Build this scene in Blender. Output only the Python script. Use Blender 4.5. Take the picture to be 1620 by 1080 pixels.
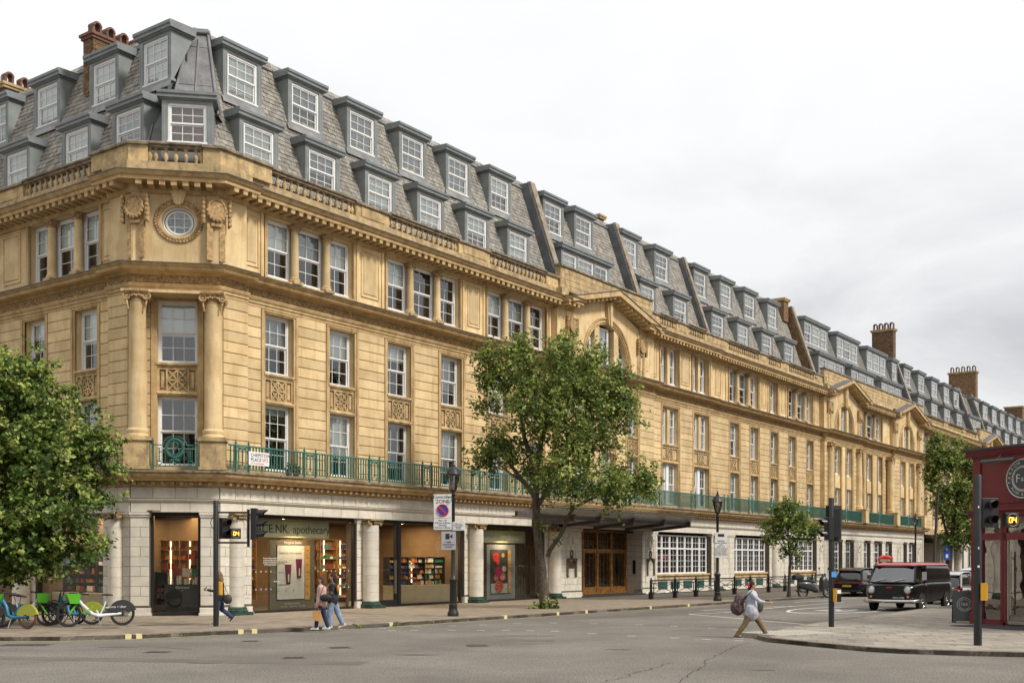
import bpy, bmesh, math, random
from math import sin, cos, pi, radians, sqrt, atan2, hypot
from mathutils import Vector, Matrix
import numpy as np
random.seed(7)
for o in list(bpy.data.objects): bpy.data.objects.remove(o)
S = bpy.context.scene
COL = S.collection
# ---------------- camera, sky, sun, exposure
cd = bpy.data.cameras.new('camera'); cam = bpy.data.objects.new('camera', cd); COL.objects.link(cam)
cam.location = (0, 0, 2.2); cam.rotation_euler = (radians(90), 0, 0)
cd.sensor_width = 36; cd.lens = 36*1784/1620; cd.shift_y = (885.5-540)/1620
cd.clip_start = 0.1; cd.clip_end = 4000
S.camera = cam
SUN_EL, SUN_DIR = radians(43), Vector((0.86, -0.51))      # the brighter part of the cloud: over the street, right of and behind the camera
W = bpy.data.worlds.new('World'); S.world = W; W.use_nodes = True
nt = W.node_tree; nt.nodes.clear()
def N(nt, t, **k):
    n = nt.nodes.new(t)
    for a, v in k.items(): setattr(n, a, v)
    return n
out = N(nt, 'ShaderNodeOutputWorld'); sky = N(nt, 'ShaderNodeTexSky', sky_type='NISHITA', sun_disc=False)
sky.sun_elevation = SUN_EL; sky.sun_rotation = atan2(SUN_DIR.x, SUN_DIR.y)
b1 = N(nt, 'ShaderNodeBackground'); b1.inputs[1].default_value = 0.06
nt.links.new(sky.outputs[0], b1.inputs[0])
tc = N(nt, 'ShaderNodeTexCoord'); sp = N(nt, 'ShaderNodeSeparateXYZ'); nt.links.new(tc.outputs['Generated'], sp.inputs[0])
# overcast cloud: soft large noise on the view direction, luminance rising towards the zenith (CIE overcast law, softened)
def mth(op, a, b=None, c=None):
    n = N(nt, 'ShaderNodeMath', operation=op)
    for i, x in enumerate((a, b, c)):
        if x is None: continue
        if isinstance(x, (int, float)): n.inputs[i].default_value = x
        else: nt.links.new(x, n.inputs[i])
    return n.outputs[0]
zz = mth('MAXIMUM', sp.outputs[2], 0.0)
mp = N(nt, 'ShaderNodeMapping'); mp.inputs['Scale'].default_value = (1.0, 1.0, 2.6); nt.links.new(tc.outputs['Generated'], mp.inputs[0])
ns = N(nt, 'ShaderNodeTexNoise'); ns.inputs['Scale'].default_value = 2.6; ns.inputs['Detail'].default_value = 7; ns.inputs['Roughness'].default_value = .55
ns.inputs['Distortion'].default_value = .35
nt.links.new(mp.outputs[0], ns.inputs['Vector'])
cr = N(nt, 'ShaderNodeValToRGB'); cr.color_ramp.elements[0].position = .36; cr.color_ramp.elements[1].position = .56
cr.color_ramp.elements[0].color = (.46, .47, .51, 1); cr.color_ramp.elements[1].color = (1, 1, 1, 1)
nt.links.new(ns.outputs['Fac'], cr.inputs[0])
# cloud contrast is strongest low over the horizon and melts into plain white higher up
lowf = mth('SUBTRACT', 1.0, mth('MULTIPLY', zz, 2.3)); lowf = mth('MAXIMUM', mth('MINIMUM', lowf, 1.0), 0.10)
mix = N(nt, 'ShaderNodeMixRGB'); mix.inputs[1].default_value = (1, 1, 1, 1)
nt.links.new(lowf, mix.inputs[0]); nt.links.new(cr.outputs[0], mix.inputs[2])
lum = mth('ADD', 0.355, mth('MULTIPLY', zz, 0.24))
b2 = N(nt, 'ShaderNodeBackground'); nt.links.new(mix.outputs[0], b2.inputs[0]); nt.links.new(lum, b2.inputs[1])
mx = N(nt, 'ShaderNodeMixShader'); mx.inputs[0].default_value = .94
nt.links.new(b1.outputs[0], mx.inputs[1]); nt.links.new(b2.outputs[0], mx.inputs[2]); nt.links.new(mx.outputs[0], out.inputs[0])
sl = bpy.data.lights.new('sun', 'SUN'); sl.energy = 1.5; sl.angle = radians(11); sl.color = (1, .955, .88)
so = bpy.data.objects.new('sun', sl); COL.objects.link(so)
sd = Vector((SUN_DIR.x*cos(SUN_EL), SUN_DIR.y*cos(SUN_EL), sin(SUN_EL)))
so.rotation_euler = sd.to_track_quat('Z', 'Y').to_euler(); so.location = (0, 0, 60)
S.view_settings.view_transform = 'Standard'; S.view_settings.look = 'None'; S.view_settings.gamma = 1
S.view_settings.use_curve_mapping = False; S.view_settings.exposure = 1.23
S.render.engine = 'CYCLES'

# ---------------- mesh builder
class MB:
    def __init__(s): s.v = []; s.f = []; s.m = []; s.cur = 0
    def add(s, vs, fs, m=None):
        n = len(s.v); s.v += [tuple(v) for v in vs]; s.f += [tuple(i+n for i in f) for f in fs]; s.m += [s.cur if m is None else m]*len(fs); return s
    def box(s, x0, x1, y0, y1, z0, z1, m=None, bev=0):
        if bev:
            b = bev
            vs = [(x0, y1, z0), (x1, y1, z0), (x1, y1, z1), (x0, y1, z1), (x0, y0+b, z0), (x1, y0+b, z0), (x1, y0+b, z1), (x0, y0+b, z1),
                  (x0+b, y0, z0+b), (x1-b, y0, z0+b), (x1-b, y0, z1-b), (x0+b, y0, z1-b)]
            fs = [(4, 5, 1, 0), (5, 6, 2, 1), (6, 7, 3, 2), (7, 4, 0, 3), (8, 9, 5, 4), (9, 10, 6, 5), (10, 11, 7, 6), (11, 8, 4, 7), (11, 10, 9, 8)]
            return s.add(vs, [tuple(reversed(f)) for f in fs], m)
        vs = [(x0, y0, z0), (x1, y0, z0), (x1, y1, z0), (x0, y1, z0), (x0, y0, z1), (x1, y0, z1), (x1, y1, z1), (x0, y1, z1)]
        return s.add(vs, [(0, 3, 2, 1), (4, 5, 6, 7), (0, 1, 5, 4), (1, 2, 6, 5), (2, 3, 7, 6), (3, 0, 4, 7)], m)
    def tbox(s, x0, x1, y0, y1, z0, z1, b=.006, m=None):      # slab with small chamfer on its top edges
        vs = [(x0, y0, z0), (x1, y0, z0), (x1, y1, z0), (x0, y1, z0), (x0, y0, z1-b), (x1, y0, z1-b), (x1, y1, z1-b), (x0, y1, z1-b),
              (x0+b, y0+b, z1), (x1-b, y0+b, z1), (x1-b, y1-b, z1), (x0+b, y1-b, z1)]
        return s.add(vs, [(0, 1, 5, 4), (1, 2, 6, 5), (2, 3, 7, 6), (3, 0, 4, 7), (4, 5, 9, 8), (5, 6, 10, 9), (6, 7, 11, 10), (7, 4, 8, 11), (8, 9, 10, 11)], m)
    def prism(s, poly, a, b, ax='y', m=None):
        n = len(poly)
        def P(p, t): return (p[0], t, p[1]) if ax == 'y' else ((p[0], p[1], t) if ax == 'z' else (t, p[0], p[1]))
        vs = [P(p, a) for p in poly]+[P(p, b) for p in poly]
        fs = [(i, (i+1) % n, n+(i+1) % n, n+i) for i in range(n)]+[tuple(reversed(range(n))), tuple(range(n, 2*n))]
        return s.add(vs, fs, m)
    def sweep(s, prof, x0, x1, k0=0, k1=0, m=None):           # closed (y,z) profile run along x, ends mitred
        n = len(prof)
        vs = [(x0+k0*y, y, z) for y, z in prof]+[(x1+k1*y, y, z) for y, z in prof]
        fs = [(i, (i+1) % n, n+(i+1) % n, n+i) for i in range(n)]+[tuple(reversed(range(n))), tuple(range(n, 2*n))]
        return s.add(vs, fs, m)
    def lathe(s, x, y, prof, n=12, m=None, a0=0, a1=2*pi, z=0):
        k = len(prof); full = abs(a1-a0-2*pi) < 1e-6; c = n if full else n+1
        vs = [(x+r*cos(a0+(a1-a0)*i/n), y+r*sin(a0+(a1-a0)*i/n), z+zz) for i in range(c) for r, zz in prof]
        fs = [(i*k+j, ((i+1) % c)*k+j, ((i+1) % c)*k+j+1, i*k+j+1) for i in range(n) for j in range(k-1)]
        if full:
            if prof[0][0] > 1e-4: fs.append(tuple(i*k for i in reversed(range(n))))
            if prof[-1][0] > 1e-4: fs.append(tuple(i*k+k-1 for i in range(n)))
        return s.add(vs, fs, m)
    def cyl(s, x, y, z0, z1, r0, r1=None, n=10, m=None): return s.lathe(x, y, [(r0, z0), (r0 if r1 is None else r1, z1)], n, m)
    def tube(s, pts, r, n=6, m=None, cap=True):
        pts = [Vector(p) for p in pts]; k = len(pts); rs = r if isinstance(r, (list, tuple)) else [r]*k
        d0 = (pts[1]-pts[0]).normalized(); up = Vector((0, 0, 1)) if abs(d0.z) < .9 else Vector((1, 0, 0)); u = d0.cross(up).normalized()
        vs = []
        for i, p in enumerate(pts):
            d = (pts[min(i+1, k-1)]-pts[max(i-1, 0)]).normalized()
            u = (u-d*u.dot(d)); u = u.normalized() if u.length > 1e-5 else d.orthogonal().normalized()
            w = d.cross(u)
            vs += [p+(u*cos(2*pi*j/n)+w*sin(2*pi*j/n))*rs[i] for j in range(n)]
        fs = [(i*n+j, i*n+(j+1) % n, (i+1)*n+(j+1) % n, (i+1)*n+j) for i in range(k-1) for j in range(n)]
        if cap: fs += [tuple(reversed(range(n))), tuple(range((k-1)*n, k*n))]
        return s.add(vs, fs, m)
    def bar(s, a, b, r=.01, n=4, m=None): return s.tube([a, b], r, n, m)
    def torus(s, c, R, r, ax='y', n=20, k=6, m=None, a0=0, a1=2*pi, sx=1, sz=1):
        full = abs(a1-a0-2*pi) < 1e-6; cN = n if full else n+1; vs = []
        for i in range(cN):
            a = a0+(a1-a0)*i/n
            for j in range(k):
                b = 2*pi*j/k; rr = R+r*cos(b); p = (rr*cos(a)*sx, r*sin(b), rr*sin(a)*sz)
                if ax == 'x': p = (p[1], p[0], p[2])
                elif ax == 'z': p = (p[0], p[2], p[1])
                vs.append((c[0]+p[0], c[1]+p[1], c[2]+p[2]))
        fs = [(i*k+j, ((i+1) % cN)*k+j, ((i+1) % cN)*k+(j+1) % k, i*k+(j+1) % k) for i in range(n) for j in range(k)]
        return s.add(vs, fs, m)
    def ball(s, c, r, nu=8, nv=6, m=None):
        rx, ry, rz = r if isinstance(r, (tuple, list)) else (r, r, r)
        vs = [(c[0], c[1], c[2]-rz)]
        for j in range(1, nv):
            t = -pi/2+pi*j/nv
            vs += [(c[0]+rx*cos(t)*cos(2*pi*i/nu), c[1]+ry*cos(t)*sin(2*pi*i/nu), c[2]+rz*sin(t)) for i in range(nu)]
        vs.append((c[0], c[1], c[2]+rz)); e = len(vs)-1
        fs = [(0, 1+(i+1) % nu, 1+i) for i in range(nu)]+[(e, e-nu+i, e-nu+(i+1) % nu) for i in range(nu)]
        fs += [(1+j*nu+i, 1+j*nu+(i+1) % nu, 1+(j+1)*nu+(i+1) % nu, 1+(j+1)*nu+i) for j in range(nv-2) for i in range(nu)]
        return s.add(vs, fs, m)
    def xf(s, M, start=0):
        s.v[start:] = [tuple(M @ Vector(v)) for v in s.v[start:]]; return s
    def mesh(s, name, mats, smooth=False, fix=False):
        me = bpy.data.meshes.new(name); me.from_pydata(s.v, [], s.f)
        for mt in (mats if isinstance(mats, (list, tuple)) else [mats]): me.materials.append(mt)
        if any(s.m): me.polygons.foreach_set('material_index', s.m)
        if fix or smooth:
            bm = bmesh.new(); bm.from_mesh(me); bmesh.ops.recalc_face_normals(bm, faces=bm.faces); bm.to_mesh(me); bm.free()
        if smooth:
            me.polygons.foreach_set('use_smooth', [True]*len(me.polygons))
            try: me.set_sharp_from_angle(angle=radians(smooth if smooth > 1 else 40))
            except Exception: pass
        me.update(); return me
    def obj(s, name, mats, parent=None, loc=(0, 0, 0), rz=0, smooth=False, **k):
        return O(name, s.mesh(name, mats, smooth), parent, loc, rz, **k)
def O(name, me, parent=None, loc=(0, 0, 0), rz=0, kind=None, label=None, cat=None, group=None, rot=None, scale=None):
    o = bpy.data.objects.new(name, me); COL.objects.link(o)
    if parent is not None: o.parent = parent
    o.location = loc; o.rotation_euler = rot if rot is not None else (0, 0, rz)
    if scale is not None: o.scale = scale
    if kind: o['kind'] = kind
    if label: o['label'] = label
    if cat: o['category'] = cat
    if group: o['group'] = group
    return o
def thing(name, label, cat, loc=(0, 0, 0), rz=0, group=None): return O(name, None, None, loc, rz, label=label, cat=cat, group=group)
_kids = {}
def kids_of(o): return [c for c in bpy.data.objects if c.parent == o]
def copy_tree(o, loc=None, rz=None, label=None, parent=None):
    c = o.copy(); COL.objects.link(c)
    if parent is not None: c.parent = parent
    if loc is not None: c.location = loc
    if rz is not None: c.rotation_euler = (0, 0, rz)
    if label: c['label'] = label
    for k in kids_of(o): copy_tree(k, parent=c)
    return c
_tc = {}
def text_mesh(body, size, mt, ext=.003, align='CENTER', spacing=1.0):
    key = (body, size, mt.name, ext, align, spacing)
    if key in _tc: return _tc[key]
    cu = bpy.data.curves.new('lettering', 'FONT'); cu.body = body; cu.size = size; cu.extrude = ext; cu.align_x = align; cu.align_y = 'CENTER'; cu.resolution_u = 3
    cu.space_character = spacing
    ob = bpy.data.objects.new('lettering', cu); COL.objects.link(ob)
    bpy.context.view_layer.update()
    me = bpy.data.meshes.new_from_object(ob.evaluated_get(bpy.context.evaluated_depsgraph_get())); bpy.data.objects.remove(ob)
    me.name = 'lettering'; me.materials.clear(); me.materials.append(mt); _tc[key] = me; return me
def text(body, size, mt, parent, loc, rz=0, ext=.003, align='CENTER', name='lettering', rx=pi/2, spacing=1.0, ry=0):
    return O(name, text_mesh(body, size, mt, ext, align, spacing), parent, loc, rot=(rx, ry, rz))

# ---------------- materials
def M(name, col, rough=.6, metal=0., var=.12, scale=2., bump=0., bscale=60., objvar=0., streak=0., scol=(.1, .07, .04), spec=None, col2=None, coat=0., isl=0., grime=0., gcol=(.05, .045, .04), detail=4):
    m = bpy.data.materials.new(name); m.use_nodes = True; nt = m.node_tree; p = nt.nodes['Principled BSDF']; L = nt.links.new
    p.inputs['Roughness'].default_value = rough; p.inputs['Metallic'].default_value = metal
    if spec is not None: p.inputs['Specular IOR Level'].default_value = spec
    if coat: p.inputs['Coat Weight'].default_value = coat; p.inputs['Coat Roughness'].default_value = .04
    geo = N(nt, 'ShaderNodeNewGeometry'); pos = geo.outputs['Position']
    def noise(sc, det=4, vec=None, rg=.55):
        n = N(nt, 'ShaderNodeTexNoise'); n.inputs['Scale'].default_value = sc; n.inputs['Detail'].default_value = det; n.inputs['Roughness'].default_value = rg
        L(vec or pos, n.inputs['Vector']); return n.outputs['Fac']
    def ramp(f, a, b, ca, cb):
        r = N(nt, 'ShaderNodeValToRGB'); e = r.color_ramp.elements; e[0].position = a; e[1].position = b; e[0].color = (*ca, 1); e[1].color = (*cb, 1); L(f, r.inputs[0]); return r.outputs[0]
    def mixc(f, a, b, mode='MIX'):
        x = N(nt, 'ShaderNodeMixRGB', blend_type=mode)
        for i, q in ((0, f), (1, a), (2, b)):
            if isinstance(q, (int, float)): x.inputs[i].default_value = q
            elif isinstance(q, tuple): x.inputs[i].default_value = (*q, 1)
            else: L(q, x.inputs[i])
        return x.outputs[0]
    c2 = col2 or tuple(min(1, c*(1+var)) for c in col); c1 = tuple(c*(1-var) for c in col)
    c = ramp(noise(scale, detail), .36, .64, c1, c2) if (var or col2) else None
    if c is None:
        r = N(nt, 'ShaderNodeRGB'); r.outputs[0].default_value = (*col, 1); c = r.outputs[0]
    if objvar:
        oi = N(nt, 'ShaderNodeObjectInfo'); c = mixc(1., c, ramp(oi.outputs['Random'], 0, 1, (1-objvar,)*3, (1+objvar*.6, 1+objvar*.55, 1+objvar*.45)), 'MULTIPLY')
    if isl:
        r = ramp(geo.outputs['Random Per Island'], 0, 1, (1-isl,)*3, (1+isl*.6, 1+isl*.57, 1+isl*.5)); c = mixc(1., c, r, 'MULTIPLY')
    if streak:
        mp = N(nt, 'ShaderNodeMapping'); mp.inputs['Scale'].default_value = (2.6, 2.6, .32); L(pos, mp.inputs[0])
        f = ramp(noise(1.6, 6, mp.outputs[0], .65), .50, .72, (0, 0, 0), (streak,)*3); c = mixc(f, c, scol)
    if grime:
        f = ramp(noise(3.1, 8, None, .75), .47, .62, (0, 0, 0), (grime,)*3); c = mixc(f, c, gcol)
    L(c, p.inputs['Base Color'])
    if bump:
        bn = N(nt, 'ShaderNodeBump'); bn.inputs['Strength'].default_value = bump; bn.inputs['Distance'].default_value = .01
        L(noise(bscale, 6, None, .7), bn.inputs['Height']); L(bn.outputs[0], p.inputs['Normal'])
    return m
def EM(name, col, st):
    m = bpy.data.materials.new(name); m.use_nodes = True; nt = m.node_tree; nt.nodes.clear()
    e = N(nt, 'ShaderNodeEmission'); e.inputs[0].default_value = (*col, 1); e.inputs[1].default_value = st; o = N(nt, 'ShaderNodeOutputMaterial'); nt.links.new(e.outputs[0], o.inputs[0]); return m
def GL(name, tint=(.9, .95, .93), base=.04, rough=.0, amb=(.02, .02, .02), f0=1.0):
    # window glass as one thin pane: clear with a Fresnel mirror on it
    m = bpy.data.materials.new(name); m.use_nodes = True; nt = m.node_tree; nt.nodes.clear(); L = nt.links.new
    t = N(nt, 'ShaderNodeBsdfTransparent'); t.inputs[0].default_value = (*tint, 1); g = N(nt, 'ShaderNodeBsdfGlossy'); g.inputs['Roughness'].default_value = rough
    fr = N(nt, 'ShaderNodeFresnel'); fr.inputs[0].default_value = 1.5; mu = N(nt, 'ShaderNodeMath', operation='MULTIPLY_ADD'); mu.inputs[1].default_value = 1.5*f0; mu.inputs[2].default_value = base
    geo = N(nt, 'ShaderNodeNewGeometry'); ns = N(nt, 'ShaderNodeTexNoise'); ns.inputs['Scale'].default_value = .9; L(geo.outputs['Position'], ns.inputs['Vector'])
    bn = N(nt, 'ShaderNodeBump'); bn.inputs['Strength'].default_value = .12; bn.inputs['Distance'].default_value = .05; L(ns.outputs['Fac'], bn.inputs['Height']); L(bn.outputs[0], g.inputs['Normal'])
    x = N(nt, 'ShaderNodeMixShader'); o = N(nt, 'ShaderNodeOutputMaterial')
    L(fr.outputs[0], mu.inputs[0]); L(mu.outputs[0], x.inputs[0]); L(t.outputs[0], x.inputs[1]); L(g.outputs[0], x.inputs[2]); L(x.outputs[0], o.inputs[0]); return m
STONE = M('bath_stone', (.63, .455, .23), .85, var=.12, scale=1.1, bump=.25, bscale=30, objvar=.15, isl=.10, streak=.58, scol=(.38, .225, .09), grime=.10, gcol=(.25, .16, .08), col2=(.70, .53, .29))
OCHRE = M('ochre_moulding', (.51, .335, .15), .88, var=.16, scale=1.6, bump=.3, bscale=30, objvar=.08, isl=.05, streak=.75, scol=(.22, .12, .045), col2=(.56, .40, .20), grime=.22, gcol=(.16, .105, .055))
STONED = M('weathered_stone', (.50, .36, .18), .9, var=.2, scale=2, bump=.5, bscale=25, objvar=.14, isl=.1, streak=.7, scol=(.22, .13, .06), grime=.55, gcol=(.13, .10, .07))
STONEB = M('sooty_coping', (.24, .19, .13), .95, var=.3, scale=3, bump=.8, bscale=20, grime=.8, gcol=(.06, .055, .05))
CARVE = M('carved_stone', (.40, .26, .12), .9, var=.3, scale=9, bump=1., bscale=14, grime=.5, gcol=(.12, .075, .04))
LEAD = M('lead_sheet', (.17, .17, .17), .55, var=.25, scale=2, streak=.5, scol=(.30, .28, .25), bump=.2, bscale=12)
LEADB = M('lead_flashing', (.10, .105, .115), .6, var=.2)
TILE = M('white_faience', (.64, .59, .50), .38, var=.07, scale=2.5, objvar=.09, isl=.06, streak=.3, scol=(.40, .34, .25), grime=.12, gcol=(.32, .27, .2))
TILEJ = M('faience_joint', (.12, .10, .075), .8)
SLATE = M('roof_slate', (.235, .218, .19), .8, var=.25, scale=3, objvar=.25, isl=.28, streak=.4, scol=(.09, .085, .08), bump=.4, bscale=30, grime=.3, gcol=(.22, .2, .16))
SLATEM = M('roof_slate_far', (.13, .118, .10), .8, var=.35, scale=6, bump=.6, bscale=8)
DORM = M('dormer_grey_paint', (.20, .215, .21), .5, var=.12, scale=1.5, streak=.3, scol=(.17, .18, .175))
DORMC = M('dormer_capping', (.17, .185, .185), .5, var=.12, scale=2, streak=.35, scol=(.09, .1, .1))
WHITE = M('white_window_paint', (.74, .73, .71), .45, var=.03, scale=3)
BLIND = M('window_blind', (.86, .86, .83), .8, var=.06, scale=1)
CURT = M('window_curtain', (.42, .43, .43), .85, var=.15, scale=5)
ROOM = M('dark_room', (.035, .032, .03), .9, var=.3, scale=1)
WGLASS = GL('sash_glass', base=.10, f0=1.2)
SGLASS = GL('shop_glass', base=.005, tint=(.94, .96, .93), f0=.85)
GREEN = M('green_ironwork', (.026, .125, .098), .45, var=.25, scale=6, grime=.25, gcol=(.03, .07, .05))
BLACK = M('black_paint', (.012, .012, .013), .38, var=.2)
BLACKM = M('matt_black', (.02, .02, .02), .7)
DKFR = M('dark_shopfront_frame', (.02, .017, .015), .35)
MARB = M('green_marble', (.022, .05, .036), .4, var=.6, scale=12)
BRONZE = M('bronze_door_frame', (.36, .17, .045), .35, metal=.55, var=.3, scale=4)
BRICK = M('stock_brick', (.17, .10, .05), .9, var=.4, scale=5, objvar=.4, isl=.3, bump=.4)
MORT = M('mortar', (.22, .18, .13), .95)
TERR = M('terracotta_pot', (.15, .07, .045), .8, var=.3, scale=6)
# ---------------- the long stone corner building
T = math.tan(radians(22.5)); AR = radians(90-35.4677)
CR = Vector((-11.1433, 42.5904, 0)); CLp = Vector((-14.0748, 42.0981, 0)); CLEN = 2.9726
DRv = Vector((cos(AR), sin(AR), 0)); NIN = Vector((-sin(AR), cos(AR), 0))
def Wp(s, m, z=0): return CR+DRv*s+NIN*m+Vector((0, 0, z))       # street coordinates: s along the long front, m in towards the building
bld = thing('corner_building', 'long honey-stone corner building with two rows of grey dormers and a white tiled ground floor', 'building', CR)
FRM = {'R': (Vector((0, 0, 0)), AR), 'C': (CLp-CR, AR-pi/4), 'L': (CLp-CR, AR-pi/2)}
def fr(f, s=0, y=0, z=0):
    o, a = FRM[f]; return (o.x+s*cos(a)-y*sin(a), o.y+s*sin(a)+y*cos(a), z), a
def P(mb, name, mats, f='R', s=0, y=0, z=0, smooth=False, **k):
    l, a = fr(f, s, y, z); return mb.obj(name, mats, bld, l, a, smooth, **k)
def PI_(me, name, f, s, y, z, parent=None, **k):
    l, a = fr(f, s, y, z); return O(name, me, bld, l, a, **k)
LEND, REND = -26., 178.
# projections of the long front: (s0, s1, offset)
SECS = [('R', -9, 1.3, -.22), ('R', 1.3, 22.9, 0), ('R', 22.9, 33.8, -.38), ('R', 33.8, 42.6, -.12), ('R', 42.6, 63.6, 0), ('R', 63.6, 73.0, -.38), ('R', 73.0, 82.4, -.12),
        ('R', 82.4, 92.9, -.38), ('R', 92.9, 117.0, 0), ('R', 117.0, 128.5, -.38), ('R', 128.5, REND, 0)]
def off(s):
    for f, a, b, o in SECS:
        if a <= s < b: return o
    return 0
def sec_runs():   # (frame, x0, x1, k0, k1, offset)
    r = [('L', LEND, -1.3, 0, 0, 0), ('L', -1.3, 0, 0, -T, -.22), ('C', 0, CLEN, T, -T, -.22), ('R', 0, 1.3, T, 0, -.22)]
    return r+[(f, a, b, 0, 0, o) for f, a, b, o in SECS[1:]]
# fronts of the three wall planes: windows (centre, width)
LOWR = [(3.14, 1.52), (6.71, 1.52), (10.4, 1.6), (14.17, 1.6), (17.97, 1.6), (21.4, 1.3), (25.3, 1.3), (28.2, 1.5), (31.1, 1.3), (36.5, 2.2), (41.0, 2.3), (46.55, 1.55), (50.05, 1.45), (53.8, 1.4), (57.45, 1.4), (61.3, 1.4),
        (66.9, 1.5), (69.8, 1.5), (73.8, 1.1), (76.1, 1.5), (79.2, 1.3), (85.6, 1.5), (88.6, 1.5), (94.4, 1.9), (98.7, 1.9), (103.2, 1.9), (107.6, 1.9), (112, 1.9), (116, 1.7), (120.5, 2), (124.5, 2), (131, 2), (136, 2), (141, 2), (146, 2)]
LOWL = [(-3.05, 1.46), (-6.55, 1.45), (-10.1, 1.45), (-13.7, 1.45), (-17.3, 1.45), (-21, 1.45)]
DBL = {36.5, 41.0}
TRI = {'R': [(2.5, 7.4, [3.2, 4.94, 6.74], [4.06, 5.86]), (9.6, 14.85, [10.3, 12.2, 14.15], [11.25, 13.2]), (17.1, 22.4, [17.8, 19.7, 21.66], [18.72, 20.7]),
             (45.7, 50.8, [46.3, 48.2, 50.15], [47.2, 49.15]), (56.7, 62.0, [57.4, 59.35, 61.35], [58.35, 60.35]), (73.1, 79.9, [74.0, 76.5, 79.0], [75.2, 77.8]),
             (94.2, 100.2, [95.2, 97.2, 99.2], [96.2, 98.2]), (103.0, 109.0, [104, 106, 108], [105, 107]), (111.4, 116.2, [112.2, 113.8, 115.4], [113, 114.6]), (130, 136, [131, 133, 135], [132, 134])],
       'L': [(-7.0, -2.2, [-6.35, -4.6, -2.85], [-5.5, -3.7]), (-14.4, -9.6, [-13.7, -12, -10.3], [-12.85, -11.15])]}
ATT1 = [(35.2, 37.75, [35.75, 37.2], .8), (39.7, 42.1, [40.2, 41.55], .8), (53.0, 54.5, [53.74], 1.25)]
PANELS = {'R': [(1.72, .75), (8.5, 1.15), (16.0, 1.0), (34.4, .7), (38.7, 1.2), (43.9, .9), (51.9, .8), (55.7, .8), (63.0, .6), (93.5, .6), (101.6, 1.2), (110.2, 1.)], 'L': [(-1.72, .7), (-8.3, 1.3), (-15.5, 1)]}
HALF = {28.2: 4.3, 68.6: 4.2, 87.0: 4.4, 122.5: 5.0}
ARCH = [(28.2, 2.95), (68.6, 2.6), (87.0, 2.7), (122.5, 3.)]
def wall(mb, x0, x1, z0, z1, y, ops, dep, m=0):
    xs = sorted({x0, x1, *[v for o in ops for v in o[:2]]}); zs = sorted({z0, z1, *[v for o in ops for v in o[2:4]]})
    for i in range(len(xs)-1):
        j = 0
        while j < len(zs)-1:
            cx, cz = (xs[i]+xs[i+1])/2, (zs[j]+zs[j+1])/2
            if any(o[0] < cx < o[1] and o[2] < cz < o[3] for o in ops): j += 1; continue
            k = j
            while k+1 < len(zs)-1 and not any(o[0] < cx < o[1] and o[2] < (zs[k+1]+zs[k+2])/2 < o[3] for o in ops): k += 1
            mb.add([(xs[i], y, zs[j]), (xs[i+1], y, zs[j]), (xs[i+1], y, zs[k+1]), (xs[i], y, zs[k+1])], [(0, 1, 2, 3)], m); j = k+1
    for a, b, c, d in ops:
        mb.add([(a, y, c), (b, y, c), (b, y, d), (a, y, d), (a, y+dep, c), (b, y+dep, c), (b, y+dep, d), (a, y+dep, d)], [(0, 1, 5, 4), (1, 2, 6, 5), (2, 3, 7, 6), (3, 0, 4, 7)], m)
# --- sash windows
_wc = {}
npane = [0]
def win_mesh(w, h, cols, rows, near, frw=.085):
    key = (round(w, 2), round(h, 2), cols, rows)
    if key in _wc: return _wc[key]
    a = MB(); a.box(-w/2, -w/2+frw, 0, .12, 0, h); a.box(w/2-frw, w/2, 0, .12, 0, h); a.box(-w/2+frw, w/2-frw, 0, .12, h-frw, h); a.box(-w/2-.03, w/2+.03, -.06, .12, -.06, .07)
    sw = w-2*frw; half = (h-frw-.07)/2; sash = []
    for q in (0, 1):
        b = MB(); y = .03+.05*(1-q); z0 = .0; t = .045
        b.box(-sw/2, -sw/2+t, y, y+.04, 0, half); b.box(sw/2-t, sw/2, y, y+.04, 0, half); b.box(-sw/2+t, sw/2-t, y, y+.04, 0, .06); b.box(-sw/2+t, sw/2-t, y, y+.04, half-.05, half)
        for c in range(1, cols): x = -sw/2+t+(sw-2*t)*c/cols; b.box(x-.011, x+.011, y+.004, y+.03, .06, half-.05)
        for r in range(1, rows): z = .06+(half-.11)*r/rows; b.box(-sw/2+t, sw/2-t, y+.006, y+.028, z-.011, z+.011)
        sash.append((b.mesh('sash', WHITE), .07+(half if q else 0), y+.02))
    pw, ph = (sw-.09)/cols, (half-.11)/rows
    pm = MB().add([(-pw/2, 0, 0), (pw/2, 0, 0), (pw/2, 0, ph), (-pw/2, 0, ph)], [(0, 1, 2, 3)]).mesh('pane', WGLASS)
    gm = MB().add([(-sw/2+.045, 0, .06), (sw/2-.045, 0, .06), (sw/2-.045, 0, half-.05), (-sw/2+.045, 0, half-.05)], [(0, 1, 2, 3)]).mesh('glass', WGLASS)
    _wc[key] = (a.mesh('window', WHITE), sash, pm, gm, pw, ph, sw, half); return _wc[key]
_bl = {}
def blindmesh(w, h, mt):
    k = (round(w, 2), round(h, 1), mt.name)
    if k not in _bl:
        b = MB(); b.box(-w/2, w/2, 0, .01, -h, 0); _bl[k] = b.mesh('blind', mt)
    return _bl[k]
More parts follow.
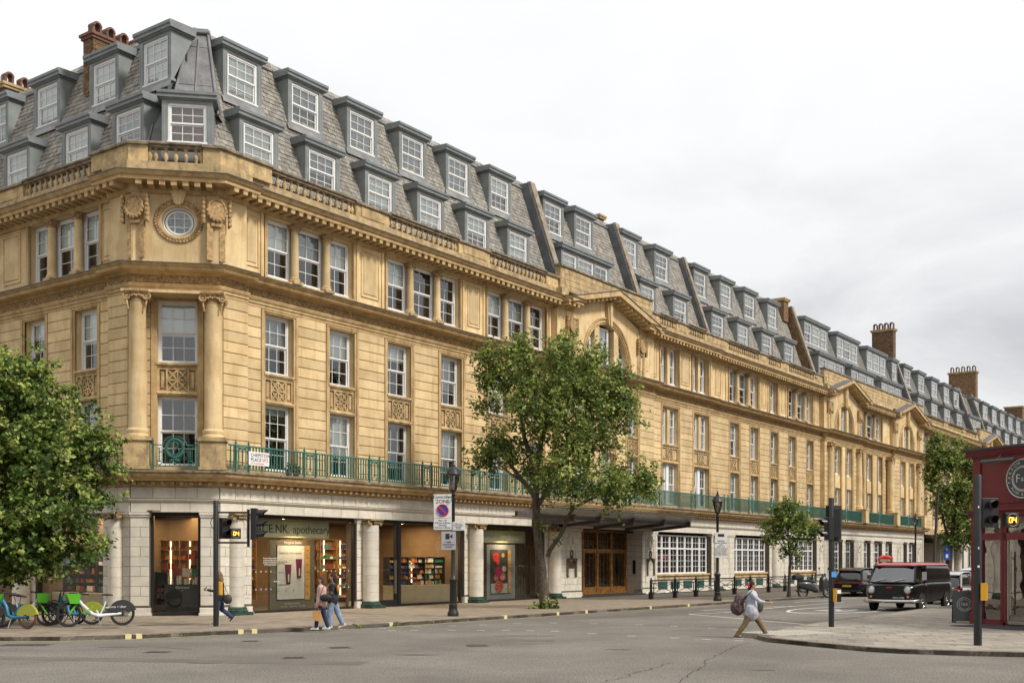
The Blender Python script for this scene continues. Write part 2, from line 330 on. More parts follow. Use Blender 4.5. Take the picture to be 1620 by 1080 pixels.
def window(f, s, y, z, w, h, cols=3, rows=2, near=False, blind=None, parent=None, oy=0, lift=0, simple=False):
    fm, sash, pm, gm, pw, ph, sw, half = win_mesh(w, h, cols, rows, near)
    if parent is None:
        l, a = fr(f, s, y+oy, z); o = O('window', fm, bld, l, a); par, base = o, Vector((0, 0, 0))
    else:
        o = O('window_frame', fm, parent, (s, y, z)); par, base = parent, Vector((s, y, z))
    for q, (sm, sz, sy) in enumerate(sash):
        dz = lift if q == 0 else 0
        O('sash', sm, par, base+Vector((0, 0, sz+dz)))
        if near and npane[0]+cols*rows <= 300:
            for c in range(cols):
                for r in range(rows):
                    t = [random.uniform(-.004, .004) for _ in (0, 1)]
                    O('pane', pm, par, base+Vector((-(sw-.09)/2+pw*(c+.5), sy, sz+dz+.06+ph*r)), rot=(t[0], 0, t[1])); npane[0] += 1
        else: O('glass', gm, par, base+Vector((0, sy, sz+dz)), rot=(random.uniform(-.003, .003), 0, random.uniform(-.004, .004)))
    if blind is None: blind = random.choice([0, .45, .55, 1, 1, .3, .7])
    if blind: O('blind', blindmesh(sw, (h-.15)*blind, random.choice([BLIND, BLIND, CURT])), par, base+Vector((0, .125, h-.08)))
    return o
# --- walls, storey by storey
zF, zG, zH = 5.5, 12.12, 13.16
for f, ops_l, x0, x1 in (('R', LOWR, 0, REND), ('L', LOWL, LEND, 0), ('C', [(1.53, 1.46)], 0, CLEN)):
    for (ff, a, b, k0, k1, o) in sec_runs():
        if ff != f: continue
        m = MB(); e = T*abs(o)
        aa, bb = a-(e if k0 else 0), b+(e if k1 else 0)
        if f == 'C': o = 0; aa, bb = -.0, CLEN
        ops = [(c-w/2, c+w/2, 5.75, 11.95) for c, w in ops_l if a < c < b]
        wall(m, aa, bb, zF, zG, o, ops, .42)
        if f == 'R':
            for xe in (aa, bb): m.add([(xe, o, zF), (xe, .42, zF), (xe, .42, zG), (xe, o, zG)], [(0, 1, 2, 3)])
        P(m, 'lower_wall', STONE, f)
    # attic wall
    at = [(c0, c1, 13.42, 15.82) for c0, c1, *_ in TRI.get(f, [])]+([(c0, c1, 13.42, 15.82) for c0, c1, *_ in ATT1] if f == 'R' else [])
    for (ff, a, b, k0, k1, o) in sec_runs():
        if ff != f: continue
        m = MB(); e = T*abs(o)
        aa, bb = a-(e if k0 else 0), b+(e if k1 else 0)
        ops = [q for q in at if a-.1 <= (q[0]+q[1])/2 < b]
        if f == 'C': continue
        if any(abs((a+b)/2-c) < 4 for c, _ in ARCH) and f == 'R' and o == -.38: continue
        wall(m, aa, bb, zH-.1, 15.95, o+.04, ops, .38)
        for xe in ((aa, bb) if f == 'R' else ()): m.add([(xe, o+.04, 13), (xe, .42, 13), (xe, .42, 15.95), (xe, o+.04, 15.95)], [(0, 1, 2, 3)])
        P(m, 'attic_wall', STONE, f)
# interior darkness behind the glass: rooms with floors
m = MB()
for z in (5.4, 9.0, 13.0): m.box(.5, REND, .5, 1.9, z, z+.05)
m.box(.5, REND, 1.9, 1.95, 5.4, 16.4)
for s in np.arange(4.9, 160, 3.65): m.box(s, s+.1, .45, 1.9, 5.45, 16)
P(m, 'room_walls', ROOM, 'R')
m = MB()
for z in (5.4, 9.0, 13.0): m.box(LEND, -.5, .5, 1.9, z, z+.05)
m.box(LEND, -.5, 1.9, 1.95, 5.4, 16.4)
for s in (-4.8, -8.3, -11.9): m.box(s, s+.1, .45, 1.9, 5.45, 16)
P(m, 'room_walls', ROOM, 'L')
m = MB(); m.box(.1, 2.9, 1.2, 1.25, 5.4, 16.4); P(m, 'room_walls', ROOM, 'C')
# windows of the two lower storeys, frames, lattice panels
def archi(w, z0, z1):
    m = MB()
    for sg in (-1, 1):
        a, b = sorted((sg*w/2, sg*(w/2+.1))); m.box(a, b, -.035, .06, z0, z1)
        a, b = sorted((sg*(w/2+.1), sg*(w/2+.22))); m.box(a, b, -.075, .06, z0, z1+.12)
    m.box(-w/2-.1, w/2+.1, -.035, .06, z1, z1+.06); m.box(-w/2-.1, w/2+.1, -.072, .06, z1+.06, z1+.12); return m
def lattice(w):
    m = MB(); m.box(-w/2, w/2, .1, .2, 0, .95, m=1)                        # recessed ground
    hh = .95
    for a, b in ((0, .08), (.87, .95)): m.box(-w/2, w/2, .03, .1, a, b)
    for a, b in ((-w/2, -w/2+.07), (w/2-.07, w/2), (-.42, -.36), (.36, .42)): m.box(a, b, .03, .1, .08, .87)
    for sg in (-1, 1):
        if w > 1.2: a, b = sorted((sg*.49, sg*(w/2-.12))); m.box(a, b, .05, .1, .17, .78, bev=.02)
    d = .025
    for (xa, za, xb, zb) in ((-.36, .08, .36, .87), (.36, .08, -.36, .87), (0, .08, 0, .87), (-.36, .475, .36, .475), (-.36, .475, 0, .87), (0, .87, .36, .475), (.36, .475, 0, .08), (0, .08, -.36, .475)):
        dx, dz = xb-xa, zb-za; L = hypot(dx, dz); nx, nz = -dz/L*d, dx/L*d
        m.prism([(xa+nx, za+nz), (xb+nx, zb+nz), (xb-nx, zb-nz), (xa-nx, za-nz)], .045+.003*(xa+xb > 0), .1)
    m.tube([(-w/2, .02, .99), (w/2, .02, .99)], .04, 6); m.box(-w/2-.05, w/2+.05, -.06, .3, 1.03, 1.12); m.box(-w/2-.02, w/2+.02, -.03, .3, -.1, 0); m.tube([(-w/2, -.02, -.03), (w/2, -.02, -.03)], .05, 6)
    return m
_am, _lm = {}, {}
for f, lst in (('R', LOWR), ('L', LOWL), ('C', [(1.53, 1.46)])):
    for c, w in lst:
        o = off(c) if f == 'R' else 0; far = f == 'R' and c > 60
        k = round(w, 2)
        if k not in _am: _am[k] = archi(w, 5.5, 11.95).mesh('window_architrave', OCHRE); _lm[k] = lattice(w).mesh('lattice_panel', [STONED, CARVE])
        PI_(_am[k], 'window_architrave', f, c, o, 0)
        pav = f == 'R' and 64 < c < 91
        if pav:
            mm = MB(); mm.box(-w/2, w/2, .06, .3, 0, 1.1); PI_(mm.mesh('spandrel', STONE), 'spandrel', f, c, o, 8.4)
        else: PI_(_lm[k], 'lattice_panel', f, c, o, 8.48)
        near = (f == 'R' and c < 15) or (f == 'L' and c > -7) or f == 'C'
        if c in DBL:
            for sx in (-1, 1):
                for z, h in ((5.72, 2.66), (9.6, 2.35)): window(f, c+sx*(w/4+.08), .28, z, w/2-.2, h, 2, 2, False, oy=o)
            mm = MB(); mm.box(-.17, .17, .12, .42, 9.6, 11.95); P(mm, 'mullion', STONE, f, c, o)
            mm = MB(); mm.box(-.17, .17, .2, .42, 5.75, 8.4); P(mm, 'mullion', WHITE, f, c, o)
        else:
            window(f, c, .28, 5.72, w, 2.66, 3, 2, near, oy=o, blind=(0, .12, 0)[random.randrange(3)] if c in (3.14,) or f == 'C' else None)
            window(f, c, .28, 9.6, w, 2.35, 3, 2, near, oy=o)
# rusticated blocks between the openings
rb, rbst = [0], MB(); CH = .4125
_bm = {}
def blocks(f, xa, xb, o, corner=False):
    w = xb-xa
    if w < .12: return
    l, a = fr(f); R = Matrix.Translation(Vector(l)) @ Matrix.Rotation(a, 4, 'Z')
    for i in range(16):
        z = 5.52+CH*i; jit = 0
        if (f == 'L' and xa > -8.8) or (f == 'C') or (f == 'R' and xb < 24) or (f == 'R' and xb < 50 and rb[0] < 300):
            if rb[0] < 300:
                k = round(w, 3)
                if k not in _bm: _bm[k] = MB().box(-w/2, w/2, -.045, .03, .011, CH-.011, bev=.018).mesh('stone_block', STONE)
                l2, a2 = fr(f, (xa+xb)/2, o-random.uniform(0, .004), z); O('stone_block', _bm[k], bld, l2, a2); rb[0] += 1; continue
        n0 = len(rbst.v); rbst.box(xa, xb, o-.045, o+.03, z+.011, z+CH-.011, bev=.018); rbst.v[n0:] = [tuple(R @ Vector(v)) for v in rbst.v[n0:]]
def gaps(lst, lo, hi, brk=()):
    e = sorted((c-w/2-.23, c+w/2+.23) for c, w in lst if lo-1 < c < hi+1); x = lo; out = []
    for a, b in e: out.append((x, a)); x = b
    out.append((x, hi)); res = []
    for a, b in out:
        cuts = [k for k in brk if a < k < b]
        pts = [a, *cuts, b]; res += [(p, q) for p, q in zip(pts, pts[1:]) if q-p > .1]
    return res
cuts = [b for _, a, b, _ in SECS]
for a, b in gaps([(1.53, 1.46)], -.05, CLEN+.05): blocks('C', a, b, 0)
for a, b in gaps(LOWL, -9, -.09, (-1.3,)): blocks('L', a, b, -.22 if a >= -1.31 else 0)
gr = gaps(LOWR, .09, 118, cuts)
for a, b in gr:
    if 64 < a < 92 and (b-a) < 1.3: continue
    if a > 22.9 and b < 33.7 and False: continue
    blocks('R', a, b, off((a+b)/2))
for a, b in gaps(LOWL, -25, -9): blocks('L', a, b, 0)
O('stone_blocks', rbst.mesh('stone_blocks', STONE), bld, kind='stuff')
# string course, frieze, cornices swept along every run
def P_arch(o): return [(.35, 12.10), (-.06+o, 12.10), (-.06+o, 12.22), (-.10+o, 12.225), (-.10+o, 12.34), (-.14+o, 12.345), (-.18+o, 12.44), (-.18+o, 12.47), (.35, 12.47)]
def P_frz(o): return [(.35, 12.472), (-.07+o, 12.472), (-.07+o, 12.80), (.35, 12.80)]
def P_str(o): return [(.35, 12.802), (-.12+o, 12.802), (-.20+o, 12.87), (-.56+o, 12.885), (-.60+o, 12.93), (-.60+o, 13.0), (-.70+o, 13.05), (-.74+o, 13.09), (.35, 13.14)]
def P_strl(o): return [(.35, 13.143), (-.76+o, 13.092), (-.77+o, 13.125), (-.3+o, 13.165), (.35, 13.17)]
def P_bed(o): return [(.35, 15.84), (-.04+o, 15.84), (-.08+o, 15.9), (-.12+o, 15.96), (-.12+o, 16.13), (.35, 16.13)]
def P_cor(o): return [(.35, 16.132), (-.74+o, 16.132), (-.74+o, 16.26), (-.80+o, 16.28), (-.88+o, 16.38), (-.92+o, 16.41), (.35, 16.45)]
def P_corl(o): return [(.35, 16.453), (-.93+o, 16.413), (-.94+o, 16.44), (-.3+o, 16.49), (.35, 16.49)]
def P_pl(o): return [(.25, 16.46), (-.34+o, 16.46), (-.34+o, 16.52), (-.30+o, 16.56), (-.30+o, 16.95), (.25, 16.95)]
for f, a, b, k0, k1, o in sec_runs():
    for nm, pf, mt in (('architrave', P_arch, OCHRE), ('carved_frieze', P_frz, CARVE), ('string_cornice', P_str, OCHRE), ('lead_capping', P_strl, LEADB), ('bed_moulding', P_bed, OCHRE), ('main_cornice', P_cor, OCHRE),
                       ('lead_capping', P_corl, LEADB), ('parapet_plinth', P_pl, STONED)):
        aa, bb = a, b
        if f == 'R' and o == 0 and a > 2: aa, bb = a+.0, b
        pc = [c for c, r in ARCH if aa <= c < bb] if (f == 'R' and o == -.38 and pf in (P_bed, P_cor, P_corl, P_pl)) else []
        if pc:
            hf = HALF[pc[0]]-(.55 if pf is not P_pl else -.3)
            for p_, q_ in ((aa, pc[0]-hf), (pc[0]+hf, bb)):
                if q_-p_ > .05: P(MB().sweep(pf(o), p_, q_), nm, mt, f)
            continue
        P(MB().sweep(pf(o), aa, bb, k0, k1), nm, mt, f)
# carved relief in the frieze and leaf lumps, real geometry
m = MB()
def frame_xf(f): l, a = fr(f); return Matrix.Translation(Vector(l)) @ Matrix.Rotation(a, 4, 'Z')
for f, a, b, step in (('L', -9, 0, .13), ('C', -.1, CLEN+.1, .13), ('R', -.1, 62, .16)):
    X = frame_xf(f); n0 = len(m.v); x = a; i = 0
    while x < b:
        o = (-.22 if (f == 'L' and x > -1.3) or f == 'C' else (off(x) if f == 'R' else 0)); ph = x*2*pi/.62
        m.ball((x, -.075+o, 12.63+.07*sin(ph)), (.075, .045, .055), 6, 4); m.ball((x+.05, -.075+o, 12.63-.09*sin(ph)+random.uniform(-.02, .02)), (.05, .035, .04), 5, 3)
        x += step; i += 1
    m.v[n0:] = [tuple(X @ Vector(v)) for v in m.v[n0:]]
O('frieze_carving', m.mesh('frieze_carving', CARVE), bld, kind='stuff')
# modillions
mod = MB().box(-.105, .105, -.70, -.1, -.17, -.002).box(-.12, .12, -.72, -.1, -.035, -.001).mesh('modillion', OCHRE)
cnt = 0; fm = MB()
for f, a, b, o in [('L', -12, -1.4, 0), ('L', -1.2, .05, -.22), ('C', .05, CLEN, -.22), ('R', -.05, 1.25, -.22)]+[(q[0], q[1], q[2], q[3]) for q in SECS[1:-1]]:
    n = max(1, round((b-a)/.43)); X = frame_xf(f)
    for i in range(n):
        s = a+(b-a)*(i+.5)/n
        if f == 'R' and any(abs(s-c) < r+1.2 for c, r in ARCH): continue
        if cnt < 298: PI_(mod, 'modillion', f, s, o, 16.13); cnt += 1
        else: n0 = len(fm.v); fm.box(s-.105, s+.105, o-.7, o-.1, 15.96, 16.12); fm.v[n0:] = [tuple(X @ Vector(v)) for v in fm.v[n0:]]
if fm.v: O('far_modillions', fm.mesh('modillions', STONE), bld, kind='stuff')
# attic windows with small ionic columns
colm = MB().lathe(0, 0, [(.24, 0), (.24, .05), (.2, .08), (.22, .12), (.175, .17), (.17, .9), (.15, 2.02), (.17, 2.05)], 12).mesh('attic_column', STONE, smooth=35)
m = MB(); m.box(-.2, .2, -.2, .2, 2.24, 2.3)
for sg in (-1, 1):
    for yy in (-.13, .13): m.torus((sg*.16, yy, 2.16), .06, .035, 'y', 10, 5)
m.ball((0, -.17, 2.18), .07, 6, 4); m.cyl(0, 0, 2.03, 2.24, .17, .19, 12); capm = m.mesh('column_capital', CARVE)
basem = MB().box(-.25, .25, -.25, .2, -.12, .0).mesh('column_plinth', STONED)
def smallcol(f, s, o, h=2.3):
    sc = h/2.3
    c = PI_(colm, 'attic_column', f, s, o+.08, 13.5); c.scale = (1, 1, sc); O('column_capital', capm, c); O('column_plinth', basem, c)
for f in ('R', 'L'):
    for c0, c1, ws, cs in TRI[f]:
        o = off((c0+c1)/2) if f == 'R' else 0; d = (c1-c0)/3
        ed = [c0, *cs, c1]
        for p, q in zip(ed, ed[1:]): w = (p+q)/2+.03*(p > c0)-.03*(q < c1); window(f, w, .3, 13.5, q-p-.03-.04*(p > c0)-.04*(q < c1), 2.3, 2, 2, (f == 'R' and w < 15) or (f == 'L' and w > -7.5), oy=o, blind=random.choice([.5, .48, .5, 0]))
        for c in cs: smallcol(f, c, o)
        mm = MB()
        mm.box(c0-.14, c0, -.04, .1, 13.3, 15.84); mm.box(c1, c1+.14, -.04, .1, 13.3, 15.84); mm.box(c0-.14, c1+.14, -.05, .1, 13.16, 13.42)
        P(mm, 'attic_window_surround', OCHRE, f, 0, o)
for c0, c1, ws, w in ATT1:
    for x in ws: window('R', x, .3, 13.5, w, 2.3, 2, 2, False, oy=off(c0))
    if len(ws) > 1: P(MB().box(-.16, .16, .1, .4, 13.42, 15.82), 'mullion', STONE, 'R', sum(ws)/2, off(c0))
    P(MB().box(c0-.14, c0, -.04, .1, 13.3, 15.84).box(c1, c1+.14, -.04, .1, 13.3, 15.84), 'attic_window_surround', OCHRE, 'R', 0, off(c0))
_pm = {}
for f, ls in PANELS.items():
    for c, w in ls:
        if w not in _pm:
            q = MB(); q.box(-w/2, w/2, -.03, .1, 0, .05); q.box(-w/2, w/2, -.03, .1, 1.95, 2.0); q.box(-w/2, -w/2+.05, -.03, .1, .05, 1.95); q.box(w/2-.05, w/2, -.03, .1, .05, 1.95)
            q.box(-w/2+.14, w/2-.14, -.025, .1, .14, 1.86, bev=.03); _pm[w] = q.mesh('blind_panel', STONE)
        PI_(_pm[w], 'blind_panel', f, c, (off(c) if f == 'R' else (-.22 if c > -1.3 else 0))+.03, 13.66)
    # pilaster strips beside the panels
q = MB()
for s in (2.25, 7.68, 9.3, 15.15, 16.8, 22.75, 34.0, 42.5, 45.2, 51.2, 52.6, 54.9, 56.3, 62.5): q.box(s-.07, s+.07, off(s)-.02, off(s)+.1, 13.2, 15.86)
P(q, 'pilaster_strips', STONE, 'R', kind='stuff')
# --- chamfered corner: attic face with oval window and cartouches
o = -.18; ox, oz, rx, rz_ = 1.6, 14.86, .62, .56; n = 40
def oval_wall(f, x0, x1, z0, z1, y, cx, cz, rx, rz, dep, mt, nm, arch=False, zsp=0):
    m = MB(); ring = []
    for i in range(n): a = 2*pi*i/n; ring.append((cx+rx*cos(a), cz+rz*sin(a)))
    outer = []
    for i in range(n):
        a = 2*pi*i/n; c, s_ = cos(a), sin(a)
        t = min(((x1-cx) if c > 0 else (cx-x0))/max(abs(c), 1e-6), ((z1-cz) if s_ > 0 else (cz-z0))/max(abs(s_), 1e-6)); outer.append((cx+c*t, cz+s_*t))
    v = [(x, y, z) for x, z in ring]+[(x, y, z) for x, z in outer]+[(x, y+dep, z) for x, z in ring]
    fs = [(i, (i+1) % n, n+(i+1) % n, n+i) for i in range(n)]+[(i, (i+1) % n, 2*n+(i+1) % n, 2*n+i) for i in range(n)]
    for cxn, czn in ((x0, z0), (x1, z0), (x1, z1), (x0, z1)):
        for i in range(n):
            p, q = outer[i], outer[(i+1) % n]
            if abs(p[0]-q[0]) > 1e-6 and abs(p[1]-q[1]) > 1e-6 and (min(p[0], q[0]) <= cxn <= max(p[0], q[0])+1e-6) and (min(p[1], q[1])-1e-6 <= czn <= max(p[1], q[1])+1e-6):
                k = len(v); v.append((cxn, y, czn)); fs.append((n+i, n+(i+1) % n, k))
    m.add(v, fs); return P(m, nm, mt, f)
oval_wall('C', -.09, CLEN+.09, zH-.1, 15.95, o, ox, oz, rx, rz_, .35, STONE, 'corner_attic_wall')
m = MB()
for a, b in ((.62, .52),): m.torus((0, .22, 0), .59, .045, 'y', 36, 8, sz=.56/.62)
m.torus((0, .25, 0), .48, .05, 'y', 36, 6, sz=.9)
for x in (-.17, .17): m.box(x-.012, x+.012, .24, .27, -.42, .42)
for z in (-.16, .16): m.box(-.46, .46, .243, .267, z-.012, z+.012)
ov = P(m, 'oval_window', WHITE, 'C', ox, o, oz); q = MB(); q.lathe(0, 0, [(0, 0), (.5, 0)], 32); q.xf(Matrix.Rotation(pi/2, 4, 'X') @ Matrix.Diagonal((1, .9, 1, 1))); O('glass', q.mesh('glass', WGLASS), ov, (0, .28, 0))
m = MB()   # laurel wreath round the oval
for i in range(44):
    a = 2*pi*i/44
    for rr in (.74, .84): m.ball((ox+rr*cos(a+(rr > .8)*.07), o-.03, oz+rr*.92*sin(a+(rr > .8)*.07)), (.07, .05, .06), 6, 4)
P(m, 'wreath', CARVE, 'C')
m = MB(); m.prism([(ox-.16, 15.5), (ox+.16, 15.5), (ox+.3, 15.98), (ox-.3, 15.98)], o-.16, o+.02); m.prism([(ox-.1, 15.45), (ox+.1, 15.45), (ox+.2, 15.98), (ox-.2, 15.98)], o-.2, o); P(m, 'keystone', STONE, 'C')
for a, b in ((-.09, .45), (2.62, CLEN+.09)): P(MB().box(a, b, o-.07, o+.05, 13.2, 15.84), 'corner_pilaster', STONE, 'C')
def cartouche():
    m = MB(); m.prism([(.3*cos(2*pi*i/24), .34*sin(2*pi*i/24)) for i in range(24)], -.17, .1)
    m.torus((0, -.16, 0), .33, .05, 'y', 24, 6, sz=1.12)
    for i in range(9): a = pi+pi*(i+.5)/9; m.ball((.37*cos(a), -.16, .42*sin(a)), (.07, .06, .07), 6, 4)
    for i in range(5): a = pi*(i+.5)/5; m.ball((.34*cos(a), -.13, .4*sin(a)), (.06, .05, .05), 6, 4)
    for sg in (-1, 1):
        for i in range(6): m.ball((sg*.5, -.12, .35-i*.17), (.085, .08, .1), 6, 4)
        m.box(sg*.5-.03, sg*.5+.03, -.1, .05, -.6, .42)
    m.box(-.35, -.12, -.05, .05, -1.9, -.5); m.box(.12, .35, -.05, .05, -1.9, -.5); m.box(-.2, .2, -.12, 0, -.62, -.5)
    return m.mesh('cartouche', CARVE)
CART = cartouche()
for f, s, da in (('C', .08, -pi/8), ('C', CLEN-.02, pi/8)):
    l, a = fr(f, s, -.26, 15.3); O('cartouche', CART, bld, l, a+da)
# giant ionic columns on pedestals flanking the corner window
prof = [(.42, 0), (.42, .08), (.36, .12), (.40, .2), (.40, .26), (.345, .32), (.335, .5), (.33, 2), (.285, 5.0), (.30, 5.03), (.30, 5.1)]
gcol = MB().lathe(0, 0, prof, 24).mesh('giant_column', STONE, smooth=35)
m = MB(); m.box(-.42, .42, -.42, .42, .36, .44); m.box(-.38, .38, -.38, .38, .30, .36); m.cyl(0, 0, 0, .3, .3, .33, 20)
for sg in (-1, 1):
    for yy in (-.3, .3):
        m.torus((sg*.35, yy, .2), .12, .05, 'y', 14, 6); m.torus((sg*.35, yy, .2), .04, .04, 'y', 8, 5)
        m.tube([(sg*.35, yy, .02), (sg*.33, yy*1.05, -.12), (sg*.3, yy, -.3)], .04, 5)
    m.tube([(sg*.35, -.3, .2), (sg*.35, .3, .2)], .11, 8)
for i in range(5): m.ball((-.16+.08*i, -.34, .2+.03*(i % 2)), .06, 6, 4)
gcap = m.mesh('column_capital', CARVE)
m = MB(); m.box(-.5, .5, -.5, .35, 0, .1); m.box(-.45, .45, -.45, .35, .1, 1.05, bev=.01); m.box(-.52, .52, -.52, .35, 1.05, 1.13); m.box(-.48, .48, -.48, .35, 1.13, 1.2); gped = m.mesh('column_pedestal', STONED)
def giant(f, s, y, o=0, sc=1):
    p = PI_(gped, 'column_pedestal', f, s, y+o, 5.52); p.scale = (sc, 1, 1)
    c = PI_(gcol, 'giant_column', f, s, y+o, 6.72); c.scale = (sc, sc, .985); O('column_capital', gcap, c, (0, 0, 5.02))
giant('C', .2, -.62); giant('C', 2.9, -.62)
for s in (71.9, 81.2, 64.6): giant('R', s, -.5)
giant('R', 90.5, -.5)
m = MB(); m.box(-.35, CLEN+.35, -.98, -.15, 12.0, 12.1); P(m, 'corner_entablature_soffit', STONE, 'C')
for nm, pf, mt in (('architrave', P_arch, OCHRE),): pass
# --- balustrade on the parapet
BAL = {'R': [(2.45, 7.25), (9.6, 14.4), (17.1, 22.0), (34.9, 37.0), (38.9, 41.3), (45.2, 50.3), (52.3, 54.6), (56.4, 61.6), (95, 101.5), (103.5, 109.5), (111.2, 116)], 'L': [(-7.0, -2.2), (-14.6, -9.4)], 'C': [(.6, 2.42)]}
HIGH = [(23.3, 33.75), (63.8, 92.8), (117.3, 128.3)]
bp = [(.08, 0), (.08, .05), (.045, .08), (.05, .12), (.095, .24), (.085, .33), (.045, .44), (.055, .48), (.04, .51), (.075, .54), (.08, .58)]
balm = MB().lathe(0, 0, bp, 8).box(-.085, .085, -.085, .085, -.01, .03).box(-.085, .085, -.085, .085, .55, .6).mesh('baluster', STONED, smooth=50)
nb = 0; fb = MB()
def offx(f, s): return off(s) if f == 'R' else (-.22 if (f == 'C' or s > -1.3) else 0)
for f, ls in BAL.items():
    for a, b in ls:
        o = offx(f, (a+b)/2) if f != 'C' else -.22
        rail = P(MB().box(a-.05, b+.05, -.22, .16, 17.51, 17.6).box(a-.05, b+.05, -.30, .2, 17.6, 17.7, bev=.02), 'balustrade', STONEB, f, 0, o)
        n = round((b-a)/.36)
        for i in range(n):
            s = a+(b-a)*(i+.5)/n
            if nb < 300: O('baluster', balm, rail, (s, -.05, 16.94)); nb += 1
        for s in (a-.02, b+.02): O('baluster', balm, rail, (s, -.05, 16.94)); nb += 1
def pier(f, a, b, o, top=17.6, k0=0, k1=0):
    P(MB().sweep([(.14+o, 16.95), (-.21+o, 16.95), (-.21+o, top-.09), (.14+o, top-.09)], a, b, k0, k1), 'parapet_pier', STONED, f)
    P(MB().sweep([(.2+o, top-.09), (-.31+o, top-.09), (-.31+o, top), (-.25+o, top+.05), (.2+o, top+.06)], a-(0 if k0 else .03), b+(0 if k1 else .03), k0, k1), 'coping', STONEB, f)
    if b-a > 1.2 and not (k0 or k1) and top < 18 and b-a < 6: P(MB().box(a+.35, b-.35, o-.24, o-.2, 17.03, 17.45, bev=.02), 'parapet_panel', STONED, f)
pier('R', 0, 2.36, -.22, 17.65, T, 0); pier('C', 0, .52, -.22, 17.65, T, 0); pier('C', 2.5, CLEN, -.22, 17.65, 0, -T); pier('L', -2.1, 0, -.22, 17.65, 0, -T)
for a, b in ((7.34, 9.5), (14.5, 17.0), (22.1, 23.25), (33.8, 34.8), (37.1, 38.8), (41.4, 45.1), (50.4, 52.2), (54.7, 56.3), (61.7, 63.7), (92.9, 94.9), (101.6, 103.4), (109.6, 111.1), (116.1, 117.2), (128.4, REND)): pier('R', a, b, off((a+b)/2)*.5)
for a, b in HIGH:
    pier('R', a, b, -.12, 18.3)
    q = MB(); n_ = int((b-a)/1.4)
    for r in range(4):
        for i in range(n_): x = a+.1+(b-a-.2)*i/n_+(.35 if r % 2 else 0); q.box(x, min(x+(b-a)/n_-.02, b-.05), -.35, -.3, 16.98+.3*r, 17.26+.3*r, bev=.008)
    P(q, 'parapet_ashlar', STONED, 'R', kind='stuff')
for a, b in ((-9.3, -7.1), (-17, -14.7), (-26, -17)): pier('L', a, b, 0)
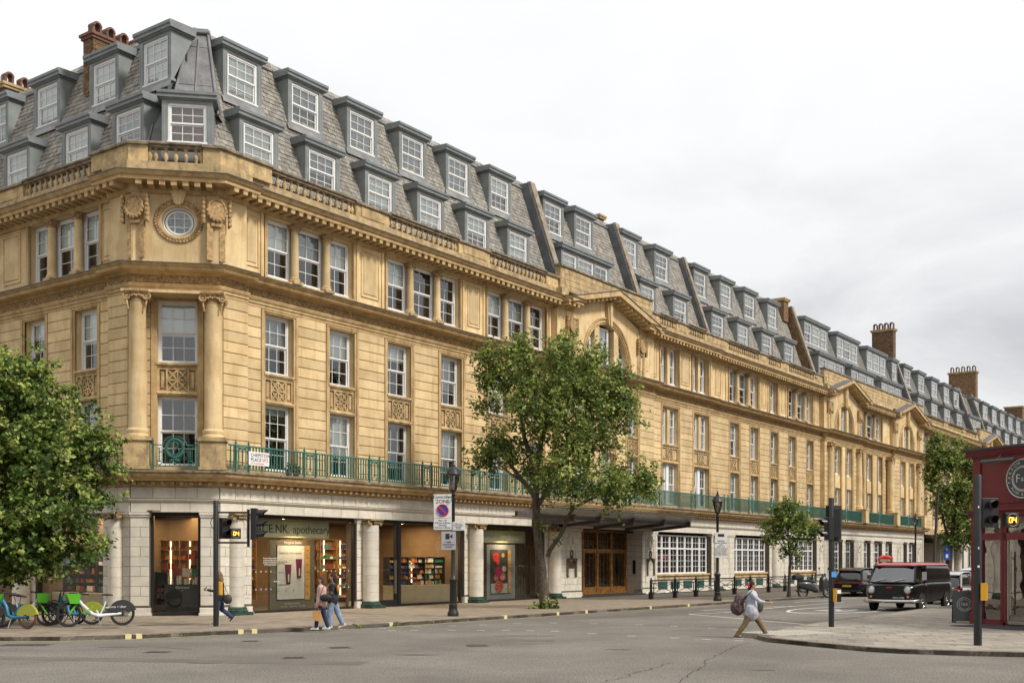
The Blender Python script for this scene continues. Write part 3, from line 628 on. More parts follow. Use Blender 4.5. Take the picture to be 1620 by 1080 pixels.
# --- pediments over arched windows
def SEC_AT(c): return next((a, b) for f, a, b, o in SECS if a <= c < b)
def pediment(c, r, apex, half):
    o = -.38; zs = 13.42; ri = r*.82; m = MB()
    # front wall with arched opening
    n = 20; x0, x1, z0, z1 = c-half, c+half, zH-.1, 15.95; sa, sb_ = SEC_AT(c)
    arc = [(c+ri*cos(pi*i/n), zs+ri*.99*sin(pi*i/n)) for i in range(n+1)]
    vs = [(x, o, z) for x, z in arc]+[(x, o, 15.95+ (apex-15.95)*max(0, 1-abs(x-c)/half)) for x, z in arc]+[(x, o+.45, z) for x, z in arc]
    fs = [(i, i+1, n+2+i, n+1+i) for i in range(n)]+[(i, i+1, 2*n+3+i, 2*n+2+i) for i in range(n)]
    m.add(vs, fs)
    zr = 15.95+(apex-15.95)*max(0, 1-ri/half)
    for sg in (-1, 1):
        m.add([(c+sg*ri, o, z0), (c+sg*half, o, z0), (c+sg*half, o, 15.95), (c+sg*ri, o, zr)], [(0, 1, 2, 3)]); ed = sb_ if sg > 0 else sa; m.add([(c+sg*half, o, z0), (ed, o, z0), (ed, o, 15.95), (c+sg*half, o, 15.95)], [(0, 1, 2, 3)]); m.add([(c+sg*ri, o, z0), (c+sg*ri, o, zs), (c+sg*ri, o+.45, zs), (c+sg*ri, o+.45, z0)], [(0, 1, 2, 3)])
    for xe in (SEC_AT(c)): m.add([(xe, o, z0), (xe, .42, z0), (xe, .42, 15.95), (xe, o, 15.95)], [(0, 1, 2, 3)])
    P(m, 'pediment_wall', STONE, 'R')
    m = MB()
    for rr, t in ((ri+.1, .09), (ri+.3, .11)):
        m.tube([(c+rr*cos(pi*i/24), o-.02, zs+rr*sin(pi*i/24)) for i in range(25)], t*.7, 6)
    for sg in (-1, 1): m.box(c+sg*(ri+.2)-.22, c+sg*(ri+.2)+.22, o-.08, o+.1, zH-.05, zs)
    P(m, 'arch_moulding', OCHRE, 'R')
    P(MB().prism([(c-.18, zs+ri-.08), (c+.18, zs+ri-.08), (c+.3, apex-.35), (c-.3, apex-.35)], o-.22, o+.1).prism([(c-.08, zs+ri-.15), (c+.08, zs+ri-.15), (c+.17, apex-.3), (c-.17, apex-.3)], o-.3, o), 'keystone', STONE, 'R')
    # raking cornice
    hx = half+.75; sl = (apex-16.13)/hx; m = MB(); L2 = MB(); bl = MB()
    for sg in (-1, 1):
        pts = [(c, apex+.02), (c+sg*hx, 16.15), (c+sg*hx, 16.42), (c, apex+.32)]
        m.prism(pts, o-.86, .1); pts2 = [(c, apex-.16), (c+sg*(hx-.2), 16.02), (c+sg*(hx-.2), 16.15), (c, apex+.02)]; m.prism(pts2, o-.2, .1)
        L2.prism([(c, apex+.323), (c+sg*(hx+.03), 16.42), (c+sg*(hx+.03), 16.46), (c, apex+.36)], o-.9, .12)
        k = int(hx/.46)
        for i in range(k):
            x = .3+i*.46; z = apex+.02-sl*x; xx = c+sg*x
            bl.prism([(xx-.1, z-.16+sl*.1*(1 if sg > 0 else -1)), (xx+.1, z-.16-sl*.1*(1 if sg > 0 else -1)), (xx+.1, z-.002-sl*.1*(1 if sg > 0 else -1)), (xx-.1, z-.002+sl*.1*(1 if sg > 0 else -1))], o-.7, o-.1)
    P(m, 'raking_cornice', OCHRE, 'R'); P(L2, 'lead_capping', LEADB, 'R'); P(bl, 'raking_modillions', STONE, 'R', kind='stuff')
    l, a = fr('R', c, 0, 0)
    for sg in (-1, 1):
        l, a = fr('R', c+sg*(half-.35), o-.03, 15.15); O('cartouche', CART, bld, l, a, scale=(1, 1, .95))
        P(MB().box(-.45, .45, o-.05, o+.05, 13.2, 15.84), 'pilaster', STONE, 'R', c+sg*(half-.35))
    # mullions and windows inside the arch
    d = ri*.62
    for sg in (-1, 1): P(MB().box(-.26, .26, .0, .4, 13.1, zs+sqrt(max(0, ri*ri-(d*.72)**2))), 'mullion', STONE, 'R', c+sg*d*.72, o+.05)
    window('R', c, .3, 13.3, min(1.2, d*.95), 2.35, 2, 2, False, oy=o)
    for sg in (-1, 1):
        window('R', c+sg*(ri*.78), .3, 13.3, ri*.42, 1.6, 2, 2, False, oy=o, blind=0)
    P(MB().box(c-ri, c+ri, .46, .5, 13.0, 16.1), 'room_back', ROOM, 'R') if c > 60 else None
    P(MB().box(c-ri, c+ri, o-.1, o+.4, zH-.04, 13.3), 'sill', STONED, 'R')
for (c, r), ap, hf in zip(ARCH, (17.35, 17.5, 17.5, 17.6), (4.3, 4.2, 4.4, 5.0)): pediment(c, r, ap, hf)
# ---------------- mansard roof, slates, dormers, chimneys
RS = .346
def ry(z): return .5+(z-17)*RS
rp = [(.43, 16.8), (ry(23.05), 23.05), (3.4, 23.08), (3.4, 16.8)]
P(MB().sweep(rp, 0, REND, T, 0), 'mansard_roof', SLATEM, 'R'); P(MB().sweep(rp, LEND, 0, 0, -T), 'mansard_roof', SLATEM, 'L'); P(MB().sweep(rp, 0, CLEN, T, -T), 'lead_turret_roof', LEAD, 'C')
P(MB().box(4.2, REND, 3.3, 9, 22.9, 23.0), 'flat_roof', LEADB, 'R'); P(MB().box(LEND, -4.2, 3.3, 9, 22.9, 23.0), 'flat_roof', LEADB, 'L')
m = MB()
for i in range(190): s = 1.4+i*.92; m.box(s, s+.9, 2.46, 2.8, 23.0, 23.11+.01*(i % 3), bev=.03)
P(m, 'ridge_capping', LEAD, 'R', kind='stuff')
m = MB()
for i in range(24): s = -1.4-i*.92; m.box(s-.9, s, 2.46, 2.8, 23.0, 23.11+.01*(i % 3), bev=.03)
P(m, 'ridge_capping', LEAD, 'L', kind='stuff')
# turret: seams and hip rolls in lead, stone-like curb on top
def slope(f, x0, z0, x1, z1, r, nm, mt=LEAD): P(MB().tube([(x0, ry(z0)-.03, z0), (x1, ry(z1)-.03, z1)], r, 7), nm, mt, f)
def turret():      # truncated lead-clad pyramid standing on the corner slope
    b0, b1, t0, t1, zb, zt = 1.12, 2.92, 1.74, 2.42, 19.4, 23.05; yb, yt = ry(zb)-.26, ry(zt)-.26
    m = MB(); v = [(b0, yb, zb), (b1, yb, zb), (t1, yt, zt), (t0, yt, zt), (b0-.3, yb+2.2, zb), (b1+.3, yb+2.2, zb), (t1+.1, yt+1.2, zt), (t0-.1, yt+1.2, zt)]
    m.add(v, [(0, 1, 2, 3), (1, 5, 6, 2), (4, 0, 3, 7), (3, 2, 6, 7), (5, 4, 7, 6)]); P(m, 'lead_turret', LEAD, 'C')
    mid = lambda t: ((b0+b1)/2*(1-t)+(t0+t1)/2*t, yb*(1-t)+yt*t-.03, zb*(1-t)+zt*t)
    P(MB().tube([mid(.1), mid(.93)], .045, 7), 'lead_roll', LEAD, 'C')
    for q in (0, 1): P(MB().tube([((b0, b1)[q], yb-.02, zb), ((t0, t1)[q], yt-.02, zt)], .06, 7), 'hip_roll', LEAD, 'C')
    for t in (.36, .84): P(MB().tube([(b0*(1-t)+t0*t, yb*(1-t)+yt*t-.01, zb*(1-t)+zt*t), (b1*(1-t)+t1*t, yb*(1-t)+yt*t-.01, zb*(1-t)+zt*t-.05)], .02, 5), 'lead_seam', LEAD, 'C')
    P(MB().box(t0-.08, t1+.08, yt-.12, yt+1.2, zt-.02, zt+.13, bev=.04).box(t0-.02, t1+.02, yt-.04, yt+1.1, zt+.13, zt+.2), 'turret_curb', LEAD, 'C')
turret()
for f, k, x in (('R', T, 0), ('L', -T, 0)): P(MB().tube([(k*ry(17.2), ry(17.2)-.03, 17.2), (k*ry(19.4), ry(19.4)-.03, 19.4)], .06, 7), 'hip_roll', LEAD, f)
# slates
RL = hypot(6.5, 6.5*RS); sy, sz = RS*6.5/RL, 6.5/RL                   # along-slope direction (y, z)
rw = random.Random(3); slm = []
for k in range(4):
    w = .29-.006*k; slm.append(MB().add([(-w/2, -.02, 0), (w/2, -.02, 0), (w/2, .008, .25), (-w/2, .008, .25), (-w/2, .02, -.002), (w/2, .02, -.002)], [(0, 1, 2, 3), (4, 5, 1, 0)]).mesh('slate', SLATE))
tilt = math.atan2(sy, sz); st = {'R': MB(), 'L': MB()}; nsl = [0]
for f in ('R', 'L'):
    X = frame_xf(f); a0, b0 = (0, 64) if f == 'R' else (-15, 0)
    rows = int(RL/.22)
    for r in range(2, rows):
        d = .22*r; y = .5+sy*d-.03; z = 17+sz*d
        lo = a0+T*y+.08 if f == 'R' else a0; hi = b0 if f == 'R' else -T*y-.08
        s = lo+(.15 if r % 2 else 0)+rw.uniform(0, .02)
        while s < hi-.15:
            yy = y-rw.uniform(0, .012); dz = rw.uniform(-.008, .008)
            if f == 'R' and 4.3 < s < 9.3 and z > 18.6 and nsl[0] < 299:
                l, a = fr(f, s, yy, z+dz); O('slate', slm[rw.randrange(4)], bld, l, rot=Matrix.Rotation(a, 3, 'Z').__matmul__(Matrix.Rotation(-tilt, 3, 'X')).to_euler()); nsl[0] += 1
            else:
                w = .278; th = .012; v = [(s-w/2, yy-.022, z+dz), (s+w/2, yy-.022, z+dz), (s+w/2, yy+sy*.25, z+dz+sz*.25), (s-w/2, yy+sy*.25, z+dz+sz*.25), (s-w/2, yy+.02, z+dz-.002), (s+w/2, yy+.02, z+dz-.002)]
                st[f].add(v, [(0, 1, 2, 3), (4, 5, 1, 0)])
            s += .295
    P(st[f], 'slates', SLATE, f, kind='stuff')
# dormers
_dm = {}
def dormer(f, s, y, z0, z1, w, triple=False, upper=True, near=False, blind=None):
    hw = w/2+.22; yb = ry(z1)+.3; key = (round(w, 2), upper, triple)
    if key not in _dm:
        a = MB(); H = z1-z0
        ck = [(.141, .1), (.141, H), (yb-y, H), (yb-y, H-.2)] if not upper else [(.141, .12), (.141, H), (yb-y, H)]; a.prism(ck, -hw, -hw+.05, 'x'); a.prism(ck, hw-.05, hw, 'x')
        zb = .08 if upper else .7; zt = H-.16
        a.box(-hw, hw, -.01, .14, zt, H); a.box(-hw-.02, hw+.02, -.05, .2, zb-.1 if upper else 0, zb)
        for sg in (-1, 1):
            x0, x1 = sorted((sg*w/2, sg*hw)); a.box(x0, x1, -.01, .14, zb, zt)
            if not triple:
                for q in ((x0+.05, x0+.06), (x1-.06, x1-.05)): a.box(q[0], q[1], -.022, .0, zb+.12, zt-.12)
        if triple:
            for sg in (-1, 1): a.box(sg*w/6-.09+sg*.12, sg*w/6+.09+sg*.12, -.01, .14, zb, zt)
        c = MB(); ov = .17
        c.prism([(-ov, H), (-ov, H+.1), (-ov-.05, H+.14), (-ov-.05, H+.25), (-ov, H+.27), (yb-y, H+.32), (yb-y, H)], -hw-ov, hw+ov, 'x'); c.prism([(-.05, H-.06), (-.11, H+.0), (yb-y, H), (yb-y, H-.06)], -hw-.07, hw+.07, 'x')
        bk = MB().box(-hw+.05, hw-.05, .75, .8, zb, H)
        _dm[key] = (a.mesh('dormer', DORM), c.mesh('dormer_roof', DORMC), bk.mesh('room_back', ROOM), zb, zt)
    am, cm, bk, zb, zt = _dm[key]
    l, a = fr(f, s, y, z0); d = O('dormer', am, bld, l, a); O('dormer_roof', cm, d); O('room_back', bk, d)
    if triple:
        dd = w/6+.12
        for x, ww in ((0, w/3-.02+.06), (-(w/2+dd+.09)/2, w/2-dd-.09), ((w/2+dd+.09)/2, w/2-dd-.09)): window(f, x, .04, zb, ww, zt-zb, 3 if x == 0 else 2, 2, parent=d, blind=random.choice([1, 1, .5]))
    else: window(f, 0, .04, zb, w, zt-zb, 3, 2, near, parent=d, blind=blind if blind is not None else random.choice([1, 1, 1, .6]))
    # little lead apron under upper dormers
    if upper: O('lead_apron', _apron(hw), d)
_ap = {}
def _apron(hw):
    k = round(hw, 2)
    if k not in _ap: _ap[k] = MB().add([(-hw-.1, -.05, -.02), (hw+.1, -.05, -.02), (hw+.12, -.17, -.3), (-hw-.12, -.17, -.3)], [(0, 1, 2, 3)]).mesh('lead_apron', LEAD)
    return _ap[k]
LOWD = [(2.73, 1.6), (6.29, 1.6), (9.94, 1.6), (13.52, 1.6), (17.18, 1.6), (20.81, 1.6), (35.07, 1.7), (39.58, 1.7), (45.4, 1.75), (49.7, 1.75), (54.2, 1.8), (58.62, 1.75), (96, 2.2), (101.2, 2.3), (106.5, 2.4), (112, 2.3), (127.3, 2.4), (132.3, 2.4), (137.5, 2.6), (142.5, 2.6), (148, 2.6), (154, 2.6)]
UPD = [(2.75, 1.57), (6.26, 1.6), (9.82, 1.6), (13.37, 1.6), (16.92, 1.6), (20.52, 1.6), (25.71, 1.7), (29.0, 1.7), (34.51, 1.7), (38.85, 1.7), (44.64, 1.7), (48.88, 1.75), (53.16, 1.8), (57.66, 1.7), (89.87, 1.5), (94.42, 2.2), (99.63, 2.2), (104.93, 2.3), (110.1, 2.2), (114.6, 2.3), (124.5, 2.4), (129.34, 2.6), (134.56, 2.6), (139.36, 2.6), (144.5, 2.6), (149.6, 2.6), (155, 2.6)]
for s, w in LOWD: dormer('R', s, .72, 17.25, 19.7, w, upper=False, near=s < 8)
for s, w in UPD: dormer('R', s, 1.72, 20.75, 22.72, w, near=s < 12)
for s, w in ((27.65, 4.9), (68.5, 6.1), (76.8, 6.1), (85.6, 6.1), (119.5, 5.6)): dormer('R', s, .72, 17.25, 19.75, w, True, False)
for s, w in ((67.4, 5.3), (75.5, 5.5), (84.0, 5.6)): dormer('R', s, 1.72, 20.75, 22.72, w, True)
for s in (-1.43, -4.8, -9.1, -12.7): dormer('L', s, .72, 17.25, 19.7, 1.55, upper=False, near=s > -6)
for s in (-1.08, -4.4, -8.45, -12.4): dormer('L', s, 1.72, 20.75, 22.72, 1.52, near=s > -6)
dormer('C', 1.86, .28, 17.25, 19.62, 1.42, upper=False, near=True, blind=0)
m = MB(); m.box(1.15, 2.57, .62, .66, 17.9, 19.5); P(m, 'orange_curtain', M('orange_curtain', (.42, .25, .17), .8, var=.15, scale=6), 'C')
COPE = M('tan_coping', (.27, .22, .165), .9, var=.25, scale=3, grime=.4)
# party-wall copings running up the slope
def rib(s, w=.5, up=.28, brick=False):
    m = MB(); m.prism([(ry(17.2)-.3-up, 17.2), (ry(23.2)-.28-up, 23.3), (ry(23.2)+.6, 23.3), (ry(17.2)+.6, 17.2)], s-w/2, s+w/2, 'x')
    P(m, 'party_wall', BRICK if brick else LEADB, 'R')
    m = MB(); m.prism([(ry(17.2)-.42-up, 17.2), (ry(23.2)-.4-up, 23.36), (ry(23.2)-.2-up, 23.36), (ry(17.2)-.22-up, 17.2)], s-w/2+.06, s+w/2+.04, 'x'); P(m, 'party_wall_coping', COPE, 'R')
rib(23.9); rib(33.3); rib(43.0, .35, .1); rib(62.1, .5, .45, True); rib(91.4, .5, .2); rib(116.6, .6, .3); rib(123.2, .5)
# chimney stacks of individual bricks at the left, plain brick walls further away
def stack(f, s0, s1, y0, y1, z0, z1, pots, along='y', bricks=False, pot_h=.6):
    o = P(MB().box(s0+.02, s1-.02, y0+.02, y1-.02, z0, z1-.12), 'chimney_stack', MORT if bricks else BRICK, f)
    P(MB().box(s0-.08, s1+.08, y0-.08, y1+.08, z1-.24, z1-.12).box(s0-.14, s1+.14, y0-.14, y1+.14, z1-.12, z1), 'chimney_cap', TERR if bricks else STONED, f)
    if bricks:
        bm_ = {}; st_ = MB(); c = 0
        for r in range(int((z1-.24-z0)/.0865)):
            z = z1-.24-(r+1)*.0865
            for face in ('s', 'y'):
                L = (s1-s0) if face == 's' else (y1-y0); x = -(.12 if r % 2 else 0)
                while x < L-.02:
                    a, b = max(x, 0)+.006, min(x+.235, L)-.006; x += .24
                    if b-a < .04: continue
                    j = random.uniform(0, .006)
                    if face == 's': bb = (s0+a, s0+b, y0-.012-j, y0+.04)
                    else: bb = (s1-.04, s1+.012+j, y0+a, y0+b)
                    if c < 280:
                        k = (round(b-a, 2), face)
                        if k not in bm_:
                            q = MB(); w = b-a
                            (q.box(-w/2, w/2, -.02, .03, .004, .08) if face == 's' else q.box(-.03, .02, -w/2, w/2, .004, .08)); bm_[k] = q.mesh('brick', BRICK)
                        O('brick', bm_[k], o, ((bb[0]+bb[1])/2 if face == 's' else s1, (bb[2]+bb[3])/2 if face == 'y' else y0, z)); c += 1
                    else: st_.box(*bb, z+.004, z+.08)
        if st_.v: O('bricks', st_.mesh('bricks', BRICK), o, kind='stuff')
    for i in range(pots):
        t = (i+.5)/pots; ps, py = ((s0+s1)/2, y0+(y1-y0)*t) if along == 'y' else (s0+(s1-s0)*t, (y0+y1)/2)
        q = MB(); r = .17
        for sg in (-1, 1): q.box(-r, r, sg*r-.05, sg*r+.05, 0, pot_h*.72)
        q.box(-r-.03, r+.03, -r-.05, r+.05, 0, .07)
        for j in range(6): a0, a1 = pi*j/6, pi*(j+1)/6; q.prism([(-r-.05, pot_h*.7), (-r-.05, pot_h*.7)][:0]+[((r+.05)*cos(a0), pot_h*.7+.2*sin(a0)), ((r+.05)*cos(a1), pot_h*.7+.2*sin(a1)), (r*.72*cos(a1), pot_h*.7+.12*sin(a1)), (r*.72*cos(a0), pot_h*.7+.12*sin(a0))], -r-.03, r+.03, 'x')
        l, a = fr(f, ps, py, z1); q.obj('chimney_pot', TERR, bld, l, a, smooth=40)
stack('L', -6.15, -5.5, 1.95, 5.2, 21.6, 24.15, 5, bricks=True, pot_h=.55)
stack('L', -13.3, -12.6, 2.2, 5.2, 22, 23.9, 4)
stack('R', 91.8, 92.7, 2.4, 4.7, 21.5, 26.6, 4, pot_h=.75)
stack('R', 125.4, 126.6, 2.0, 5.4, 20.5, 26.7, 5, pot_h=.8)
stack('R', 32.9, 33.5, 3.0, 3.6, 22.8, 24.0, 0); stack('R', 156, 157.4, 2.4, 5, 21, 25.6, 0)
stack('R', 60.8, 61.8, 2.0, 2.9, 22, 23.9, 0)
m = MB()
for f, s, y, z in (('L', -6.9, 5, 25.6), ('L', -16, 4, 25.6)): l, a = fr(f, s, y, z); m.tube([l, (l[0], l[1], l[2]-2.4)], .012, 5)
O('television_aerial', m.mesh('aerial', BLACK), bld)
# ---------------- balcony slab with cornice below, railings
def P_slab(o): return [(.2, 5.38), (-1.06+o, 5.38), (-1.10+o, 5.42), (-1.10+o, 5.5), (.2, 5.52)]
def P_sc(o): return [(.2, 5.12), (-.80+o, 5.12), (-.84+o, 5.22), (-.96+o, 5.25), (-1.0+o, 5.30), (-1.03+o, 5.378), (.2, 5.378)]
def P_dn(o): return [(.2, 4.93), (-.42+o, 4.93), (-.46+o, 5.0), (-.5+o, 5.118), (.2, 5.118)]
BR = [('L', LEND, 0, 0, -T, 0), ('C', 0, CLEN, T, -T, 0), ('R', 0, 92.9, T, 0, 0)]
for f, a, b, k0, k1, o in BR:
    P(MB().sweep(P_slab(o), a, b, k0, k1), 'balcony_slab', STONEB, f); P(MB().sweep(P_sc(o), a, b, k0, k1), 'balcony_cornice', OCHRE, f); P(MB().sweep(P_dn(o), a, b, k0, k1), 'bed_moulding', STONED, f)
m = MB()
for f, a, b in (('L', -12, 0), ('C', 0, CLEN), ('R', 0, 66)):
    X = frame_xf(f); n0 = len(m.v); s = a
    while s < b: m.box(s, s+.13, -.72, -.46, 4.98, 5.1); m.ball((s+.24, -.64, 5.05), (.05, .05, .06), 5, 4); s += .34
    m.v[n0:] = [tuple(X @ Vector(v)) for v in m.v[n0:]]
O('dentils', m.mesh('dentils', CARVE), bld, kind='stuff')
P(MB().box(92.9, REND, -.5, .2, 4.9, 5.5), 'balcony_slab', STONED, 'R')
def rail_posts(w, near):
    b = MB(); n = max(2, round(w/.135))
    for i in range(1, n): x = w*i/n; b.box(x-.011, x+.011, -.011, .011, .12, .93)
    return b
def ornate():
    m = MB(); w = .62
    for x in (0, w):
        m.box(x-.03, x+.03, -.03, .03, 0, 1.0); m.ball((x, 0, 1.07), (.05, .05, .045), 6, 4); m.ball((x, 0, 1.13), (.03, .03, .04), 6, 4); m.cyl(x, 0, 1.0, 1.05, .045, .02, 6); m.cyl(x, 0, 1.15, 1.22, .02, .004, 5)
    for sg in (-1, 1):
        cx = w/2+sg*.17
        for i in range(5): m.ball((cx, -.01, .78-i*.085), (.035, .03, .04), 5, 4)
        m.torus((w/2+sg*.15, 0, .2), .065, .014, 'y', 12, 4); m.torus((w/2+sg*.15, 0, .2), .03, .012, 'y', 8, 4); m.bar((w/2+sg*.03, 0, .85), (cx, 0, .83), .02)
        m.tube([(w/2+sg*.08, 0, .88), (w/2+sg*.17, 0, .85), (w/2+sg*.25, 0, .78), (w/2+sg*.26, 0, .3)], .013, 4)
    for i in range(7): m.ball((w/2, -.015, .82-i*.09), (.055-.004*i, .035, .05), 6, 4)
    m.box(.03, w-.03, -.004, .004, .12, .9) if False else None
    for x in (.12, .5): m.box(x-.012, x+.012, -.01, .01, .1, .95)
    m.box(0, w, -.025, .025, .88, .93)
    return m.mesh('ornamental_panel', GREEN)
ORN = ornate()
ORNS = [.05, 3.55, 7.35, 10.85, 14.5, 18.1, 21.8, 25.5, 29.2, 32.8, 37.7, 42.7, 46.8, 50.7, 54.4, 58.2]
def railing(f, a, b, orn, o=-1.0):
    l, an = fr(f, a, o, 5.5); w = b-a
    r = MB(); r.box(0, w, -.03, .03, .95, .985); r.box(0, w, -.02, .02, .09, .12); r.tube([(0, 0, .985), (w, 0, .985)], .03, 6)
    rr = r.obj('balcony_railing', GREEN, bld, l, an); x = 0; bars = MB(); 
    for k in [q-a for q in orn]+[w]:
        if k > x+.1:
            n = max(1, round((k-x)/.15))
            for i in range(n): t = x+(k-x)*(i+.5)/n; bars.box(t-.021, t+.021, -.018, .018, .1, .96)
        x = k+.62
        if k < w-.3: O('ornamental_panel', ORN, rr, (k, 0, 0))
    O('railing_bars', bars.mesh('railing_bars', GREEN), rr, kind='stuff')
railing('R', -.28, 22.6, ORNS[:7]); railing('R', 22.6, 62.3, ORNS[7:]); railing('R', 65.2, 71.3, [67]); railing('R', 72.6, 80.6, [76.]); railing('R', 81.9, 89.9, [85.2]); railing('L', -24, -.1, [-3.4, -7, -10.6])
for s in (64.6, 71.95, 81.25, 90.5): P(MB().box(-.45, .45, -.3, .3, 0, 1.15).box(-.5, .5, -.35, .35, 1.15, 1.25), 'balcony_pier', STONE, 'R', s, -1.0, 5.5)
# monogram panel in the corner railing
m = MB(); w = 1.55
for x in (0, w):
    m.box(x-.035, x+.035, -.035, .035, 0, 1.0); m.ball((x, 0, 1.07), (.055, .055, .05), 6, 4); m.ball((x, 0, 1.15), .03, 6, 4)
m.box(0, w, -.02, .02, .13, .17); m.box(0, .35, -.02, .02, .9, .94); m.box(w-.35, w, -.02, .02, .9, .94)
m.torus((w/2, 0, .9), .42, .022, 'y', 20, 5, a0=0, a1=pi, sz=.8)
for i in range(26): a = 2*pi*i/26; m.ball((w/2+.31*cos(a), -.01, .8+.33*sin(a)), (.055, .04, .055), 5, 4)
m.torus((w/2, 0, .8), .25, .018, 'y', 24, 5, sz=1.06)
for sg in (-1, 1):
    x = w/2+sg*.55
    for i in range(6): m.ball((x, 0, .78-i*.09), (.035, .03, .045), 5, 4)
    m.box(x-.08, x-.065, -.01, .01, .25, .85); m.box(x+.065, x+.08, -.01, .01, .25, .85); m.torus((x+sg*.0, 0, .27), .08, .018, 'y', 12, 4)
    m.tube([(w/2+sg*.3, 0, .6), (w/2+sg*.4, 0, .68), (w/2+sg*.55, 0, .66)], .018, 5); m.box(w/2+sg*.33-.01, w/2+sg*.33+.01, -.01, .01, .17, .55); m.box(w/2+sg*.18-.01, w/2+sg*.18+.01, -.01, .01, .17, .42)
for i in range(5): m.ball((w/2+(i-2)*.06, -.01, .36+.02*(2-abs(i-2))), (.04, .03, .06), 5, 4)
m.ball((w/2, 0, .24), .05, 6, 4)
mono = P(m, 'monogram_panel', GREEN, 'C', .78, -.98, 5.5)
# interlaced letter B inside the wreath
def sb(pts, r=.019): return MB().tube([(x, -.02, z) for x, z in pts], r, 6)
m = MB().tube([(w/2-.03, -.02, .56), (w/2-.03, -.02, 1.02)], .02, 6)
m.tube([(w/2-.13+.0, -.02, .97), (w/2-.03, -.02, 1.03), (w/2+.09, -.02, 1.0), (w/2+.12, -.02, .93), (w/2+.08, -.02, .85), (w/2-.02, -.02, .82)], .018, 6)
m.tube([(w/2-.02, -.02, .82), (w/2+.12, -.02, .79), (w/2+.16, -.02, .7), (w/2+.11, -.02, .6), (w/2, -.02, .57), (w/2-.12, -.02, .6)], .018, 6)
m.tube([(w/2-.14, -.02, .97), (w/2-.11, -.02, .8), (w/2-.14, -.02, .62)], .014, 6); O('letter_b', m.mesh('letter_b', GREEN), mono)
for s0, s1 in ((-.45, .02), ): pass
# street name plate on the railing
SIGNW = M('sign_white', (.68, .68, .66), .5, var=.02); SIGNK = M('sign_black', (.015, .015, .015), .5, var=0); SIGNR = M('sign_red', (.5, .03, .03), .5, var=0)
sg_ = thing('street_name_sign', 'white CHEPSTOW PLACE W2 street name plate wired to the green balcony railing', 'street sign')
l, a = fr('R', .62, -1.06, 5.78); sg_.location = Vector(l)+CR; sg_.rotation_euler = (0, 0, a)
MB().box(0, 1.02, -.012, .012, 0, .52, bev=.004).obj('plate', SIGNW, sg_)
text('CHEPSTOW', .185, SIGNK, sg_, (.09, -.014, .385), align='LEFT'); text('PLACE', .185, SIGNK, sg_, (.09, -.014, .215), align='LEFT'); text('W2', .185, SIGNR, sg_, (.66, -.014, .215), align='LEFT'); text('CITY OF WESTMINSTER', .062, SIGNR, sg_, (.09, -.014, .075), align='LEFT')
# flower pots on the balcony behind the sign
for i, (s, c) in enumerate(((2.95, 0), (3.35, 1))):
    l, a = fr('R', s, -.75, 5.52)
    p = thing('plant_pot', ('terracotta pot of orange flowers on the balcony right of the street name plate', 'second terracotta flower pot on the balcony, right of the first')[i], 'flower pot', Vector(l)+CR, a)
    MB().lathe(0, 0, [(.1, 0), (.16, .22), (.18, .22), (.18, .27), (.15, .27)], 12).obj('pot', TERR, p)
    q = MB()
    for _ in range(40): q.ball((random.uniform(-.17, .17), random.uniform(-.15, .15), random.uniform(.26, .5)), random.uniform(.02, .045), 5, 4)
    q.obj('flowers', M('orange_flowers', (.5, .16, .02), .7, var=.6, scale=30, col2=(.05, .12, .02)), p)
# ---------------- white tiled ground floor
tn = [0]; tst = {'R': MB(), 'C': MB(), 'L': MB()}; _tm = {}
def tiles(f, xa, xb, y, z0, z1, h=.36, w=.52, bond=True, dep=.03, ind=True, gap=.006):
    nr = max(1, round((z1-z0)/h)); h = (z1-z0)/nr; W_ = xb-xa
    for r in range(nr):
        nc = max(1, round(W_/w)); xs = [xa+W_*i/nc for i in range(nc+1)]
        if bond and nc > 1 and r % 2: xs = [xa]+[xa+W_*(i+.5)/nc for i in range(nc)]+[xb]
        elif bond and nc == 1 and r % 2 and W_ > .4: xs = [xa, (xa+xb)/2+.02, xb]
        for a, b in zip(xs, xs[1:]):
            if ind and tn[0] < 298 and (f != 'R' or xb < 15.5):
                k = (round(b-a, 3), round(h, 3), dep)
                if k not in _tm: _tm[k] = MB().box(-(b-a)/2+gap, (b-a)/2-gap, -dep, .02, gap, h-gap, bev=.007).mesh('glazed_block', TILE)
                l, an = fr(f, (a+b)/2, y-random.uniform(0, .002), z0+h*r); O('glazed_block', _tm[k], bld, l, an); tn[0] += 1
            else: tst[f].box(a+gap, b-gap, y-dep, y+.02, z0+h*r+gap, z0+h*(r+1)-gap, bev=.007)
def pier_t(f, a, b, y, z1=3.97, base=True, ind=True, w=.55):
    P(MB().box(a, b, y, .5, .12, z1), 'pier_core', TILEJ, f); tiles(f, a, b, y, .5, z1-.18, w=w, ind=ind)
    P(MB().box(a-.03, b+.03, y-.07, .3, .12, .42, bev=.02).box(a-.06, b+.06, y-.1, .3, .12, .22, bev=.01), 'pier_base', TILE, f)
    P(MB().box(a-.02, b+.02, y-.07, .3, z1-.18, z1-.1, bev=.01).box(a-.04, b+.04, y-.1, .3, z1-.1, z1, bev=.01), 'pier_cap', TILE, f)
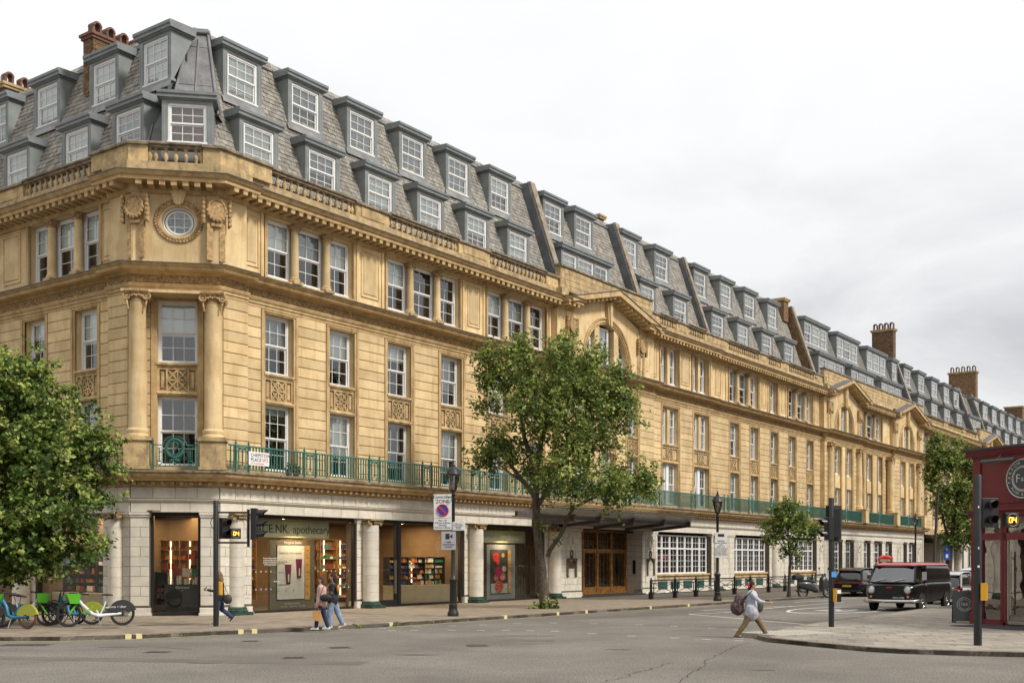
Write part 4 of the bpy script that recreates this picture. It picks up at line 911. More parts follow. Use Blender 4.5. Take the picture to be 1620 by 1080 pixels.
def gcolumn(f, s, y=-.38, r=.36, gold=True, cap=True):
    pr = [(r*1.02, .42), (r, .45)]; z = .45
    while z < 3.4: pr += [(r, z+.35), (r-.012, z+.355), (r-.012, z+.365), (r, z+.37)]; z += .37
    pr += [(r*.96, 3.72)]
    P(MB().lathe(0, 0, pr, 20), 'ground_floor_column', TILE, f, s, y, smooth=35)
    P(MB().box(-.46, .46, -.46, .3, .12, .24).lathe(0, 0, [(.45, .24), (.46, .29), (.4, .34), (.41, .38), (.37, .43)], 20), 'column_base', MARB, f, s, y)
    q = MB(); q.box(-.4, .4, -.4, .35, 3.9, 3.97)
    for sg in (-1, 1): q.torus((sg*.33, -.26, 3.8), .09, .045, 'y', 12, 5); q.tube([(sg*.33, -.3, 3.8), (sg*.33, .2, 3.8)], .08, 7)
    for i in range(4): q.ball((-.15+.1*i, -.37, 3.8), .05, 5, 4)
    P(q, 'gilded_capital', M_GILD, f, s, y)
M_GILD = M('gilded_stone', (.30, .20, .09), .6, var=.4, scale=12, grime=.5)
# entablature over the shops
def P_e1(o): return [(.3, 3.97), (-.30+o, 3.97), (-.30+o, 4.93), (.3, 4.93)]
def P_e2(o): return [(-.29+o, 4.36), (-.36+o, 4.36), (-.40+o, 4.40), (-.44+o, 4.44), (-.44+o, 4.465), (-.29+o, 4.48)]
for f, a, b, k0, k1 in (('L', LEND, 0, 0, -T), ('C', 0, CLEN, T, -T), ('R', 0, 92.9, T, 0)):
    P(MB().sweep(P_e1(0), a, b, k0, k1), 'entablature_core', TILEJ, f); P(MB().sweep(P_e2(0), a, b, k0, k1), 'entablature_moulding', TILE, f)
for f, a, b in (('C', -.11, CLEN+.11), ('R', -.11, 16), ('L', -9, .11), ('R', 16, 92.9), ('L', LEND, -9)):
    ind = not (b > 90 or a < -20)
    tiles(f, a, b, -.30, 4.49, 4.925, .5, .72, False, ind=ind); tiles(f, a, b, -.30, 3.98, 4.355, .5, 1.05, False, ind=ind)
# piers, columns
pier_t('C', -.12, .56, -.32); pier_t('C', 2.4, CLEN+.12, -.32); pier_t('R', -.12, 1.42, -.3, w=.45); pier_t('L', -1.5, .12, -.3, w=.45)
gcolumn('R', .62, -.36, .3); gcolumn('L', -.62, -.36, .3)
P(MB().box(1.0, 1.35, -.345, -.3, .75, .78).box(1.0, 1.35, -.345, -.3, 3.4, 3.43), 'pier_panel_moulding', TILE, 'R')
for s in (8.1, 15.65, 22.65): pier_t('R', s-.62, s-.1, -.12, ind=False, w=.6); gcolumn('R', s)
pier_t('L', -7.4, -6.35, -.1, ind=False); gcolumn('L', -6.9); pier_t('L', -14.2, -13.2, -.1, ind=False)
for s in (42.9, 53.0): gcolumn('R', s); 
for a, b in ((23.1, 25.5), (32.5, 34.4), (42.2, 45.9), (52.2, 55.9), (62.1, 65.9), (68.3, 68.9), (71.3, 73.9), (75.9, 76.7), (79.3, 80.2), (82.4, 85.9), (87.3, 87.8), (90.3, 92.9)): pier_t('R', a, b, -.28, ind=False)
# relief ornaments on the tiled piers
def reliefs():
    m = MB(); d = M('dark_relief', (.10, .085, .06), .8, var=.4, scale=12)
    m.torus((0, -.03, 3.25), .2, .045, 'y', 18, 6, sz=1.25)
    for i in range(14): a = 2*pi*i/14; m.ball((.27*cos(a), -.03, 3.25+.34*sin(a)), .055, 5, 4)
    for sg in (-1, 1):
        for i in range(9): m.ball((sg*.42, -.03, 3.2-i*.13), (.045, .04, .055), 5, 4)
        m.tube([(0, -.04, 3.65), (sg*.2, -.05, 3.6), (sg*.4, -.04, 3.35)], .04, 5)
    for x in (-.62, .62): m.box(x-.02, x+.02, -.03, .02, .8, 3.7)
    m.box(-.62, .62, -.03, .02, 3.68, 3.72)
    k = MB(); k.torus((0, -.04, 2.55), .13, .035, 'y', 16, 5, sz=1.5)
    for sg in (-1, 1):
        k.box(sg*.42-.08, sg*.42+.08, -.09, .02, 1.35, 2.2, bev=.03); k.tube([(0, -.06, 2.32), (sg*.2, -.07, 2.25), (sg*.4, -.06, 2.1)], [.05, .07, .08], 6); k.ball((sg*.42, -.06, 2.22), .09, 6, 4); k.ball((sg*.42, -.06, 1.32), .07, 6, 4)
    return m.mesh('relief_ornament', TILE), k.mesh('dark_swag', d)
RM, RK = reliefs()
for s in (24.4, 33.5, 44.4):
    PI_(RM, 'relief_ornament', 'R', s, -.31, 0)
    if s < 40: PI_(RK, 'swag_ornament', 'R', s, -.31, 0)
for s in (54.5, 63.2, 72.6, 84.6, 91.4): PI_(RM, 'relief_ornament', 'R', s, -.31, 0)
# shopfront glazing
def front(f, a, b, z0=.16, z1=3.97, y=.0, mull=(), stall=None):
    m = MB(); m.box(a, b, y-.02, y+.12, z1-.12, z1); m.box(a, b, y-.02, y+.12, z0-.04, z0+.06); m.box(a, a+.1, y-.02, y+.12, z0+.06, z1-.12); m.box(b-.1, b, y-.02, y+.12, z0+.06, z1-.12)
    sf = P(m, 'shopfront_frame', DKFR, f); xs = [a+.1, *mull, b-.1]
    for i, (p, q) in enumerate(zip(xs, xs[1:])): O('shop_glass', MB().add([(p+.004, y+.05, z0+.06), (q-.004, y+.05, z0+.06), (q-.004, y+.05, z1-.12), (p+.004, y+.05, z1-.12)], [(0, 1, 2, 3)]).mesh('shop_glass', SGLASS), sf)
    return sf
front('R', 1.45, 7.5, mull=(5.1,)); sC = front('R', 8.7, 14.95, mull=(10.3, 10.5)); front('R', 16.15, 22.0, mull=(19.4,)); front('L', -6.3, -1.55, mull=(-3.9,)); front('L', -13.1, -7.5, mull=(-10.3,)); front('C', .58, 2.38, z0=.2)
m = MB(); m.box(8.8, 8.92, -.04, .1, .2, 3.85); m.box(10.12, 10.24, -.04, .1, .2, 3.85); m.box(10.3, 10.5, -.03, .12, .2, 3.85); m.box(8.92, 10.12, -.04, .1, .16, .42)
dr = P(m, 'shop_door', DKFR, 'R'); O('door_handle', MB().tube([(9.98, -.12, .7), (9.98, -.12, 2.2)], .02, 8).tube([(10.06, -.12, .7), (10.06, -.12, 2.2)], .02, 8).mesh('door_handle', M('steel', (.45, .45, .45), .3, metal=1, var=.1)), dr)
# shop interior: one lit room behind the windows
SHW = M('shop_wall_tan', (.19, .125, .065), .8, var=.12, scale=1.2); SHF = M('shop_floor', (.10, .08, .065), .4, var=.2, scale=3); SHC = M('shop_ceiling', (.20, .14, .08), .9, var=.05)
m = MB(); m.box(-1, 22.2, 6, 6.1, .1, 4.2); m.box(22.2, 22.3, .3, 6, .1, 4.2); m.box(15.2, 15.3, .5, 6, .1, 4.2); P(m, 'shop_wall', SHW, 'R')
P(MB().box(1.4, 22.2, .12, 6, .1, .14).box(-2, 1.4, 2, 6, .1, .14), 'shop_floor', SHF, 'R'); P(MB().box(.8, 22.2, .12, 6, 3.98, 4.05).box(-2, .8, 1.2, 6, 3.98, 4.05), 'shop_ceiling', SHC, 'R')
P(MB().box(-13, -.8, 3.6, 3.7, .1, 4.2).box(-13.1, -13, .3, 3.6, .1, 4.2), 'shop_wall', SHW, 'L'); P(MB().box(-13, -.6, .12, 3.6, .1, .14), 'shop_floor', SHF, 'L'); P(MB().box(-13, -.8, .12, 3.6, 3.98, 4.05), 'shop_ceiling', SHC, 'L')
P(MB().box(-1.2, 4, 4.4, 4.5, .1, 4.2), 'shop_wall', SHW, 'C'); P(MB().box(.4, 2.6, .12, 3, .1, .15), 'shop_floor', SHF, 'C'); P(MB().box(.4, 2.6, .12, 2.2, 3.98, 4.05), 'shop_ceiling', SHC, 'C')
LED = EM('led_strip', (1, .70, .36), 2.6); SPOT = EM('spot_lamp', (1, .8, .5), 9)
WOODW = M('warm_wood', (.34, .19, .08), .5, var=.2, scale=6)
def lamp_in(f, s, y, z, e, sx=1.6, sy=1.6):
    ld = bpy.data.lights.new('shop_area_light', 'AREA'); ld.energy = e*.75; ld.color = (1, .70, .40); ld.shape = 'RECTANGLE'; ld.size = sx; ld.size_y = sy
    lo = bpy.data.objects.new('shop_area_light', ld); COL.objects.link(lo); l, a = fr(f, s, y, z); lo.location = Vector(l)+CR; lo.rotation_euler = (0, 0, a)
for f, s, y, e in (('R', 3, 2.6, 90), ('R', 6.3, 2.6, 90), ('R', 10.5, 2.8, 100), ('R', 13.5, 2.6, 90), ('R', 18.5, 2.5, 70), ('L', -3.5, 2., 60), ('L', -9.5, 2., 60), ('C', 1.5, 2.6, 40)): lamp_in(f, s, y, 3.9, e)
lamp_in('R', 4.4, .18, 3.2, 11, .9, .1); lamp_in('R', 18.9, .18, 3.2, 11, .9, .1); lamp_in('R', 12.6, .5, 2.9, 30, 3., .2); lamp_in('L', -4, .5, 3.2, 30, 3., .2)  # small area lights added below the ceiling to brighten posters and window shelves
m = MB()
for f, s, y in (('R', 4.5, 1.2), ('R', 11.6, 1.2), ('R', 12.0, 1.2), ('R', 17.5, 1), ('R', 20, 1)):
    X = frame_xf(f); n0 = len(m.v); m.cyl(s, y, 3.9, 3.97, .05, n=8); m.v[n0:] = [tuple(X @ Vector(v)) for v in m.v[n0:]]
O('spot_lamp', m.mesh('spot_lamp', SPOT), bld)
CREAM = M('cream_counter', (.50, .47, .34), .5, var=.05); CHAR = M('charcoal_counter', (.035, .038, .04), .5, var=.1)
PCOL = [M('product_'+n, c, .5, var=.05) for n, c in (('white', (.7, .68, .62)), ('black', (.02, .02, .02)), ('blue', (.02, .04, .22)), ('orange', (.55, .17, .03)), ('pink', (.45, .16, .2)), ('green', (.04, .2, .12)), ('gold', (.4, .25, .08)), ('red', (.28, .04, .035)), ('amber', (.18, .07, .025)), ('teal', (.08, .22, .27)))]
_pb = {}
def pbox(w, h, mt, kind='box'):
    k = (round(w, 2), round(h, 2), mt.name, kind)
    if k not in _pb:
        q = MB()
        if kind == 'box': q.box(-w/2, w/2, 0, .09, 0, h)
        else: q.lathe(0, .05, [(w/2, 0), (w/2, h*.65), (w*.18, h*.75), (w*.18, h)], 7)
        _pb[k] = q.mesh('product', mt)
    return _pb[k]
def place(f, s, y, z=0): l, a = fr(f, s, y, z); return Vector(l)+CR, a
def shelves(f, s, y, z0, z1, w, rows, label, cols=0, led=True, pal=None, wood=BLACKM, dens=1., seed=1, dep=.35, back=True):
    rr = random.Random(seed); l, a = place(f, s, y, 0); t = thing('display_shelf', label, 'shelf', l, a)
    m = MB(); hgt = (z1-z0)/rows
    for r in range(rows+1): m.box(0, w, 0, dep, z0+hgt*r-.02, z0+hgt*r)
    for x in np.linspace(0, w, (cols or 1)+1): m.box(x-.02, x+.02, 0, dep, z0-.0, z1)
    if back: m.box(0, w, dep, dep+.03, z0, z1)
    m.obj('shelf_frame', wood, t)
    if led:
        for x in np.linspace(0, w, (cols or 1)+1)[:-1]+w/(cols or 1)/2: MB().box(x-.02, x+.02, dep-.03, dep-.005, z0+.02, z1-.05).obj('led_strip', LED, t)
    for r in range(rows):
        x = .06; c = rr.choice(pal or PCOL); kd = 'box'; run = 0
        while x < w-.1:
            if run <= 0: c = rr.choice(pal or PCOL); kd = rr.choice(['box', 'box', 'bottle']); run = rr.randint(2, 5); bw = rr.choice([.05, .07, .1, .14]); bh = min(hgt*.8, rr.choice([.1, .14, .18, .22]))
            if rr.random() < .9*dens: O('product', pbox(bw, bh, c, kd), t, (x+bw/2, .04+rr.uniform(0, .05), z0+hgt*r))
            x += bw+rr.uniform(.012, .03); run -= 1
    return t
WH = [PCOL[0], PCOL[0], PCOL[0], PCOL[6]]
shelves('R', 10.75, .9, 1.05, 2.35, 1.35, 5, 'dark window shelf of blue and amber boxes just right of the shop door', 2, seed=4, pal=[PCOL[1], PCOL[2], PCOL[2], PCOL[8], PCOL[6]])
shelves('R', 12.1, .9, 1.05, 2.35, 1.2, 5, 'middle window shelf with orange bottles above pink, blue and orange boxes', 1, seed=9, pal=[PCOL[0], PCOL[3], PCOL[1], PCOL[4]])
shelves('R', 13.3, .9, 1.05, 2.35, 1.5, 5, 'window shelf of white cartons with a green pack, left of the second column', 2, seed=5, pal=WH+[PCOL[5]])
c_ = thing('window_counter', 'cream panelled window counter under the lit shelves beside the shop door', 'counter', *place('R', 10.6, .55)); MB().box(0, 4.2, 0, .6, .2, 1.0, bev=.01).obj('counter_body', CREAM, c_); MB().box(-.02, 4.22, -.02, .62, 1.0, 1.03).obj('counter_top', CREAM, c_)
shelves('R', 9.1, 1.6, .3, 2.6, 1.1, 6, 'black shelf with dark cartons seen through the shop door', 1, seed=6, pal=[PCOL[1], PCOL[8], PCOL[7], PCOL[9]])
for i, (s, lab) in enumerate(((5.9, 'lit wooden cabinet in the apothecary window, behind the two women'), (2.2, 'dark wooden make-up stand at the left end of the apothecary window'))):
    if i == 0: shelves('R', 6.0, 2.6, .9, 3.1, 1.9, 5, lab, 2, seed=12, wood=WOODW, pal=[PCOL[1], PCOL[8], PCOL[0], PCOL[7], PCOL[9]])
    else: shelves('R', 1.9, 1.5, .5, 1.9, 1.0, 4, lab, 1, led=False, seed=13, wood=M('dark_walnut', (.07, .04, .02), .5), pal=[PCOL[1], PCOL[8], PCOL[0]])
shelves('R', 6.9, 1.1, .35, 1.75, .55, 4, 'small gold lit stand of amber packets at the right end of the apothecary window', 1, seed=15, wood=WOODW, pal=[PCOL[3], PCOL[6], PCOL[3]])
shelves('R', 9.3, 5.0, .4, 3.2, 4.5, 6, 'wide wooden wall cabinet at the back of the shop behind the door', 4, seed=16, wood=WOODW)
shelves('R', 3.0, 5.0, .4, 3.2, 3.4, 6, 'wide wooden wall cabinet at the back of the shop behind the poster stand', 3, seed=17, wood=WOODW)
shelves('R', 16.4, 1.5, .4, 2.9, .9, 6, 'orange lit wooden shelf at the left of the poster window near the plane tree', 1, seed=18, wood=WOODW, pal=[PCOL[3], PCOL[6], PCOL[7]])
shelves('L', -6.0, .9, .95, 2.7, 2.2, 5, 'lit window shelf behind the parked bicycles, under the left tree', 3, seed=19); shelves('L', -3.7, .9, .95, 2.7, 2.1, 5, 'lit window shelf next to the corner pier, right of the one behind the bicycles', 3, seed=20, pal=WH+[PCOL[8], PCOL[9]])
c_ = thing('window_counter', 'pale green window counter behind the white bicycle', 'counter', *place('L', -6.15, .5)); MB().box(0, 4.5, 0, .6, .2, .9, bev=.01).obj('counter_body', CREAM, c_)
# corner window: black counter with pots on it, stepped stand, shelves behind
c_ = thing('corner_counter', 'black display counter lettered diptyque in the corner window', 'counter', *place('C', 1.0, .45)); MB().box(0, 1.32, 0, .5, .2, 1.28, bev=.008).obj('counter_body', CHAR, c_)
text('diptyque', .15, M('lettering_white', (.7, .7, .68), .5, var=0), c_, (.66, -.004, 1.17), name='lettering'); text('paris', .06, PCOL[0], c_, (.66, -.004, 1.06))
WL = PCOL[0]
rr = random.Random(5)
for i in range(13):
    x = .07+i*.098; cc = PCOL[0] if i % 3 else rr.choice([PCOL[5], PCOL[7], PCOL[1]]); hh = rr.choice([.2, .26, .33])
    t = O('product', pbox(.08, hh, cc, 'box' if i % 2 else 'bottle'), c_, (x, .06, 1.28)); 
for i, (s, y, z, cc) in enumerate(((1.25, .8, 1.62, 7), (1.62, .8, 1.62, 0), (1.95, .85, 1.6, 5))): O('display_card', MB().box(0, .3, 0, .03, 0, .32).mesh('display_card', PCOL[cc]), c_, (s-1.0, y-.45, z-.05)); 
shelves('C', .62, .75, .5, 1.75, .42, 5, 'narrow stepped rack of red palettes at the left of the corner window', 1, led=False, seed=30, pal=[PCOL[7], PCOL[1], PCOL[0]])
shelves('C', .5, 2.9, 1.1, 3.0, 1.5, 5, 'warm lit wooden shelf deep inside the corner window', 2, seed=31, wood=WOODW, pal=[PCOL[7], PCOL[1], PCOL[8], PCOL[3]])
shelves('C', 2.02, 2.2, 1.2, 2.3, .34, 3, 'small gold lit niche at the right of the corner window', 1, seed=32, wood=WOODW, pal=[PCOL[3], PCOL[6]])
# hanging shop sign and poster stands
SGN = M('sign_pale_green', (.42, .43, .29), .5, var=.06); sgn = thing('hanging_shop_sign', 'pale green hanging sign lettered SPACE.NK.apothecary across the window top', 'sign', *place('R', 1.75, .42, 3.12))
MB().box(0, 4.6, 0, .04, 0, .7).obj('sign_board', SGN, sgn); text('SPACE.NK.', .50, SIGNK, sgn, (.05, -.004, .33), align='LEFT', spacing=.98); text('apothecary', .5, M('sign_dark_green', (.05, .07, .04), .5, var=0), sgn, (2.52, -.004, .33), align='LEFT', spacing=.95)
sgn = thing('hanging_shop_sign', 'pale green hanging sign lettered SPACE.NK.apothecary above the red poster, near the plane tree', 'sign', *place('R', 16.4, .42, 3.1))
MB().box(0, 4.6, 0, .04, 0, .62).obj('sign_board', SGN, sgn); text('SPACE.NK.apothecary', .46, M('sign_cream_letters', (.6, .6, .5), .5, var=0), sgn, (.12, -.004, .3), align='LEFT')
TAUPE = M('taupe_board', (.17, .15, .10), .6, var=.06); GREYB = M('grey_board', (.30, .33, .34), .6, var=.05); POSTW = M('poster_white', (.66, .66, .60), .6, var=.03); GOLD = M('gold_film', (.72, .42, .13), .4, metal=.3, var=.2); PLUM = M('plum_tube', (.16, .02, .06), .35, var=.1)
GREYT = M('poster_grey_text', (.25, .25, .25), .7, var=0)
ps = thing('poster_stand', 'tall taupe poster stand with two plum tubes on a white poster and a gold strip', 'poster stand', *place('R', 3.15, .55)); MB().box(0, 2.5, 0, .12, .2, 3.02, bev=.01).obj('board', TAUPE, ps)
MB().box(.35, 2.2, -.02, 0, .55, 2.82).obj('poster_frame', BLACKM, ps); MB().box(.37, 1.88, -.03, -.02, .6, 2.8).obj('poster', POSTW, ps); MB().box(1.9, 2.18, -.05, -.02, .56, 2.81).obj('gold_strip', GOLD, ps)
for x, z, h in ((.95, 1.3, .72), (1.55, 1.55, .7)): MB().prism([(-.1, 0), (.1, 0), (.16, h), (-.16, h)], -.07, -.03).box(-.1, .1, -.08, -.03, -.08, 0).obj('plum_tube', PLUM, ps, (x, 0, z)); MB().box(-.03, .03, -.076, -.07, 0, h*.45).obj('tube_label', POSTW, ps, (x, 0, z))
text('Margaret Dabbs', .15, POSTW, ps, (1.25, -.005, 2.92)); text('MIRACLE FOOT CREAM', .115, GREYT, ps, (1.1, -.035, 2.48)); text('soft, smooth and\nbeautiful feet', .07, GREYT, ps, (.42, -.035, 2.1), align='LEFT'); text('with emu oil', .06, GREYT, ps, (.42, -.035, 1.7), align='LEFT'); text('Available here', .07, GREYT, ps, (.42, -.035, 1.2), align='LEFT')
for i in range(3): MB().lathe(0, 0, [(0, 0), (.03, 0)], 8).obj('poster_dot', GREYT, ps, (.42+i*.42, -.034, .95), rz=0).rotation_euler = (pi/2, 0, 0)
for i in range(7): MB().box(-.05, .05, -.055, -.05, -.015, .015).obj('strip_mark', BLACKM, ps, (2.04, 0, .8+.3*i))
text('beautiful hands and feet', .09, POSTW, ps, (1.2, -.005, .42)); text('FOOT CARE      HAND CARE      NAIL CARE', .07, POSTW, ps, (1.25, -.005, .3))
ps = thing('poster_stand', 'grey poster stand with a dark poster of red jars, gold strip at its right edge', 'poster stand', *place('R', 17.7, .5)); MB().box(0, 2.5, 0, .12, .16, 3.0, bev=.01).obj('board', GREYB, ps)
MB().box(.3, 2.05, -.03, 0, .45, 2.75).obj('poster', M('poster_dark_slate', (.05, .06, .06), .5, var=.4, scale=3), ps); MB().box(1.78, 2.07, -.05, -.03, .5, 2.75).obj('gold_strip', GOLD, ps)
RED1 = M('poster_red', (.55, .05, .035), .5, var=.4, scale=9); RED2 = M('poster_salmon', (.55, .17, .09), .5, var=.5, scale=14); PALE = M('poster_pale', (.5, .5, .46), .6, var=.3, scale=9)
MB().box(.32, 1.76, -.034, -.031, .5, 1.0).obj('tabletop_print', PALE, ps)
for x, z, r, mt in ((.72, 2.35, .3, RED1), (.9, 2.1, .16, RED1), (.95, 1.6, .33, M('poster_magenta', (.4, .03, .1), .5, var=.4, scale=12)), (.75, 1.3, .2, RED2), (1.3, 1.35, .25, RED2), (1.0, .82, .38, RED2), (1.35, 2.45, .13, GOLD), (1.45, 1.75, .18, PALE)):
    q = MB(); q.prism([(r*cos(2*pi*i/18), r*.85*sin(2*pi*i/18)) for i in range(18)], -.045-.001*r*10, -.034); q.obj('printed_jar', mt, ps, (x, 0, z))
for i in range(6): MB().prism([(0, 0), (.5, .06), (.48, .12), (-.02, .06)], -.056, -.05).obj('printed_slice', RED1 if i % 2 else RED2, ps, (.72+.02*i, 0, .6+.075*i))
for i in range(6): MB().box(-.05, .05, -.055, -.05, -.04, .04).obj('strip_mark', POSTW, ps, (1.93, 0, .8+.36*i))
q = thing('window_curtain', 'brown curtain panel at the right end of the poster window', 'curtain', *place('R', 20.4, .9)); m = MB()
for i in range(14): m.box(i*.12, i*.12+.115, -.02-.03*(i % 2), .05, .2, 3.9)
m.obj('curtain_folds', M('brown_curtain', (.12, .085, .05), .8, var=.15), q)
m = MB()
for i in range(22):
    for z in (1.05, 1.75):
        if not 4 < i < 14: m.lathe(0, 0, [(0, 0), (.035, 0)], 8).xf(Matrix.Translation((1.7+i*.26, .04, z)) @ Matrix.Rotation(pi/2, 4, 'X'), len(m.v)-16)
P(m, 'glass_dots', M('frosted_dot', (.6, .6, .58), .8, var=0), 'R', kind='stuff')
for x, z, t_, sz in ((2.2, 2.15, 'Free in-store services\nincluding make-overs,\nskincare consultations\nand beauty lessons', .085), (2.55, 1.35, 'Book now', .08)): text(t_, sz, POSTW, bld, tuple(fr('R', x+.5, .035, z)[0]), rz=AR, align='CENTER')
# ---------------- hotel-style entrance: bronze doors in a tiled recess
P(MB().box(32.5, 32.55, -.26, .95, .12, 3.97).box(25.45, 25.5, -.26, .95, .12, 3.97), 'recess_core', TILEJ, 'R')
for r in range(10):
    for i in range(3): tst['R'].box(32.47, 32.5, -.26+.38*i+.006, -.26+.38*(i+1)-.006, .16+.37*r, .16+.37*(r+1)-.012)
P(MB().box(25.4, 32.6, -.5, .95, .1, .2, bev=.01), 'entrance_step', BLACKM, 'R')
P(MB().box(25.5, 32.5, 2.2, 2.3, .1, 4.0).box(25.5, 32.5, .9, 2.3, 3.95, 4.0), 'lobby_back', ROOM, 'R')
m = MB(); xs = [25.6, 27.35, 28.95, 30.6, 32.4]
for x in xs: m.box(x-.09, x+.09, .74, .9, .2, 3.9)
for z in (.2, 2.72, 3.82): m.box(25.6, 32.4, .75, .89, z, z+.14)
ent = P(m, 'entrance_doors', BRONZE, 'R')
DG = GL('lobby_glass', base=.03)
for a, b in zip(xs, xs[1:]):
    q = MB(); q.box(a+.12, a+.2, .76, .86, .34, 2.72); q.box(b-.2, b-.12, .76, .86, .34, 2.72); q.box(a+.2, b-.2, .76, .86, .34, .62); q.box(a+.2, b-.2, .76, .86, 2.62, 2.72)
    for k in range(1, 4): x = a+(b-a)*k/4; q.box(x-.012, x+.012, .8, .82, .62, 2.62)
    for k, z in enumerate((1.1, 1.9, 2.3)): q.box(a+.2+(b-a-.4)*.25*k, a+.2+(b-a-.4)*.25*(k+1), .8, .82, z, z+.02)
    O('door_leaf', q.mesh('door_leaf', BRONZE), ent); O('door_glass', MB().add([(a+.1, .84, .4), (b-.1, .84, .4), (b-.1, .84, 3.8), (a+.1, .84, 3.8)], [(0, 1, 2, 3)]).mesh('door_glass', DG), ent)
    q = MB(); 
    for k in range(1, 5): x = a+.1+(b-a-.2)*k/5; q.box(x-.01, x+.01, .8, .82, 2.86+.15*(k % 2), 3.82-.2*((k+1) % 2))
    q.box(a+.2, b-.2, .8, .82, 3.3, 3.32); O('transom_bars', q.mesh('transom_bars', BRONZE), ent)
    O('pull_handle', MB().tube([(b-.16, .7, 1.1), (b-.16, .66, 1.3), (b-.16, .66, 1.7), (b-.16, .7, 1.9)], .025, 6).mesh('pull_handle', GOLD), ent)
P(MB().box(24.12, 24.68, -.345, -.31, 1.75, 2.15), 'bronze_plaque', M('plaque', (.12, .07, .03), .4, metal=.5), 'R')
m = MB(); m.box(32.44, 32.468, .15, .33, 1.35, 2.2); P(m, 'entry_phone', BLACK, 'R')
# iron and glass canopy over the entrance
IRON = M('rusty_iron', (.075, .058, .05), .6, var=.3, scale=5); CGL = M('canopy_glass', (.40, .41, .38), .35, var=.2, scale=3, streak=.3, scol=(.14, .14, .12))
can = P(MB().box(15.9, 33.6, -2.7, -2.52, 4.32, 4.56).box(15.7, 33.8, -2.74, -2.48, 4.3, 4.33), 'entrance_canopy', IRON, 'R')
for s in (20.6, 23.2, 26.8, 30.4, 33.7):
    q = MB(); q.prism([(-2.95, 4.2), (-2.95, 4.6), (-2.5, 4.6), (-.3, 4.35), (-.3, 3.95)], s-.07, s+.07, 'x'); O('canopy_bracket', q.mesh('canopy_bracket', IRON), can)
O('canopy_stay', MB().tube([(16.0, -2.6, 4.5), (20.6, -.35, 4.9)], .02, 5).mesh('canopy_stay', IRON), can)
q = MB(); q.prism([(-2.5, 4.34), (-2.5, 4.36), (-.3, 4.12), (-.3, 4.1)], 20.6, 33.6, 'x'); O('canopy_underglass', q.mesh('canopy_glass', CGL), can)
q = MB(); q.prism([(-2.72, 4.57), (-2.72, 4.585), (-.6, 4.96), (-.6, 4.94)], 20.6, 33.6, 'x'); q.prism([(-2.74, 4.5), (-2.74, 4.52), (-3.5, 4.78), (-3.5, 4.76)], 17.2, 33.6, 'x'); O('canopy_glass', q.mesh('canopy_glass', CGL), can)
q = MB()
for i in range(36): s = 20.6+i*.37; q.tube([(s, -3.52, 4.79), (s, -2.73, 4.53), (s, -2.5, 4.35), (s, -.4, 4.11)], .018, 4)
q.tube([(17.2, -3.52, 4.8), (33.6, -3.52, 4.8)], .03, 5)
O('glazing_bars', q.mesh('glazing_bars', IRON), can, kind='stuff')
# ---------------- ground floor leaded windows on basement grilles
def gwin(a, b, z0=1.32, z1=3.82, n=7, panes=3, ztr=2.95):
    m = MB(); m.box(a, b, .02, .16, z0, z0+.09); m.box(a, b, .02, .16, z1-.09, z1); m.box(a, b, .02, .16, ztr-.05, ztr+.05); w = (b-a)/n
    for i in range(n+1): x = a+w*i; m.box(max(a, x-.06), min(b, x+.06), .02, .16, z0+.09, z1-.09)
    wd = P(m, 'ground_floor_window', WHITE, 'R'); q = MB()
    for i in range(n):
        x0, x1 = a+w*i+.06, a+w*(i+1)-.06
        q.box(x0, x0+.05, .05, .1, z0+.09, z1-.09); q.box(x1-.05, x1, .05, .1, z0+.09, z1-.09)
        q.box((x0+x1)/2-.012, (x0+x1)/2+.012, .06, .09, z0+.09, z1-.09)
        for z in [z0+.09+(ztr-z0-.14)*k/4 for k in (1, 2, 3)]+[ztr+.4]: q.box(x0, x1, .06, .09, z-.011, z+.011)
        if b < 62: O('glass', MB().add([(x0, .08, z0), (x1, .08, z0), (x1, .08, z1), (x0, .08, z1)], [(0, 1, 2, 3)]).mesh('glass', WGLASS), wd, rot=(0, 0, 0))
        O('curtain', MB().box(x0, x0+.18, .3, .32, z0, z1).box(x1-.12, x1, .33, .35, z0, z1).mesh('curtain', CURT), wd)
    if b >= 62: O('glass', MB().add([(a, .08, z0), (b, .08, z0), (b, .08, z1), (a, .08, z1)], [(0, 1, 2, 3)]).mesh('glass', WGLASS), wd)
    O('glazing_bars', q.mesh('glazing_bars', WHITE), wd, kind='stuff')
    P(MB().box(a-.1, b+.1, -.22, .1, z0-.14, z0, bev=.02).box(a-.1, b+.1, -.12, .3, z0-.4, z0-.14), 'window_sill', STONED, 'R')
for a, b, n in ((34.6, 42.1, 7), (46.0, 52.1, 6), (56.0, 62.0, 6)): gwin(a, b, n=n)
for a, b in ((66.0, 68.2), (69.0, 71.2), (74, 75.8), (76.8, 79.2), (80.3, 82.3), (86, 87.2), (87.9, 90.2)): gwin(a, b, z0=.9, n=2)
P(MB().box(34.4, 92.9, .9, 1.0, .1, 4.0), 'room_back', ROOM, 'R'); P(MB().box(34.4, 92.9, .05, .9, .1, .9), 'room_floor', ROOM, 'R')
